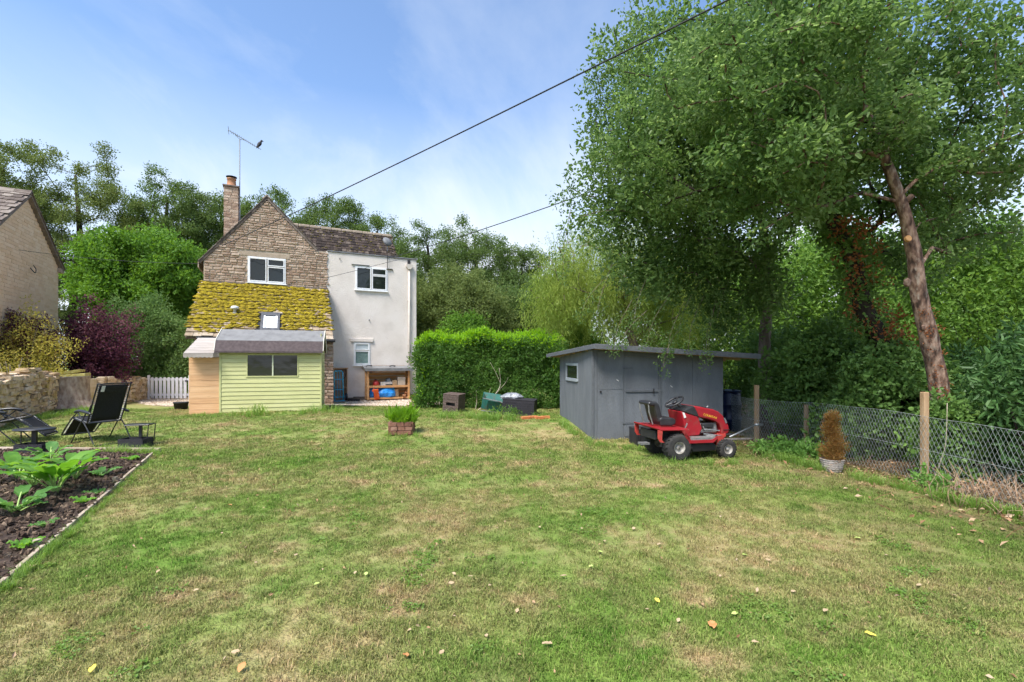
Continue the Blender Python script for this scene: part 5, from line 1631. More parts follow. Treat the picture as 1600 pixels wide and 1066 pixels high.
# ---- things along the hedge foot
M_rattan = mat('brown_rattan', [(.060, .042, .036), (.12, .085, .072), (.17, .125, .105)], .7, 40, .8, 120, stretch=(1, 1, 5))
M_rattan_d = mat('dark_rattan', [(.020, .019, .024), (.045, .042, .050)], .65, 40, .8, 120, stretch=(1, 1, 5))
def woven_box(name, lab, p, rot, w, d, h, m_, slot=False, lid=0.0, cat='box'):
    r = thing(name, lab, cat, p, rot)
    if slot:
        zA, zB = h * .42, h * .60
        MB().bx(-w / 2, w / 2, -d / 2, -d / 2 + .04, 0, zA).bx(-w / 2, w / 2, -d / 2, -d / 2 + .04, zB, h).bx(-w / 2, -w / 2 + .1, -d / 2, -d / 2 + .04, zA, zB).bx(w / 2 - .1, w / 2, -d / 2, -d / 2 + .04, zA, zB).build('front_panel', m_, r)
        MB().bx(-w / 2 + .02, w / 2 - .02, -d / 2 + .12, -d / 2 + .13, .02, h - .02).build('inside', M_black, r)
    else:
        MB().bx(-w / 2, w / 2, -d / 2, -d / 2 + .04, 0, h).build('front_panel', m_, r, bevel=.008)
    for s in (-1, 1): MB().bx(s * w / 2 - (.04 if s > 0 else 0), s * w / 2 + (.04 if s < 0 else 0), -d / 2 + .041, d / 2 - .041, 0, h).build('side_panel', m_, r, bevel=.008)
    MB().bx(-w / 2, w / 2, d / 2 - .04, d / 2, 0, h).build('back_panel', m_, r)
    MB().bx(-w / 2 - .006, w / 2 + .006, -d / 2 - .006, d / 2 + .006, h + .001, h + .03).build('top', m_, r, bevel=.008)
    for k in range(int(h / .06)):
        z = .03 + k * .06
        if slot and h * .36 < z < h * .66: continue
        MB().bx(-w / 2 + .004, w / 2 - .004, -d / 2 - .007, -d / 2 - .001, z, z + .035).build('weave_band', m_, r)
    return r
q = on_ground(707, 645); woven_box('rattan_table', 'brown woven cube table with a slot, tilted at the hedge foot', q + Vector((0, .25, -.02)), R(-14), .46, .46, .50, M_rattan, True, cat='table').rotation_euler = (R(2), R(4), R(-18))
q = on_ground(812, 650); woven_box('woven_ottoman', 'dark woven ottoman in front of the hedge', q + Vector((0, .35, -.01)), R(-8), .84, .60, .40, M_rattan_d, cat='ottoman').rotation_euler = (0, R(3), R(-10))
# clear plastic sheet bunched on the seat
M_clear = mat('crumpled_clear_plastic', [(.13, .14, .155), (.32, .34, .36)], .25, 14, .8, 40, spec=.6)
sack('plastic_sheet', 'bunched clear plastic sheet lying on the dark woven ottoman', on_ground(800, 650) + Vector((0, .45, .41)), [(.26, 0), (.30, .05), (.22, .12), (.12, .16)], M_clear, 5, 18, .6, -.6, 'plastic sheet')
# green wheelbarrow lying on its side
wq = on_ground(772, 648) + Vector((0, .62, -.08))
M_wb = mat('green_barrow', [(.012, .085, .072), (.025, .13, .105)], .55, 8, dirt=((.06, .055, .04), 9, .48, .7))
barrow = thing('wheelbarrow', 'green wheelbarrow tipped up against the hedge', 'wheelbarrow', wq, R(20))
tray = MB()
ring0 = [(-.20, -.14), (.20, -.14), (.20, .14), (-.20, .14)]; ring1 = [(-.36, -.26), (.36, -.26), (.36, .26), (-.36, .26)]
MM = Matrix.Translation((0, .0, .30)) @ Matrix.Rotation(R(-62), 4, 'X') @ Matrix.Rotation(R(20), 4, 'Y')
tray.add([MM @ Vector((x, y, -.1)) for x, y in ring0] + [MM @ Vector((x, y, .12)) for x, y in ring1], [(0, 1, 2, 3), (0, 4, 5, 1), (1, 5, 6, 2), (2, 6, 7, 3), (3, 7, 4, 0)])
tray.build('tray', M_wb, barrow).modifiers.new('thick', 'SOLIDIFY').thickness = .012
for s in (-1, 1): MB().tube([MM @ Vector((-.36, .2 * s, -.12)), MM @ Vector((.1, .18 * s, -.12)), MM @ Vector((.5, .08 * s, -.16))], .016, 6).build('handle', M_lead, barrow)
wh = MB().lathe([(.06, -.04), (.13, -.04), (.15, 0), (.13, .04), (.06, .04)], 16, MM @ Matrix.Translation((.5, 0, -.16)) @ Matrix.Rotation(R(90), 4, 'X')).build('wheel', M_black, barrow, True)
# bare fallen branches
bq = on_ground(768, 648)
br = thing('dead_branch', 'bare pale dead branches propped in front of the hedge', 'branch', bq, 0)
rg = random.Random(8)
for (pts, r_) in (([(735, 648), (760, 632), (775, 615), (782, 600), (780, 575)], .02), ([(750, 652), (768, 635), (790, 622), (800, 612)], .015), ([(755, 640), (763, 618), (767, 606)], .012), ([(742, 646), (745, 625), (744, 610)], .009), ([(782, 600), (776, 585), (766, 566)], .008), ([(775, 615), (790, 598), (794, 590)], .008)):
    P_ = [at(u, v, 13.55 + rg.uniform(-.1, .1)) for u, v in pts]
    MB().tube(catmull(P_, 3), [r_ * (1 - .7 * k / (3 * (len(P_) - 1))) for k in range(3 * (len(P_) - 1) + 1)], 6).build('stick', M_bark_pale, br, True, world=True)
# orange clay bricks lying on the grass
M_obrick = mat('orange_clay', [(.42, .13, .045), (.55, .21, .08)], .85, 10, .4, 50, rnd=.4)
bl = ['clay brick at the left end of the row by the woven ottoman', 'second clay brick from the left by the woven ottoman', 'clay brick in the middle of the row by the woven ottoman', 'clay brick at the right end of the row, next to the shed']
for i, u in enumerate((821, 833, 842, 852)):
    q = on_ground(u, 655 - (i % 2)); o = MB().bx(-.11, .11, -.05, .05, 0, .065, .003, rg).build('brick', M_obrick, None, bevel=.006)
    o.location = q; o.rotation_euler = (0, 0, rg.uniform(-.3, .5)); tag(o, bl[i], 'brick', 'clay bricks on the grass')

# ================================================================== GREY SHED
M_grey = mat('grey_painted_board', [(.115, .125, .137), (.13, .141, .153), (.150, .162, .175)], .85, 5, .4, 60, detail=8, stretch=(1, 1, .3), dirt=((.085, .088, .092), 3, .54, .55))
M_grey2 = mat('grey_trim', [(.085, .092, .10), (.11, .118, .127)], .75, 14, .3, 60)
M_groof = mat('grey_roof_felt', [(.085, .09, .096), (.14, .145, .15)], .9, 10, .5, 100)
GROT = R(6.9)
g = at(926, 691, 9.4)
gs = thing('grey_shed', 'dark grey painted board shed with an overhanging flat roof', 'shed', (g.x, g.y, 0), GROT)
GWD, GD = 2.76, 2.95
zfl, zfr, zbl, zbr = 1.84, 1.69, 1.72, 1.60
gc_, gs_ = math.cos(GROT), math.sin(GROT)
def gx(u, y=0.0):
    r = (u - CX) / FPX
    return (r * (g.y + gc_ * y) - g.x + gs_ * y) / (gc_ - gs_ * r)
def gy(u, x=0.0):   # on the left side wall
    r = (u - CX) / FPX
    return (r * (g.y + gs_ * x) - g.x - gc_ * x) / (-gs_ - gc_ * r)
def top(x): return zfl + (zfr - zfl) * x / GWD
seams = [0, gx(933), gx(975), gx(1030), gx(1082), GWD]
for i in range(5):
    xa, xb = seams[i] + .003, seams[i + 1] - .003
    nm = 'door' if i == 2 else 'board_panel'
    if i == 2:
        o = MB().prism([(xa, .10), (xb, .10), (xb, top(xb) - .10), (xa, top(xa) - .10)], -.006, .03).build('door', M_grey, gs, bevel=.003)
        hz_ = CAM_H + (HOR - 611) / FPX * 9.5
        MB().bx(xa + .03, xb + .03, -.03, -.008, hz_ - .022, hz_ + .022).build('hasp_bar', M_grey2, o, bevel=.004)
        MB().tube([(xb - .13, -.036, hz_ + .05), (xb - .13, -.036, hz_ - .05)], .014, 6).build('padlock', M_black, o)
        for z in (.35, 1.45): MB().bx(xa - .03, xa + .18, -.014, -.007, z, z + .03).build('hinge', M_grey2, o)
        MB().prism([(xa, top(xa) - .096), (xb, top(xb) - .096), (xb, top(xb) + .02), (xa, top(xa) + .02)], 0, .03).build('door_head', M_grey, gs)
        MB().bx(xa, xb, 0, .03, -.05, .095).build('door_frame', M_grey2, gs)
    else:
        MB().prism([(xa, -.05), (xb, -.05), (xb, top(xb)), (xa, top(xa))], 0, .03).build(nm, M_grey, gs, bevel=.003)
MB().bx(seams[3] - .025, seams[3] + .028, -.028, -.001, .12, top(seams[3]) - .1).build('cover_strip', M_grey2, gs, bevel=.004)
MB().bx(-.012, .035, -.010, .035, -.05, zfl - .02).build('corner_strip', M_grey2, gs, bevel=.004)
MB().bx(.14, seams[2] - .004, -.004, -.001, 1.04, 1.048).build('cover_strip', M_grey2, gs)
MB().bx(0, GWD - .0, -.010, -.001, .02, .05).build('cover_strip', M_grey2, gs)
for xs_ in seams[1:5]:
    for k in range(7):
        for o_ in (-.03, .03):
            if abs(xs_ - seams[3]) < .01 and o_ > 0: continue
            MB().lathe([(.006, 0), (.005, .003)], 6, Matrix.Translation((xs_ + o_, -.0005 if not (seams[2] < xs_ + o_ < seams[3]) else -.0065, .18 + k * .22)) @ Matrix.Rotation(R(90), 4, 'X')).build('nail', M_grey2, gs)
MB().bx(-.001, GWD, -.020, -.011, -.05, .055).build('skirting', M_grey2, gs)
MB().lathe([(.02, 0), (.02, .02)], 8, Matrix.Translation((.16, -.001, 1.0)) @ Matrix.Rotation(R(90), 4, 'X')).build('lock', M_black, gs)
for (u, v) in ((965, 594), (1049, 604)):
    q = gx(u); z = CAM_H + (HOR - v) / FPX * 9.6
    MB().obx(Matrix.Translation((q, -.004, z)) @ Matrix.Rotation(R(40), 4, 'Y'), .05, .006, .012).build('paint_chip', M_paper, gs)
# left wall with its window opening
wy0, wy1 = gy(903), gy(885); wz0, wz1 = CAM_H + (HOR - 594) / FPX * 10.8, CAM_H + (HOR - 569) / FPX * 10.8
sw = MB()
def side(ya, yb, za, zb_a, zb_b):
    sw.add([(0, ya, za), (0, yb, za), (0, yb, zb_b), (0, ya, zb_a), (.03, ya, za), (.03, yb, za), (.03, yb, zb_b), (.03, ya, zb_a)], [(3, 2, 1, 0), (4, 5, 6, 7), (0, 1, 5, 4), (1, 2, 6, 5), (2, 3, 7, 6), (3, 0, 4, 7)])
def st(y): return zfl + (zbl - zfl) * y / GD
side(.031, wy0, -.05, st(0), st(wy0)); side(wy1, GD, -.05, st(wy1), st(GD)); side(wy0, wy1, -.05, wz0, wz0); side(wy0, wy1, wz1, st(wy0), st(wy1))
sw.build('side_wall', M_grey, gs)
fr = MB(); t = .035
fr.bx(-.014, .02, wy0 - .02, wy0 + t, wz0 - .02, wz1 + .02).bx(-.014, .02, wy1 - t, wy1 + .02, wz0 - .02, wz1 + .02).bx(-.014, .02, wy0 + t, wy1 - t, wz1 - t, wz1 + .02).bx(-.03, .02, wy0 + t, wy1 - t, wz0 - .03, wz0 + t)
wg = fr.build('window', mat('pale_grey_trim', [(.24, .27, .29), (.30, .33, .35)], .6, 8), gs)
MB().bx(.005, .012, wy0 + t, wy1 - t, wz0 + t, wz1 - t).build('pane', M_dark_glass, wg)
MB().bx(.06, GWD - .0, GD - .03, GD, -.05, zbr).build('back_wall', M_grey, gs)
MB().bx(GWD - .031, GWD - .001, .031, GD - .04, -.05, zbr).build('side_wall', M_grey, gs)
MB().bx(.08, .10, .1, GD - .1, .0, 1.5).build('inner_lining', M_bark_dark, gs)
def gl(p):   # world to shed-local
    d = Vector((p.x - g.x, p.y - g.y)); return (d.x * gc_ + d.y * gs_, -d.x * gs_ + d.y * gc_, p.z)
rq = [gl(at(930, 537, 9.1)), gl(at(1188, 553, 9.35)), None, gl(at(855, 553, 12.7))]
rq[2] = (rq[1][0] + .1, rq[3][1] + .05, rq[3][2] + (rq[1][2] - rq[0][2]))
MB().slab(rq, .04).build('roof', M_groof, gs)
e0, e1, e3 = Vector(rq[0]), Vector(rq[1]), Vector(rq[3])
MB().bar(e0 + Vector((-.004, -.014, -.055)), e1 + Vector((.0, -.014, -.055)), .022, .095).build('fascia', M_grey2, gs, bevel=.004)
MB().bar(e0 + Vector((-.014, -.02, -.055)), e3 + Vector((-.014, 0, -.055)), .022, .085).build('fascia', M_grey2, gs, bevel=.004)
for k in range(7):
    y = .1 + k * .48
    pa = e0.lerp(e1, .0) + Vector((.05, 0, 0)); 
    f = y / 3.3
    A_ = e0.lerp(e3, f); B2 = e1.lerp(Vector(rq[2]), f)
    MB().bar(A_ + Vector((.02, .0, -.075)), B2 + Vector((-.02, 0, -.075)), .045, .06).build('rafter', M_bare, gs)
MB().bx(GWD + .005, GWD + .72, 2.2, 2.23, -.05, 1.55).build('lean_screen', M_bark_dark, gs)  # dark sheet added to stand in for deep shade under the overhang

# blue barrel in the lean-to beside the shed
bq = at(1141, 690, 10.0)
brl = thing('water_barrel', 'dark blue plastic barrel in the shade beside the grey shed', 'barrel', (bq.x + .42, 11.0, 0), 0)
M_bbl = mat('blue_barrel_plastic', [(.006, .013, .05), (.010, .022, .08)], .4, 5, spec=.5)
MB().lathe([(.25, 0), (.27, .03), (.27, .25), (.285, .27), (.285, .30), (.27, .32), (.27, .58), (.285, .60), (.285, .63), (.27, .65), (.265, .86), (.245, .90)], 24).build('body', M_bbl, brl, True)
MB().lathe([(.24, .90), (.272, .902), (.272, .935), (.24, .94), (.22, .925), (.02, .925)], 24).build('lid', M_bbl, brl, True)
for s in (-1, 1): MB().lathe([(.035, 0), (.035, .03)], 10, Matrix.Translation((.12 * s, 0, .925))).build('bung', M_black, brl)
# leaning steel pole and offcut boards behind the mower
pl_ = thing('steel_pole', 'galvanised steel pole propped between the mower and the fence post', 'pole', (at(1150, 690, 8.4).x, 8.4, 0), 0)
MB().tube([at(1140, 683, 8.3), at(1183, 663, 8.9)], .014, 8).build('tube', M_alu, pl_, True, world=True)
MB().tube([at(1180, 664, 8.86), at(1191, 664, 8.9)], .026, 8).build('coupling', M_alu, pl_, True, world=True)
for i, (u0, u1, v, dy, lab) in enumerate(((1128, 1178, 688, 0, 'weathered board lying on the ground behind the mower'), (1145, 1172, 684, .3, 'shorter board lying beyond the first one behind the mower'))):
    q = on_ground((u0 + u1) / 2, v); o = MB().bx(-(u1 - u0) / 2 * q.y / FPX, (u1 - u0) / 2 * q.y / FPX, -.06, .06, 0, .03).build('board', M_oldboard, None, bevel=.004)
    o.location = (q.x, q.y + dy, .01); o.rotation_euler = (0, 0, .12 - .3 * i); tag(o, lab, 'board')
# dark crate between shed and mower
q = on_ground(1002, 700)
cr = thing('dark_crate', 'black plastic crate standing between the shed door and the mower', 'crate', (q.x + .14, q.y + .35, 0), R(9))
w, d, h = .42, .36, .32
for s in (-1, 1):
    MB().bx(-w / 2, w / 2, s * d / 2 - .01, s * d / 2 + .01, 0, h).build('side', M_black, cr, bevel=.004)
    MB().bx(s * w / 2 - .01, s * w / 2 + .01, -d / 2 + .011, d / 2 - .011, 0, h).build('end', M_black, cr, bevel=.004)
MB().bx(-w / 2 - .012, w / 2 + .012, -d / 2 - .012, d / 2 + .012, h + .001, h + .02).build('lid', M_black, cr, bevel=.006)
for k in range(5): MB().bx(-w / 2 + .04 + k * .08, -w / 2 + .06 + k * .08, -d / 2 - .02, -d / 2 - .0101, .02, h - .02).build('rib', M_black, cr)

# ================================================================== RIDE-ON MOWER
M_mred = mat('mower_red_paint', [(.26, .008, .014), (.32, .012, .02)], .48, 4, .06, 40, spec=.4, dirt=((.17, .06, .045), 9, .53, .6))
M_mred_dull = mat('mower_red_frame', [(.36, .035, .03), (.46, .06, .045)], .55, 8, dirt=((.14, .06, .04), 12, .55, .7))
M_tyre = mat('tyre_rubber', [(.022, .022, .022), (.05, .047, .043)], .85, 14, .4, 60)
M_rim = mat('pale_rim', [(.30, .28, .25), (.42, .40, .36)], .6, 8, dirt=((.10, .08, .06), 12, .48, .8))
M_vinyl = mat('black_vinyl', [(.014, .014, .016), (.03, .03, .032)], .45, 12, .1, 60, spec=.5)
M_steel = mat('dull_steel', [(.22, .22, .22), (.36, .36, .35)], .5, 14, metal=.6)
mq = on_ground(1053, 721)
KX = FPX / mq.y / 1.06
mow = thing('ride_on_mower', 'red ride-on lawn mower parked in front of the grey shed', 'mower', (mq.x + .07, mq.y, mq.z), R(12))
def mx(u): return (u - 1053) / KX
def mz(v): return (721 - v) / KX
def mp(*pts): return [(mx(u), mz(v)) for u, v in pts]
def wheel(x, y, r, w, rim, nm):
    M = Matrix.Translation((x, y, r)) @ Matrix.Rotation(R(90), 4, 'X')
    wroot = MB().lathe([(rim, -w * .42), (r * .80, -w * .5), (r * .95, -w * .42), (r, -w * .2), (r, w * .2), (r * .95, w * .42), (r * .80, w * .5), (rim, w * .42)], 28, M, cap=False).build('tyre', M_tyre, mow, True)
    MB().lathe([(rim, w * .45), (rim * .94, w * .45), (rim * .80, w * .18), (rim * .35, w * .12), (rim * .3, w * .3), (.001, w * .3)], 20, M, cap=False).build('rim', M_rim, wroot, True)
    MB().lathe([(rim, -w * .45), (rim * .8, -w * .2), (.001, -w * .2)], 20, M, cap=False).build('rim', M_rim, wroot, True)
    n = 22
    tr_ = MB()
    for k in range(n):
        an = 2 * PI * k / n
        for s in (-1, 1):
            q = M @ Matrix.Rotation(an, 4, 'Z') @ Matrix.Translation((r + .001, 0, s * w * .22)) @ Matrix.Rotation(R(28 * s), 4, 'X')
            tr_.obx(q, .012, .016, w * .42)
    tr_.build('tread', M_tyre, wroot, kind='stuff')
RW_, FW_ = 20.3 / KX, 14.2 / KX
wheel(0, .04, RW_, .19, RW_ * .44, 'rear'); wheel(.0, .66, RW_, .19, RW_ * .44, 'rear')
fx = mx(1137)
wheel(fx, .06, FW_, .13, FW_ * .5, 'front'); wheel(fx, .64, FW_, .13, FW_ * .5, 'front')
MB().tube([(0, .1, RW_), (0, .6, RW_)], .03, 8).build('rear_axle', M_steel, mow)
MB().bx(fx - .03, fx + .03, .12, .58, FW_ + .01, FW_ + .07).build('front_axle', M_mred_dull, mow, bevel=.006)
MB().prism(mp((1126, 687), (1138, 687), (1136, 702), (1129, 703)), .12, .2).build('axle_bracket', M_mred_dull, mow)
MB().prism(mp((1126, 687), (1138, 687), (1136, 702), (1129, 703)), .5, .58).build('axle_bracket', M_mred_dull, mow)
# chassis and footboards
MB().prism(mp((1060, 683), (1067, 692), (1108, 692), (1118, 687), (1142, 684), (1142, 690), (1120, 694), (1110, 698), (1066, 698), (1058, 690)), .14, .56).build('chassis', M_mred_dull, mow, bevel=.006)
for y0, y1 in ((-.04, .14), (.56, .74)):
    MB().prism(mp((1066, 686), (1072, 687), (1106, 687), (1112, 684), (1112, 687), (1106, 691.5), (1072, 691.5)), y0, y1).build('footboard', M_steel, mow)
    ed = y0 - .012 if y0 < .1 else y1
    MB().prism(mp((1062, 678), (1069, 686), (1071, 690), (1107, 690), (1115, 685), (1116, 688), (1108, 694.5), (1068, 694.5), (1060, 682)), ed, ed + .012).build('footboard_edge', M_mred, mow)
# rear fender with seat platform
MB().prism(mp((1016, 669.5), (1021, 671.5), (1068, 673), (1071, 678), (1066, 680), (1056, 675.5), (1024, 675), (1016, 672)), -.05, .75).build('rear_fender', M_mred, mow, bevel=.012)
for y0, y1 in ((-.052, -.03), (.73, .752)):
    MB().prism(mp((1018, 673), (1025, 675), (1024, 688), (1028, 692), (1021, 691), (1018, 686)), y0, y1).build('fender_bracket', M_mred_dull, mow)
    MB().prism(mp((1056, 676), (1068, 678), (1069, 690), (1066, 693), (1062, 684)), y0, y1).build('fender_side', M_mred, mow)
MB().bx(mx(1021), mx(1024), .1, .6, mz(690), mz(677)).build('rear_plate', M_black, mow, bevel=.005)
MB().bx(mx(1008), mx(1022), .30, .42, mz(700), mz(697)).build('tow_plate', M_steel, mow)
MB().bx(mx(1026), mx(1068), .2, .5, mz(692), mz(678)).build('gearbox', M_black, mow, bevel=.02)
# seat
MB().prism(mp((1031, 660), (1034, 657.5), (1054, 659), (1058.5, 662), (1058, 668), (1052, 671), (1033, 670)), .16, .54).build('seat_cushion', M_vinyl, mow, bevel=.035, seg=3)
MB().prism(mp((1013, 637), (1016, 633.5), (1026, 634), (1031, 637), (1036, 656), (1036, 663), (1030, 666), (1027, 655), (1023, 640), (1016, 640)), .17, .53).build('seat_back', M_vinyl, mow, bevel=.03, seg=3)
MB().tube([(mx(1015), .2, mz(638)), (mx(1016), .2, mz(650)), (mx(1022), .2, mz(668))], .010, 6).tube([(mx(1015), .5, mz(638)), (mx(1016), .5, mz(650)), (mx(1022), .5, mz(668))], .010, 6).build('seat_strut', M_steel, mow)
MB().bx(mx(1034), mx(1054), .2, .5, mz(673), mz(669.5)).build('seat_mount', M_mred_dull, mow)
# console, dash, steering
MB().prism(mp((1065, 649), (1094, 657), (1101, 676), (1096, 686), (1078, 687), (1072, 676)), .13, .57).build('console', M_mred, mow, bevel=.02, seg=3)
MB().prism(mp((1068, 648), (1086, 641), (1091, 649), (1095, 658), (1088, 656), (1070, 650)), .12, .58).build('dashboard', M_vinyl, mow, bevel=.012)
MB().prism(mp((1066.5, 650), (1070, 651), (1073, 658), (1069.5, 659)), .118, .129).build('warning_sticker', M_paper, mow)
MB().tube([(mx(1081), .35, mz(647)), (mx(1068), .35, mz(637))], [.035, .022], 10).build('steering_column', M_vinyl, mow, True)
Ms = Matrix.Translation((mx(1066), .35, mz(636))) @ Matrix.Rotation(R(-52 + 20), 4, 'Y')
sw_ = MB().tube([Ms @ Vector((.155 * math.cos(q), .155 * math.sin(q), 0)) for q in [2 * PI * k / 24 for k in range(24)]], .017, 8, closed=True).build('steering_wheel', M_vinyl, mow, True)
for q in (R(30), R(150), R(270)): MB().tube([Ms @ Vector((.02 * math.cos(q), .02 * math.sin(q), -.01)), Ms @ Vector((.15 * math.cos(q), .15 * math.sin(q), 0))], .014, 6).build('spoke', M_vinyl, sw_)
MB().lathe([(.045, -.03), (.045, .0), (.03, .012)], 12, Ms).build('hub', M_vinyl, sw_, True)
# bonnet: curved red shell over the open engine bay
hood = MB().prism(mp((1087, 641), (1097, 642.5), (1108, 645), (1120, 647), (1130, 651), (1137, 657), (1143, 665), (1147, 673), (1148.5, 680), (1146, 685.5), (1134, 685.5), (1134, 678), (1131, 671), (1124, 665.5), (1110, 661.5), (1095, 658.5)), .14, .56).build('bonnet', M_mred, mow, bevel=.022, seg=3)
MB().prism(mp((1103, 644.8), (1106, 642.6), (1117, 645), (1119, 647.4), (1112, 648.5)), .25, .45).build('air_scoop', M_vinyl, hood, bevel=.008)
MB().prism(mp((1137, 660), (1140, 661), (1143.5, 668), (1141, 669)), .128, .139).build('headlight', M_lead, hood)
MB().prism(mp((1137.2, 678.6), (1148.6, 678.4), (1148.6, 679.2), (1137.2, 679.4)), .13, .57).build('bonnet_groove', M_vinyl, hood)
MB().bx(mx(1098), mx(1130), .19, .51, mz(684), mz(668)).build('engine', M_steel, mow, bevel=.02)
MB().bx(mx(1102), mx(1122), .15, .3, mz(676), mz(668)).build('engine_cowl', M_black, mow, bevel=.02)
MB().tube([(mx(1102), .13, mz(673)), (mx(1104), .13, mz(677)), (mx(1130), .13, mz(680))], .012, 6).tube([(mx(1103), .135, mz(684)), (mx(1136), .135, mz(688))], .012, 6).build('engine_rail', M_steel, mow)
MB().tube([(mx(1068), .08, mz(675)), (mx(1070), .06, mz(669)), (mx(1071), .06, mz(666))], .010, 6).build('lever', M_steel, mow)
MB().tube([(mx(1118), .3, mz(646)), (mx(1121), .3, mz(643.5))], .012, 6).build('filler_cap', M_steel, mow)
MB().prism(mp((1075, 699), (1082, 696), (1112, 696), (1118, 700), (1118, 708), (1078, 709)), .02, .68).build('cutting_deck', M_black, mow, bevel=.02)
# yellow lettering on the bonnet side
cu = bpy.data.curves.new('lettering', 'FONT'); cu.body = 'COUNTAX'; cu.size = .052; cu.extrude = .0008; cu.align_x = 'CENTER'; cu.align_y = 'CENTER'
tmp = bpy.data.objects.new('tmp_text', cu); COL.objects.link(tmp)
bpy.context.view_layer.update()
me = bpy.data.meshes.new_from_object(tmp.evaluated_get(bpy.context.evaluated_depsgraph_get()))
bpy.data.objects.remove(tmp); bpy.data.curves.remove(cu)
me.materials.clear()
let = link('lettering', me, mat('yellow_lettering', [(.75, .42, .03), (.8, .5, .05)], .5, 8), hood)
let.location = (mx(1114.5), .1365, mz(657.6)); let.rotation_euler = (R(90), R(15), 0)

# ================================================================== WIRE FENCE
M_post = mat('fence_post_timber', [(.26, .155, .08), (.36, .235, .13), (.43, .30, .18)], .85, 5, .3, 50, stretch=(3, 3, .4), rnd=.3)
M_wire = mat('galvanised_wire', [(.30, .34, .32), (.42, .45, .44)], .5, 30, metal=.2)
FP = [(4.95, 10.6), (4.88, 9.45), (5.25, 8.45), (5.40, 6.2), (5.48, 4.6), (5.55, 3.0)]
fence = thing('wire_fence', 'sagging chain-link wire fence along the right side of the lawn', 'fence', (5.4, 6.2, 0), 0)
for (x, y, h, lab, w) in ((4.88, 9.45, 1.13, None, .075), (5.25, 8.45, .83, None, .06), (5.40, 6.2, 1.20, None, .07), (5.50, 4.3, 1.0, None, .08)):
    o = MB().bx(x - w / 2, x + w / 2, y - w / 2, y + w / 2, -.1, h).build('post', M_post, fence, bevel=.008, world=True)
def fpt(t):
    t = max(0, min(len(FP) - 1.0001, t)); i = int(t); f = t - i
    return Vector((FP[i][0] + (FP[i + 1][0] - FP[i][0]) * f, FP[i][1] + (FP[i + 1][1] - FP[i][1]) * f, 0))
cum = [0]
for i in range(len(FP) - 1): cum.append(cum[-1] + math.dist(FP[i], FP[i + 1]))
def fs(s):
    s = max(0.0, min(cum[-1] - 1e-4, s))
    for i in range(len(FP) - 1):
        if s <= cum[i + 1]:
            f = (s - cum[i]) / (cum[i + 1] - cum[i])
            return Vector((FP[i][0] + (FP[i + 1][0] - FP[i][0]) * f - .05, FP[i][1] + (FP[i + 1][1] - FP[i][1]) * f, 0))
def fpos(s, z):
    p = fs(s)
    b = .05 * noise.noise((s * .9, z * 1.4, 3))
    hgt = .86 + .04 * noise.noise((s * .8, 0, 1)) - .03 * math.sin(s * 1.3)
    return Vector((p.x + b, p.y, .02 + z * hgt))
wm_ = MB()
cell = .056; rowsz = 16
nS = int(cum[-1] / cell)
for d_ in (1, -1):
    for k in range(-rowsz, nS + rowsz):
        pts = []
        for j in range(rowsz + 1):
            s = (k + d_ * j * .5) * cell
            if 0 <= s <= cum[-1]: pts.append(fpos(s, j / rowsz) + Vector((.002 * d_, 0, 0)))
        if len(pts) > 1: wm_.tube(pts, .0021, 3, cap=False)
wm_.build('wire_mesh', M_wire, fence, world=True, kind='stuff')
for z in (1.0, .5): MB().tube([fpos(s * .2, z) + Vector((-.004, 0, 0)) for s in range(int(cum[-1] / .2) + 1)], .0022, 4).build('line_wire', M_wire, fence, world=True)

# withered conifer in its basket
q = on_ground(1300, 737)
pot = thing('potted_conifer', 'withered brown potted conifer in a pale basket by the fence', 'potted plant', (q.x, q.y, 0), 0)
M_wick = mat('pale_wicker', [(.24, .21, .18), (.38, .34, .30), (.5, .46, .42)], .9, 50, .7, 90, stretch=(1, 1, 5))
bk = MB().lathe([(.105, 0), (.13, .06), (.145, .18), (.135, .185), (.12, .12), (.09, .03)], 22, None).build('basket', M_wick, pot, True)
for k in range(6):
    r_ = .112 + .034 * (k / 5) ** .8
    MB().tube([((r_ + .004 * ((j % 2) * 2 - 1)) * math.cos(2 * PI * j / 28), (r_ + .004 * ((j % 2) * 2 - 1)) * math.sin(2 * PI * j / 28), .02 + k * .032) for j in range(28)], .008, 5, closed=True).build('wicker_band', M_wick, bk)
rs = np.random.RandomState(6)
n = 190
zz = rs.uniform(0, 1, n) ** 1.25; aa0 = rs.uniform(0, 2 * PI, n); rr = .115 * (1 - zz) ** .6 * (1 + .35 * np.sin(aa0 * 3 + zz * 9)) * (.55 + .6 * smooth(0, .15, .2)) * rs.uniform(.45, 1.0, n); aa = aa0
pp = np.stack([q.x + rr * np.cos(aa), q.y + rr * np.sin(aa), .19 + zz * .62], 1)
scatter('foliage', L_conifer[0], L_conifer[1], pp, turns(n, rs, .3), rs.uniform(.7, 1.2, n), L_conifer[2], pot, kind='stuff')
MB().tube([(0, 0, .1), (.01, 0, .5), (0, 0, .78)], [.015, .01, .004], 6).build('trunk', M_bark_dark, pot)

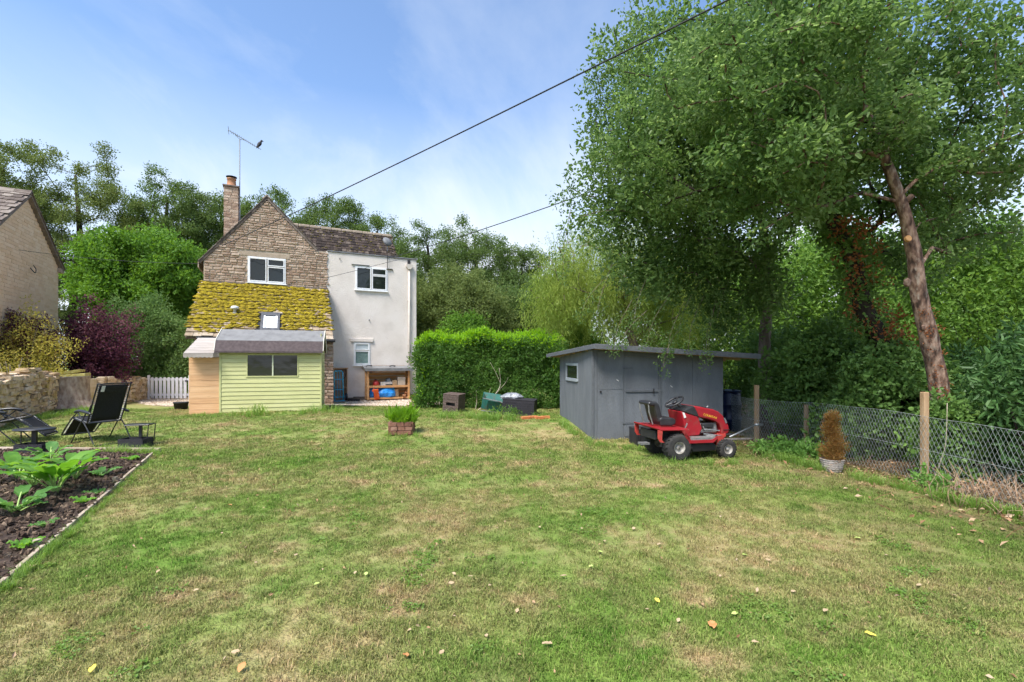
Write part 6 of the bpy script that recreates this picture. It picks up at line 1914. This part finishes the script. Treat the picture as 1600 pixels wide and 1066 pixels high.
# ================================================================== LEFT SIDE: WALL, STUMP
M_dry = mat('dry_stone', [(.28, .19, .11), (.46, .34, .21), (.60, .48, .34), (.52, .46, .38)], .93, 8, .7, 50, rnd=.55, dirt=((.40, .30, .05), 3, .54, .7))
def dry_wall(lab, p0, p1, h, th, seed, hs=(.04, .10), ls=(.12, .42)):
    rg = random.Random(seed)
    p0, p1 = Vector(p0), Vector(p1)
    L = (p1 - p0).length; ang = math.atan2(p1.y - p0.y, p1.x - p0.x)
    r = thing('dry_stone_wall', lab, 'wall', (p0.x, p0.y, ground_z(p0.x, p0.y)), ang)
    MB().bx(.03, L - .03, .06, th - .06, -.05, h - .14).build('rubble_core', M_mortar, r)
    z = -.05; S = []
    while z < h:
        hh = rg.uniform(*hs)
        x = rg.uniform(-.05, 0)
        while x < L:
            l_ = rg.uniform(*ls)
            lim = h - .14 + .45 * noise.noise((x * .9, seed, 0)) + .12 * noise.noise((x * 3.1, seed, 4))
            if z + hh < lim + .08:
                S.append((x, min(l_, L + .04 - x), z, hh))
            x += l_ + .008
        z += hh + .006
    rg.shuffle(S); S.sort(key=lambda q: -q[1] * q[3])
    small = MB()
    for i_, (x, l_, z, hh) in enumerate(S):
        tilt = Matrix.Translation((x + l_ / 2, th * .72 + rg.uniform(-.04, .045), z + hh / 2 + rg.uniform(-.01, .01))) @ Matrix.Rotation(rg.uniform(-.10, .10), 4, 'Y') @ Matrix.Rotation(rg.uniform(-.12, .12), 4, 'Z')
        if i_ < 280: MB().obx(tilt, l_, th * .55, hh, .018, rg).build('stone', M_dry, r)
        else: small.obx(tilt, l_, th * .55, hh, .016, rg)
    if small.v: small.build('small_stones', M_dry, r, kind='stuff')
    for k in range(int(L / .25)):
        tilt = Matrix.Translation((k * .25 + .12, th * .3, h - .12 + rg.uniform(-.03, .06))) @ Matrix.Rotation(rg.uniform(-.2, .2), 4, 'Y')
        MB().obx(tilt, .27, th * .6, .11, .02, rg).build('cope_stone', M_dry, r)
    return r
dry_wall('tumbled mossy dry stone wall at the left edge behind the recliners', (-13.75, 13.7, 0), (-11.5, 9.7, 0), 1.15, .5, 61)
dry_wall('lower dry stone wall between the tree stump and the picket gate', (-15.25, 19.3, 0), (-14.55, 16.3, 0), .98, .45, 62)
sq = on_ground(100, 637)
st_ = thing('tree_stump', 'broad sawn tree stump beside the dry stone wall', 'stump', (sq.x, sq.y, sq.z), 0)
M_sbark = mat('stump_bark', [(.20, .13, .095), (.34, .25, .19), (.45, .36, .29)], .95, 12, 1.0, 26, stretch=(1, 1, .5))
mb = MB(); n = 40; rows_s = []
for i, (r_, z) in enumerate([(.80, -.05), (.72, .08), (.62, .28), (.58, .55), (.57, .80), (.585, .90)]):
    row = []
    for k in range(n):
        an = 2 * PI * k / n
        f = 1 + .07 * noise.noise((math.cos(an) * 2.2, math.sin(an) * 2.2, z * .7)) + .035 * noise.noise((math.cos(an) * 7, math.sin(an) * 7, z * 3)) + (.10 * max(0, math.sin(an * 5 + 1)) if z < .2 else 0)
        row.append(len(mb.v)); mb.v.append((r_ * f * math.cos(an), r_ * f * math.sin(an), z + (.04 * math.cos(an) if i == 5 else 0)))
    rows_s.append(row)
for i in range(5):
    for k in range(n): mb.f.append((rows_s[i][k], rows_s[i][(k + 1) % n], rows_s[i + 1][(k + 1) % n], rows_s[i + 1][k]))
top_ring = [mb.v[k] for k in rows_s[-1]]
mb.build('bark', M_sbark, st_, True)
MB().add(top_ring + [(x, y, z + .015) for x, y, z in top_ring], [tuple(range(n, 2 * n))] + [(k, (k + 1) % n, (k + 1) % n + n, k + n) for k in range(n)]).build('cut_face', mat('grey_cut_wood', [(.34, .29, .25), (.48, .43, .38)], .85, 10, .3, 40), st_)
M_mboard = mat('mossy_slab', [(.34, .27, .08), (.46, .40, .14), (.50, .47, .25)], .9, 6, .4, 50)
for i, (u, v, D, tw, lab) in enumerate(((108, 582, 16.0, .2, 'upper yellow-mossed stone slab lying on the wall behind the stump'), (116, 587, 16.0, .1, 'lower pale stone slab under the mossy one behind the stump'))):
    c = at(u, v, D); o = MB().obx(Matrix.Identity(4), .75, .4, .10, .012, rg).build('stone_slab', M_mboard, None, bevel=.015)
    o.location = c; o.rotation_euler = (0, R(-9 + 4 * i), .25 + tw); tag(o, lab, 'slab')
c = at(112, 620, 16.05)
pr = MB().bx(c.x - .5, c.x + .65, 15.86, 16.3, ground_z(c.x, 16) - .05, at(112, 592, 16).z, .02, rg).build('stone_pile', M_dry, None, bevel=.03); tag(pr, 'block of stone under the mossy slabs behind the stump', 'stone')

# ================================================================== RECLINERS AND SIDE TABLES
M_sling = mat('black_sling', [(.012, .012, .014), (.026, .026, .028)], .75, 60, .3, 200)
M_tubing = mat('black_tubing', [(.012, .013, .015), (.03, .031, .034)], .35, 10, spec=.5)
M_lace = mat('white_lace', [(.62, .60, .56), (.74, .72, .68)], .7, 10)
def recliner(lab, pos, rz):
    r = thing('garden_recliner', lab, 'recliner', pos, rz, 'garden recliners on the lawn')
    W = .27
    back0, back1 = Vector((.0, 0, .40)), Vector((-.34, 0, 1.14))
    seat1 = Vector((.50, 0, .49)); leg1 = Vector((.88, 0, .13))
    Y = lambda s: Vector((0, s * W, 0))
    fr = MB()
    # one looped tube per panel
    def loop(a, b, nm, rr=.013):
        o_ = MB(); c = .07
        d = (b - a).normalized()
        o_.tube(catmull([a + Y(-1), b - d * c + Y(-1), b + Y(-.8), b + Y(.8), b - d * c + Y(1), a + Y(1)], 3), rr, 8)
        return o_.build(nm, M_tubing, r, True)
    bf = loop(back0, back1, 'back_frame'); sf = loop(back0, seat1, 'seat_frame'); lf = loop(seat1, leg1, 'leg_frame')
    def sling(a, b, nm, sag, parent):
        n_, m_ = 8, 6; mb = MB()
        d = b - a; nrm_ = Vector((-d.z, 0, d.x)).normalized()
        for i in range(n_ + 1):
            for j in range(m_ + 1):
                t, s = .04 + .93 * i / n_, -1 + 2 * j / m_
                p = a.lerp(b, t) + Y(s * .86) - nrm_ * sag * (1 - s * s) * math.sin(PI * t)
                mb.v.append(tuple(p))
        for i in range(n_):
            for j in range(m_): mb.f.append((i * (m_ + 1) + j, i * (m_ + 1) + j + 1, (i + 1) * (m_ + 1) + j + 1, (i + 1) * (m_ + 1) + j))
        o_ = mb.build(nm, M_sling, r, True); o_.modifiers.new('cloth', 'SOLIDIFY').thickness = .004
        for s in (-1, 1):
            lm_ = MB()
            k = int(d.length / .042)
            for i in range(k):
                p = a.lerp(b, .05 + .9 * i / k)
                lm_.tube([p + Y(s * .85), p + Y(s * .99) + d.normalized() * .015], .0042, 4)
            lm_.build('lacing', M_lace, o_)
        return o_
    sling(back0, back1, 'back_sling', .05, r); sling(back0, seat1, 'seat_sling', .05, r); sling(seat1, leg1, 'leg_sling', .02, r)
    hp_ = MB().obx(Matrix.Translation(back0.lerp(back1, .86) + Vector((.035, 0, .01))) @ Matrix.Rotation(math.atan2(-.34, .74), 4, 'Y'), .045, .44, .17).build('head_pillow', M_sling, r, bevel=.02)
    MB().obx(Matrix.Translation(back0.lerp(back1, .88) + Vector((-.03, .18, 0))) @ Matrix.Rotation(math.atan2(-.34, .74), 4, 'Y'), .003, .055, .12).build('care_label', M_lace, r)
    for s in (-1, 1):
        y = s * (W + .035)
        MB().tube(catmull([(-.20, y, .585), (-.05, y, .615), (.18, y, .635), (.34, y, .60)], 3), [.016, .022, .026, .027, .028, .028, .028, .027, .026, .016], 8).build('armrest', M_tubing, r, True)
        MB().tube([(.24, y, .61), (-.08, y, .30), (-.30, y, .0)], .011, 8).build('leg', M_tubing, r)
        MB().tube([(-.04, y, .60), (.20, y, .34), (.48, y, .0)], .011, 8).build('leg', M_tubing, r)
        MB().tube([(.24, y, .61), (.45, y - s * .02, .50), (.74, y - s * .02, .26)], .010, 8).build('side_link', M_tubing, r)
        MB().tube([(-.10, y, .60), (-.16, y - s * .02, .75)], .010, 6).build('back_link', M_tubing, r)
        MB().blob((.075, y, .475), .022, .022, .022, 8, 6).build('lock_knob', M_tubing, r, True)
    for x in (-.30, .48): MB().tube([(x, -W - .035, .010), (x, W + .035, .010)], .011, 8).build('floor_bar', M_tubing, r)
    MB().tube([(.0, -W, .40), (0, W, .40)], .011, 8).build('cross_bar', M_tubing, r)
    return r
q = on_ground(163, 692)
recliner('black sling recliner with its tall back turned to the camera', q, R(157))
q = on_ground(-14, 694)
recliner('second black recliner, cut off by the left edge', q, R(25))
def side_table(lab, pos, rz, round_top):
    r = thing('side_table', lab, 'side table', pos, rz, 'black side tables beside the recliners')
    if round_top:
        MB().lathe([(.28, .40), (.30, .405), (.305, .42), (.29, .432), (.02, .43)], 26, Matrix.Diagonal((1, .72, 1, 1))).build('table_top', M_tubing, r, True)
        MB().bx(-.035, .035, -.02, .02, .12, .40).build('pedestal', M_tubing, r)
        for x in (-.2,): MB().tube([(x, 0, .40), (x - .01, 0, .02)], .010, 6).build('leg', M_tubing, r)
    else:
        MB().tube([(-.20, 0, .40), (.22, 0, .41), (.19, 0, .08)], .011, 6).build('frame', M_tubing, r)
        MB().tube([(-.20, .2, .40), (.22, .2, .41), (.19, .2, .08)], .011, 6).build('frame', M_tubing, r)
        MB().bx(-.20, .23, .0, .2, .405, .418).build('table_top', M_tubing, r)
        MB().bx(.0, .05, .08, .11, .17, .405).build('pedestal', M_tubing, r)
    w, d, h = .21, .14, .17
    for s in (-1, 1):
        MB().bx(-w, w, s * d - .008, s * d + .008, 0, h).build('basket_side', M_rattan_d, r)
        MB().bx(s * w - .008, s * w + .008, -d + .009, d - .009, 0, h).build('basket_end', M_rattan_d, r)
    MB().bx(-w + .01, w - .01, -d + .01, d - .01, .01, .02).build('basket_floor', M_rattan_d, r)
    return r
side_table('black side table with an open frame and basket, right of the tall recliner', on_ground(212, 699), R(6), False)
side_table('black oval-topped side table between the two recliners', on_ground(54, 708), R(10), True)

# ================================================================== VEGETABLE BED
M_edge = mat('bed_edging_board', [(.28, .215, .15), (.40, .32, .24), (.48, .40, .32)], .85, 6, .3, 40, rnd=.35)
edge = thing('bed_edging', 'weathered timber edging boards around the vegetable bed', 'edging', (-6.25, 8.30, 0), 0)
e0, e1 = Vector((-6.25, 8.30, 0)), Vector((-3.0, 2.2, 0))
for (ta, tb, dz) in ((0, .34, 0), (.345, .70, -.008), (.705, 1.0, .004)):
    pa, pb = e0.lerp(e1, ta), e0.lerp(e1, tb)
    pa.z, pb.z = ground_z(pa.x, pa.y) - .002 + dz, ground_z(pb.x, pb.y) - .004 + dz
    MB().bar(pa, pb, .034, .10).build('edging_board', M_edge, edge, bevel=.006, world=True)
pa, pb = Vector((-6.2, 8.34, .02 + ground_z(-6.2, 8.34))), Vector((-8.2, 8.40, .02 + ground_z(-8.2, 8.4)))
MB().bar(pa, pb, .045, .10).build('edging_board', M_edge, edge, bevel=.006, world=True)
MB().bar(Vector((-8.22, 8.40, .03)), Vector((-11.5, 8.5, .03)), .045, .10).build('edging_board', M_edge, edge, bevel=.006, world=True)
for t in (.0, .345, .70): 
    p = e0.lerp(e1, t) + Vector((-.045, -.02, 0)); MB().bx(p.x - .02, p.x + .02, p.y - .02, p.y + .02, -.05, ground_z(p.x, p.y) + .09).build('peg', M_edge, edge, world=True)

M_big = leafmat('horseradish_leaf', [(.075, .20, .025), (.125, .285, .04), (.20, .37, .07)], .40, None, .5, 9.0, .2)
M_bigd = leafmat('rhubarb_leaf', [(.055, .15, .035), (.10, .23, .055), (.18, .32, .10)], .35, None, .5, 9.0, .2)
M_stalk = mat('leaf_stalk', [(.26, .40, .10), (.36, .48, .16)], .5, 10)
def big_leaf(rg, az, L, W, rise, stalk, wav):
    """Broad leaf on a stalk: returns (leaf MB, stalk MB)."""
    d = Vector((math.cos(az), math.sin(az), 0)); s = Vector((-d.y, d.x, 0))
    pts = []
    el = rise; p = Vector((0, 0, 0))
    n = 12; tot = stalk + L
    for i in range(n + 1):
        pts.append(p.copy())
        e = el * (1 - .95 * (i / n) ** 1.4) - .25 * (i / n) ** 2
        p = p + (d * math.cos(e) + Vector((0, 0, 1)) * math.sin(e)) * tot / n
    k0 = int(n * stalk / tot)
    lm = MB(); rows = []
    for i in range(k0, n + 1):
        t = (i - k0) / (n - k0)
        w = W * (math.sin(PI * min(1, t ** .75 * .96 + .02)) ** .8) * .5 + .004
        row = []
        for j in (-1, -.5, 0, .5, 1):
            z = .22 * w * abs(j) + wav * math.sin(t * 17 + j * 5 + az * 3) * abs(j)
            row.append(len(lm.v)); lm.v.append(tuple(pts[i] + s * w * j + Vector((0, 0, z))))
        rows.append(row)
    for a_, b_ in zip(rows[:-1], rows[1:]):
        for j in range(4): lm.f.append((a_[j], a_[j + 1], b_[j + 1], b_[j]))
    sm = MB().tube(pts[:k0 + 2], [.010 - .003 * i / (k0 + 1) for i in range(k0 + 2)], 6)
    return lm, sm
def veg(name, lab, u, v, n, L, W, rise, stalk, m_, seed, group, y=0.0):
    rg = random.Random(seed); q = on_ground(u, v)
    r = thing(name, lab, 'plant', (q.x, q.y, q.z + .02), 0, group)
    for i in range(n):
        az = 2 * PI * i / n + rg.uniform(-.4, .4)
        k = rg.uniform(.6, 1.1)
        lm, sm = big_leaf(rg, az, L * k, W * k, rise * rg.uniform(.7, 1.1), stalk * k * rg.uniform(.7, 1.2), .012)
        o = lm.build('leaf', m_, r, True)
        sm.build('stalk', M_stalk, o, True)
    return r
veg('horseradish_plant', 'largest broad-leaved plant in the middle of the vegetable bed', 88, 775, 17, .44, .17, 1.25, .30, M_big, 1, 'leafy plants in the vegetable bed')
veg('horseradish_plant', 'broad-leaved plant at the left edge of the bed, behind the largest plant', 28, 752, 14, .34, .15, 1.15, .24, M_big, 2, 'leafy plants in the vegetable bed')
veg('rhubarb_plant', 'low spreading leafy plant at the left edge of the bed', 25, 806, 22, .22, .12, .9, .20, M_bigd, 3, 'leafy plants in the vegetable bed')
veg('rhubarb_plant', 'leafy plant at the back of the bed beside the oval table', 78, 728, 13, .26, .14, 1.15, .28, M_bigd, 4, 'leafy plants in the vegetable bed')
veg('rhubarb_plant', 'small leafy plant right of the largest plant', 158, 748, 7, .16, .08, .9, .1, M_bigd, 5, 'leafy plants in the vegetable bed')
veg('seedling_plant', 'small pale green seedling near the front edging of the bed', 38, 862, 10, .10, .06, .9, .05, M_big, 6, 'leafy plants in the vegetable bed')
veg('seedling_plant', 'small seedling in the bare soil left of the edging', 130, 790, 8, .11, .05, .9, .05, M_big, 7, 'leafy plants in the vegetable bed')
veg('seedling_plant', 'small weed beside the side table at the back of the bed', 205, 722, 9, .12, .06, .9, .05, M_big, 8, 'leafy plants in the vegetable bed')
veg('seedling_plant', 'low weed between the largest plant and the edging', 150, 775, 8, .10, .05, .8, .04, M_bigd, 9, 'leafy plants in the vegetable bed')
veg('seedling_plant', 'tiny weed in the bare soil below the spreading plant', 70, 826, 8, .09, .045, .8, .04, M_bigd, 10, 'leafy plants in the vegetable bed')
veg('rhubarb_plant', 'leafy plant between the two broad-leaved ones in the bed', 52, 764, 12, .24, .12, 1.2, .26, M_bigd, 11, 'leafy plants in the vegetable bed')
veg('horseradish_plant', 'upright broad-leaved plant behind the largest plant, beside the soil corner', 118, 752, 9, .30, .13, 1.3, .28, M_big, 12, 'leafy plants in the vegetable bed')
# weeds and longer grass along the edges
M_weed = leafmat('long_grass', [(.10, .20, .03), (.17, .29, .05), (.28, .36, .11)], .35)
wt_ = [grass_tuft('weed_%d' % i, np.random.RandomState(50 + i), 26, .16, .06, .006) for i in range(4)]
for me in wt_: me.materials.append(M_weed)
rg = random.Random(9); rs = np.random.RandomState(9)
wp, ws = [], []
def weeds(u0, u1, v0, v1, n, s):
    for _ in range(n):
        t = rg.random(); p = on_ground(u0 + (u1 - u0) * t + rg.gauss(0, 3), v0 + (v1 - v0) * t + rg.uniform(-2, 3)); wp.append(tuple(p)); ws.append(s * rg.uniform(.5, 1.3))
weeds(345, 505, 650, 646, 34, .7); weeds(372, 410, 650, 649, 9, 1.8); weeds(470, 530, 646, 643, 14, 1.5); weeds(290, 345, 651, 650, 12, .7)
weeds(640, 690, 652, 650, 20, .8); weeds(690, 805, 652, 656, 80, 1.1); weeds(800, 870, 648, 650, 14, .7); weeds(875, 926, 662, 696, 40, .8); weeds(926, 1005, 697, 703, 30, .6)
weeds(1190, 1290, 712, 735, 60, .9); weeds(1330, 1450, 748, 772, 40, .7); weeds(1460, 1600, 778, 812, 60, .8); weeds(245, 0, 715, 930, 150, .45); weeds(600, 655, 681, 681, 30, .6); weeds(150, 250, 706, 711, 60, .8)
weeds(60, 160, 655, 640, 50, 1.0); weeds(195, 235, 702, 700, 16, .6); weeds(1030, 1160, 724, 727, 40, .6)
o = scatter('long_grass', 'weeds', wt_, wp, turns(len(wp), rs, .15), ws, M_weed, kind='stuff')
tag(o, 'longer grass and weeds along walls, sheds, fence and bed', 'long grass')
L_nettle = kind_('nettle', [(.08, .18, .035), (.14, .27, .06), (.22, .36, .10)], 14, .10, .07, .045, .35, 43, 3)
for i, (u, v, rx, lab) in enumerate(((1215, 712, .42, 'low leafy nettles beside the mower under the fence'), (1262, 718, .3, 'leafy weeds between the nettles and the potted conifer'), (1455, 768, .13, 'leafy weeds at the foot of the tallest fence post'))):
    c = on_ground(u, v); bush('weed_clump', lab, (c.x, c.y, .10), (rx, .22, .16), L_nettle, int(220 * rx), (.6, 1.1), 700 + i, 5, M_stalk, lump=.3, base=0.0, cat='weeds', stem_r=.003)
c = on_ground(812, 652); bush('weed_clump', 'tangle of weeds between the dead branches and the woven ottoman', (c.x - .4, c.y + .1, .2), (.5, .2, .22), L_hedge, 60, (.6, 1.1), 705, 5, M_stalk, lump=.3, cat='weeds', stem_r=.004)
c = on_ground(660, 638); bush('bare_shrub', 'reddish dry twigs at the foot of the rendered wall, left of the hedge', (c.x, c.y + .2, .28), (.45, .2, .28), L_brown, 34, (.5, .8), 706, 9, M_bark_red, lump=.3, cat='shrub', stem_r=.006)

# litter below the fence
lit = []
for i in range(3):
    q = MB().add([(0, 0, 0), (.03, .018, .012), (.07, 0, .004), (.03, -.018, .01)], [(0, 1, 2), (0, 2, 3)]); lit.append(q.mesh('dry_leaf_%d' % i))
for i in range(2): lit.append(MB().tube([(0, 0, 0), (.06, .02, .01), (.15, .01, .02)], .0025, 4).mesh('twig_%d' % i))
M_litter = mat('leaf_litter', [(.13, .065, .030), (.26, .15, .075), (.38, .25, .14), (.45, .36, .26)], .9, 8, rnd=.8)
pp = []
while len(pp) < 2600:
    y = rg.uniform(3.2, 11.5); x = rg.uniform(3.4, 6.6)
    w = smooth(3.6, 5.3, x) * (.45 + .8 * noise.noise((x * 1.2, y * 1.2, 5)))
    if y < 7.2 and x > 5.0: w += .35
    if rg.random() < w: pp.append((x, y, .012 + rg.uniform(0, .02)))
o = scatter('leaf_litter', 'litter', lit, pp, turns(len(pp), rs, .5), rs.uniform(.5, 1.3, len(pp)), M_litter, kind='stuff'); tag(o, 'brown leaf litter and twigs below the trees and the fence', 'leaf litter')
pp = np.array([p for p in lawn_points(2.2, 11, 9, rs)]); pp[:, 2] += .02
o = scatter('leaf_litter', 'lawn_litter', [m_.copy() for m_ in lit[:3]], pp, turns(len(pp), rs, .5), rs.uniform(.25, .6, len(pp)), mat('pale_litter', [(.30, .20, .11), (.52, .42, .30), (.66, .60, .48)], .9, 8, rnd=.9), kind='stuff'); tag(o, 'specks of small pale dry leaves strewn over the lawn', 'leaf litter')

# dry stalks by the fence at the right edge
ds = []
for k in range(90):
    u = rg.uniform(1455, 1600); p = on_ground(u, 775 + (u - 1455) * .2 + rg.uniform(-18, 14))
    ds.append((p, rg.uniform(.1, .42)))
mb = MB()
for p, h in ds: mb.tube([p, p + Vector((rg.uniform(-.08, .08), rg.uniform(-.08, .08), h * .6)), p + Vector((rg.uniform(-.16, .16), rg.uniform(-.16, .16), h))], [.004, .003, .0015], 4)
o = mb.build('dry_stalks', mat('dry_stalk', [(.30, .18, .11), (.45, .32, .22)], .9, 12), None, True, kind='stuff'); tag(o, 'tangle of dry brown stalks at the foot of the fence', 'stalks')
# pale long twig through the fence
o = MB().tube(catmull([at(1456, 755, 6.1), at(1470, 720, 6.0), at(1478, 690, 6.0), at(1480, 630, 6.05)], 3), [.006] * 4 + [.004] * 6, 5).build('bare_twig', M_bark_pale, None, True); tag(o, 'long pale twig standing in the fence right of the tallest post', 'twig')
# pale rubble lying beyond the fence
for i, (u, v, s, lab) in enumerate(((1528, 722, .16, 'pale stone beyond the fence, left of the flat one'), (1545, 738, .2, 'flat pale stone beyond the fence'), (1570, 750, .14, 'small pale stone beyond the fence at the right edge'))):
    q = on_ground(u, v); o = MB().blob(q + Vector((0, 0, .05)), s, s * .7, s * .5, 8, 5, .25, rg).build('stone', M_dry, None); tag(o, lab, 'stone')

# ================================================================== FALLEN LEAVES
LC = {'pale': mat('leaf_pale', [(.36, .26, .15), (.47, .36, .22)], .8, 20), 'orange': mat('leaf_orange', [(.46, .20, .07), (.58, .30, .12)], .8, 20),
      'yellow': mat('leaf_yellow', [(.55, .46, .05), (.66, .56, .10)], .7, 20), 'green': mat('leaf_fresh', [(.36, .46, .10), (.46, .56, .18)], .7, 20)}
def fallen(u, v, s, col, lab, grp):
    q = on_ground(u, v); L = s; rg_ = random.Random(int(u * 7 + v))
    mb = MB()
    n = 5
    for i in range(n + 1):
        t = i / n; w = .32 * math.sin(PI * (t * .9 + .07)) ; z = .05 * math.sin(PI * t) * rg_.uniform(.3, 1.3) + .02
        for j in (-1, 0, 1): mb.v.append(((t - .5) * L, w * j * L, (z + (.09 if j else 0) * rg_.uniform(.2, 1.6)) * L))
    for i in range(n):
        for j in range(2): mb.f.append((i * 3 + j, i * 3 + j + 1, i * 3 + j + 4, i * 3 + j + 3))
    o = mb.build('fallen_leaf', LC[col], None, True)
    o.location = q + Vector((0, 0, .024)); o.rotation_euler = (rg_.uniform(-.25, .25), rg_.uniform(-.25, .25), rg_.uniform(0, 6.28))
    tag(o, lab, 'leaf', grp)
fallen(1113, 983, .085, 'orange', 'largest orange dry leaf, lying at the lower right of the lawn', None)
fallen(378, 1050, .06, 'orange', 'curled brown leaf near the bottom edge, left of centre', None)
fallen(634, 1031, .055, 'orange', 'pointed orange leaf near the bottom edge, in the middle', None)
fallen(145, 1052, .05, 'yellow', 'yellow leaf at the bottom edge, far left', None)
fallen(1360, 998, .055, 'yellow', 'bright yellow leaf at the lower right of the lawn', None)
fallen(1027, 944, .045, 'yellow', 'yellow leaf in the middle of the right-hand lawn', None)
fallen(47, 892, .07, 'pale', 'pale leaf lying beside the edging of the vegetable bed', None)
fallen(359, 793, .055, 'orange', 'orange leaf on the lawn right of the vegetable bed', None)
fallen(855, 1013, .06, 'pale', 'long pale leaf standing up near the bottom centre', None)
for (u, v) in ((709, 902), (735, 906), (705, 917), (765, 920), (777, 829), (843, 828), (909, 830), (945, 850), (1011, 958), (1060, 975), (990, 830), (524, 830), (462, 872), (555, 900), (247, 898), (306, 928), (368, 1026), (640, 991), (690, 1026), (760, 1000), (808, 960), (1125, 905), (1200, 880), (1385, 872), (1436, 920), (1490, 936), (1240, 930), (1290, 960), (1180, 1010), (1030, 855), (400, 884), (880, 905)):
    fallen(u, v, random.Random(int(u)).uniform(.03, .05), 'pale', 'pale curled dry leaf lying on the lawn', 'pale dry leaves scattered on the lawn')
for (u, v) in ((923, 890), (938, 867), (1148, 965), (1475, 840), (1340, 845), (1164, 872), (572, 902), (495, 918)):
    fallen(u, v, .045, 'green', 'small yellow-green leaf lying on the lawn', 'yellow-green leaves scattered on the lawn')

# ================================================================== OVERHEAD CABLES
def cable(lab, pts, r, sub=8):
    o = MB().tube(catmull(pts, sub), r, 6).build('overhead_cable', M_black, None, True); return tag(o, lab, 'cable')
def sagged(a, b, s, n=8): return [a.lerp(b, k / n) + Vector((0, 0, -s * 4 * (k / n) * (1 - k / n))) for k in range(n + 1)]
A1 = at(347, 384, 16.35); B1 = at(1088, 14, 6.2); C1_ = A1.lerp(B1, 1.35)
cable('thick black overhead cable running up from the gable to the top right', sagged(A1, C1_, .12), .012, 3)
A2 = at(606, 404, 18.9); B2_ = at(882, 308, 12.2)
cable('second overhead cable running from the rendered wall into the right-hand tree', sagged(A2, A2.lerp(B2_, 1.5), .12), .012, 3)
cable('thin service cable slanting across the rendered wall', [at(632, 404, 19.5), at(606, 410, 18.9), at(560, 422, 18.0), at(511, 434, 17.6)], .008, 3)
cable('thin cable strung from the neighbouring gable to the cottage eaves', sagged(at(12, 388, 16.5), at(312, 412, 16.2), .12), .007, 3)
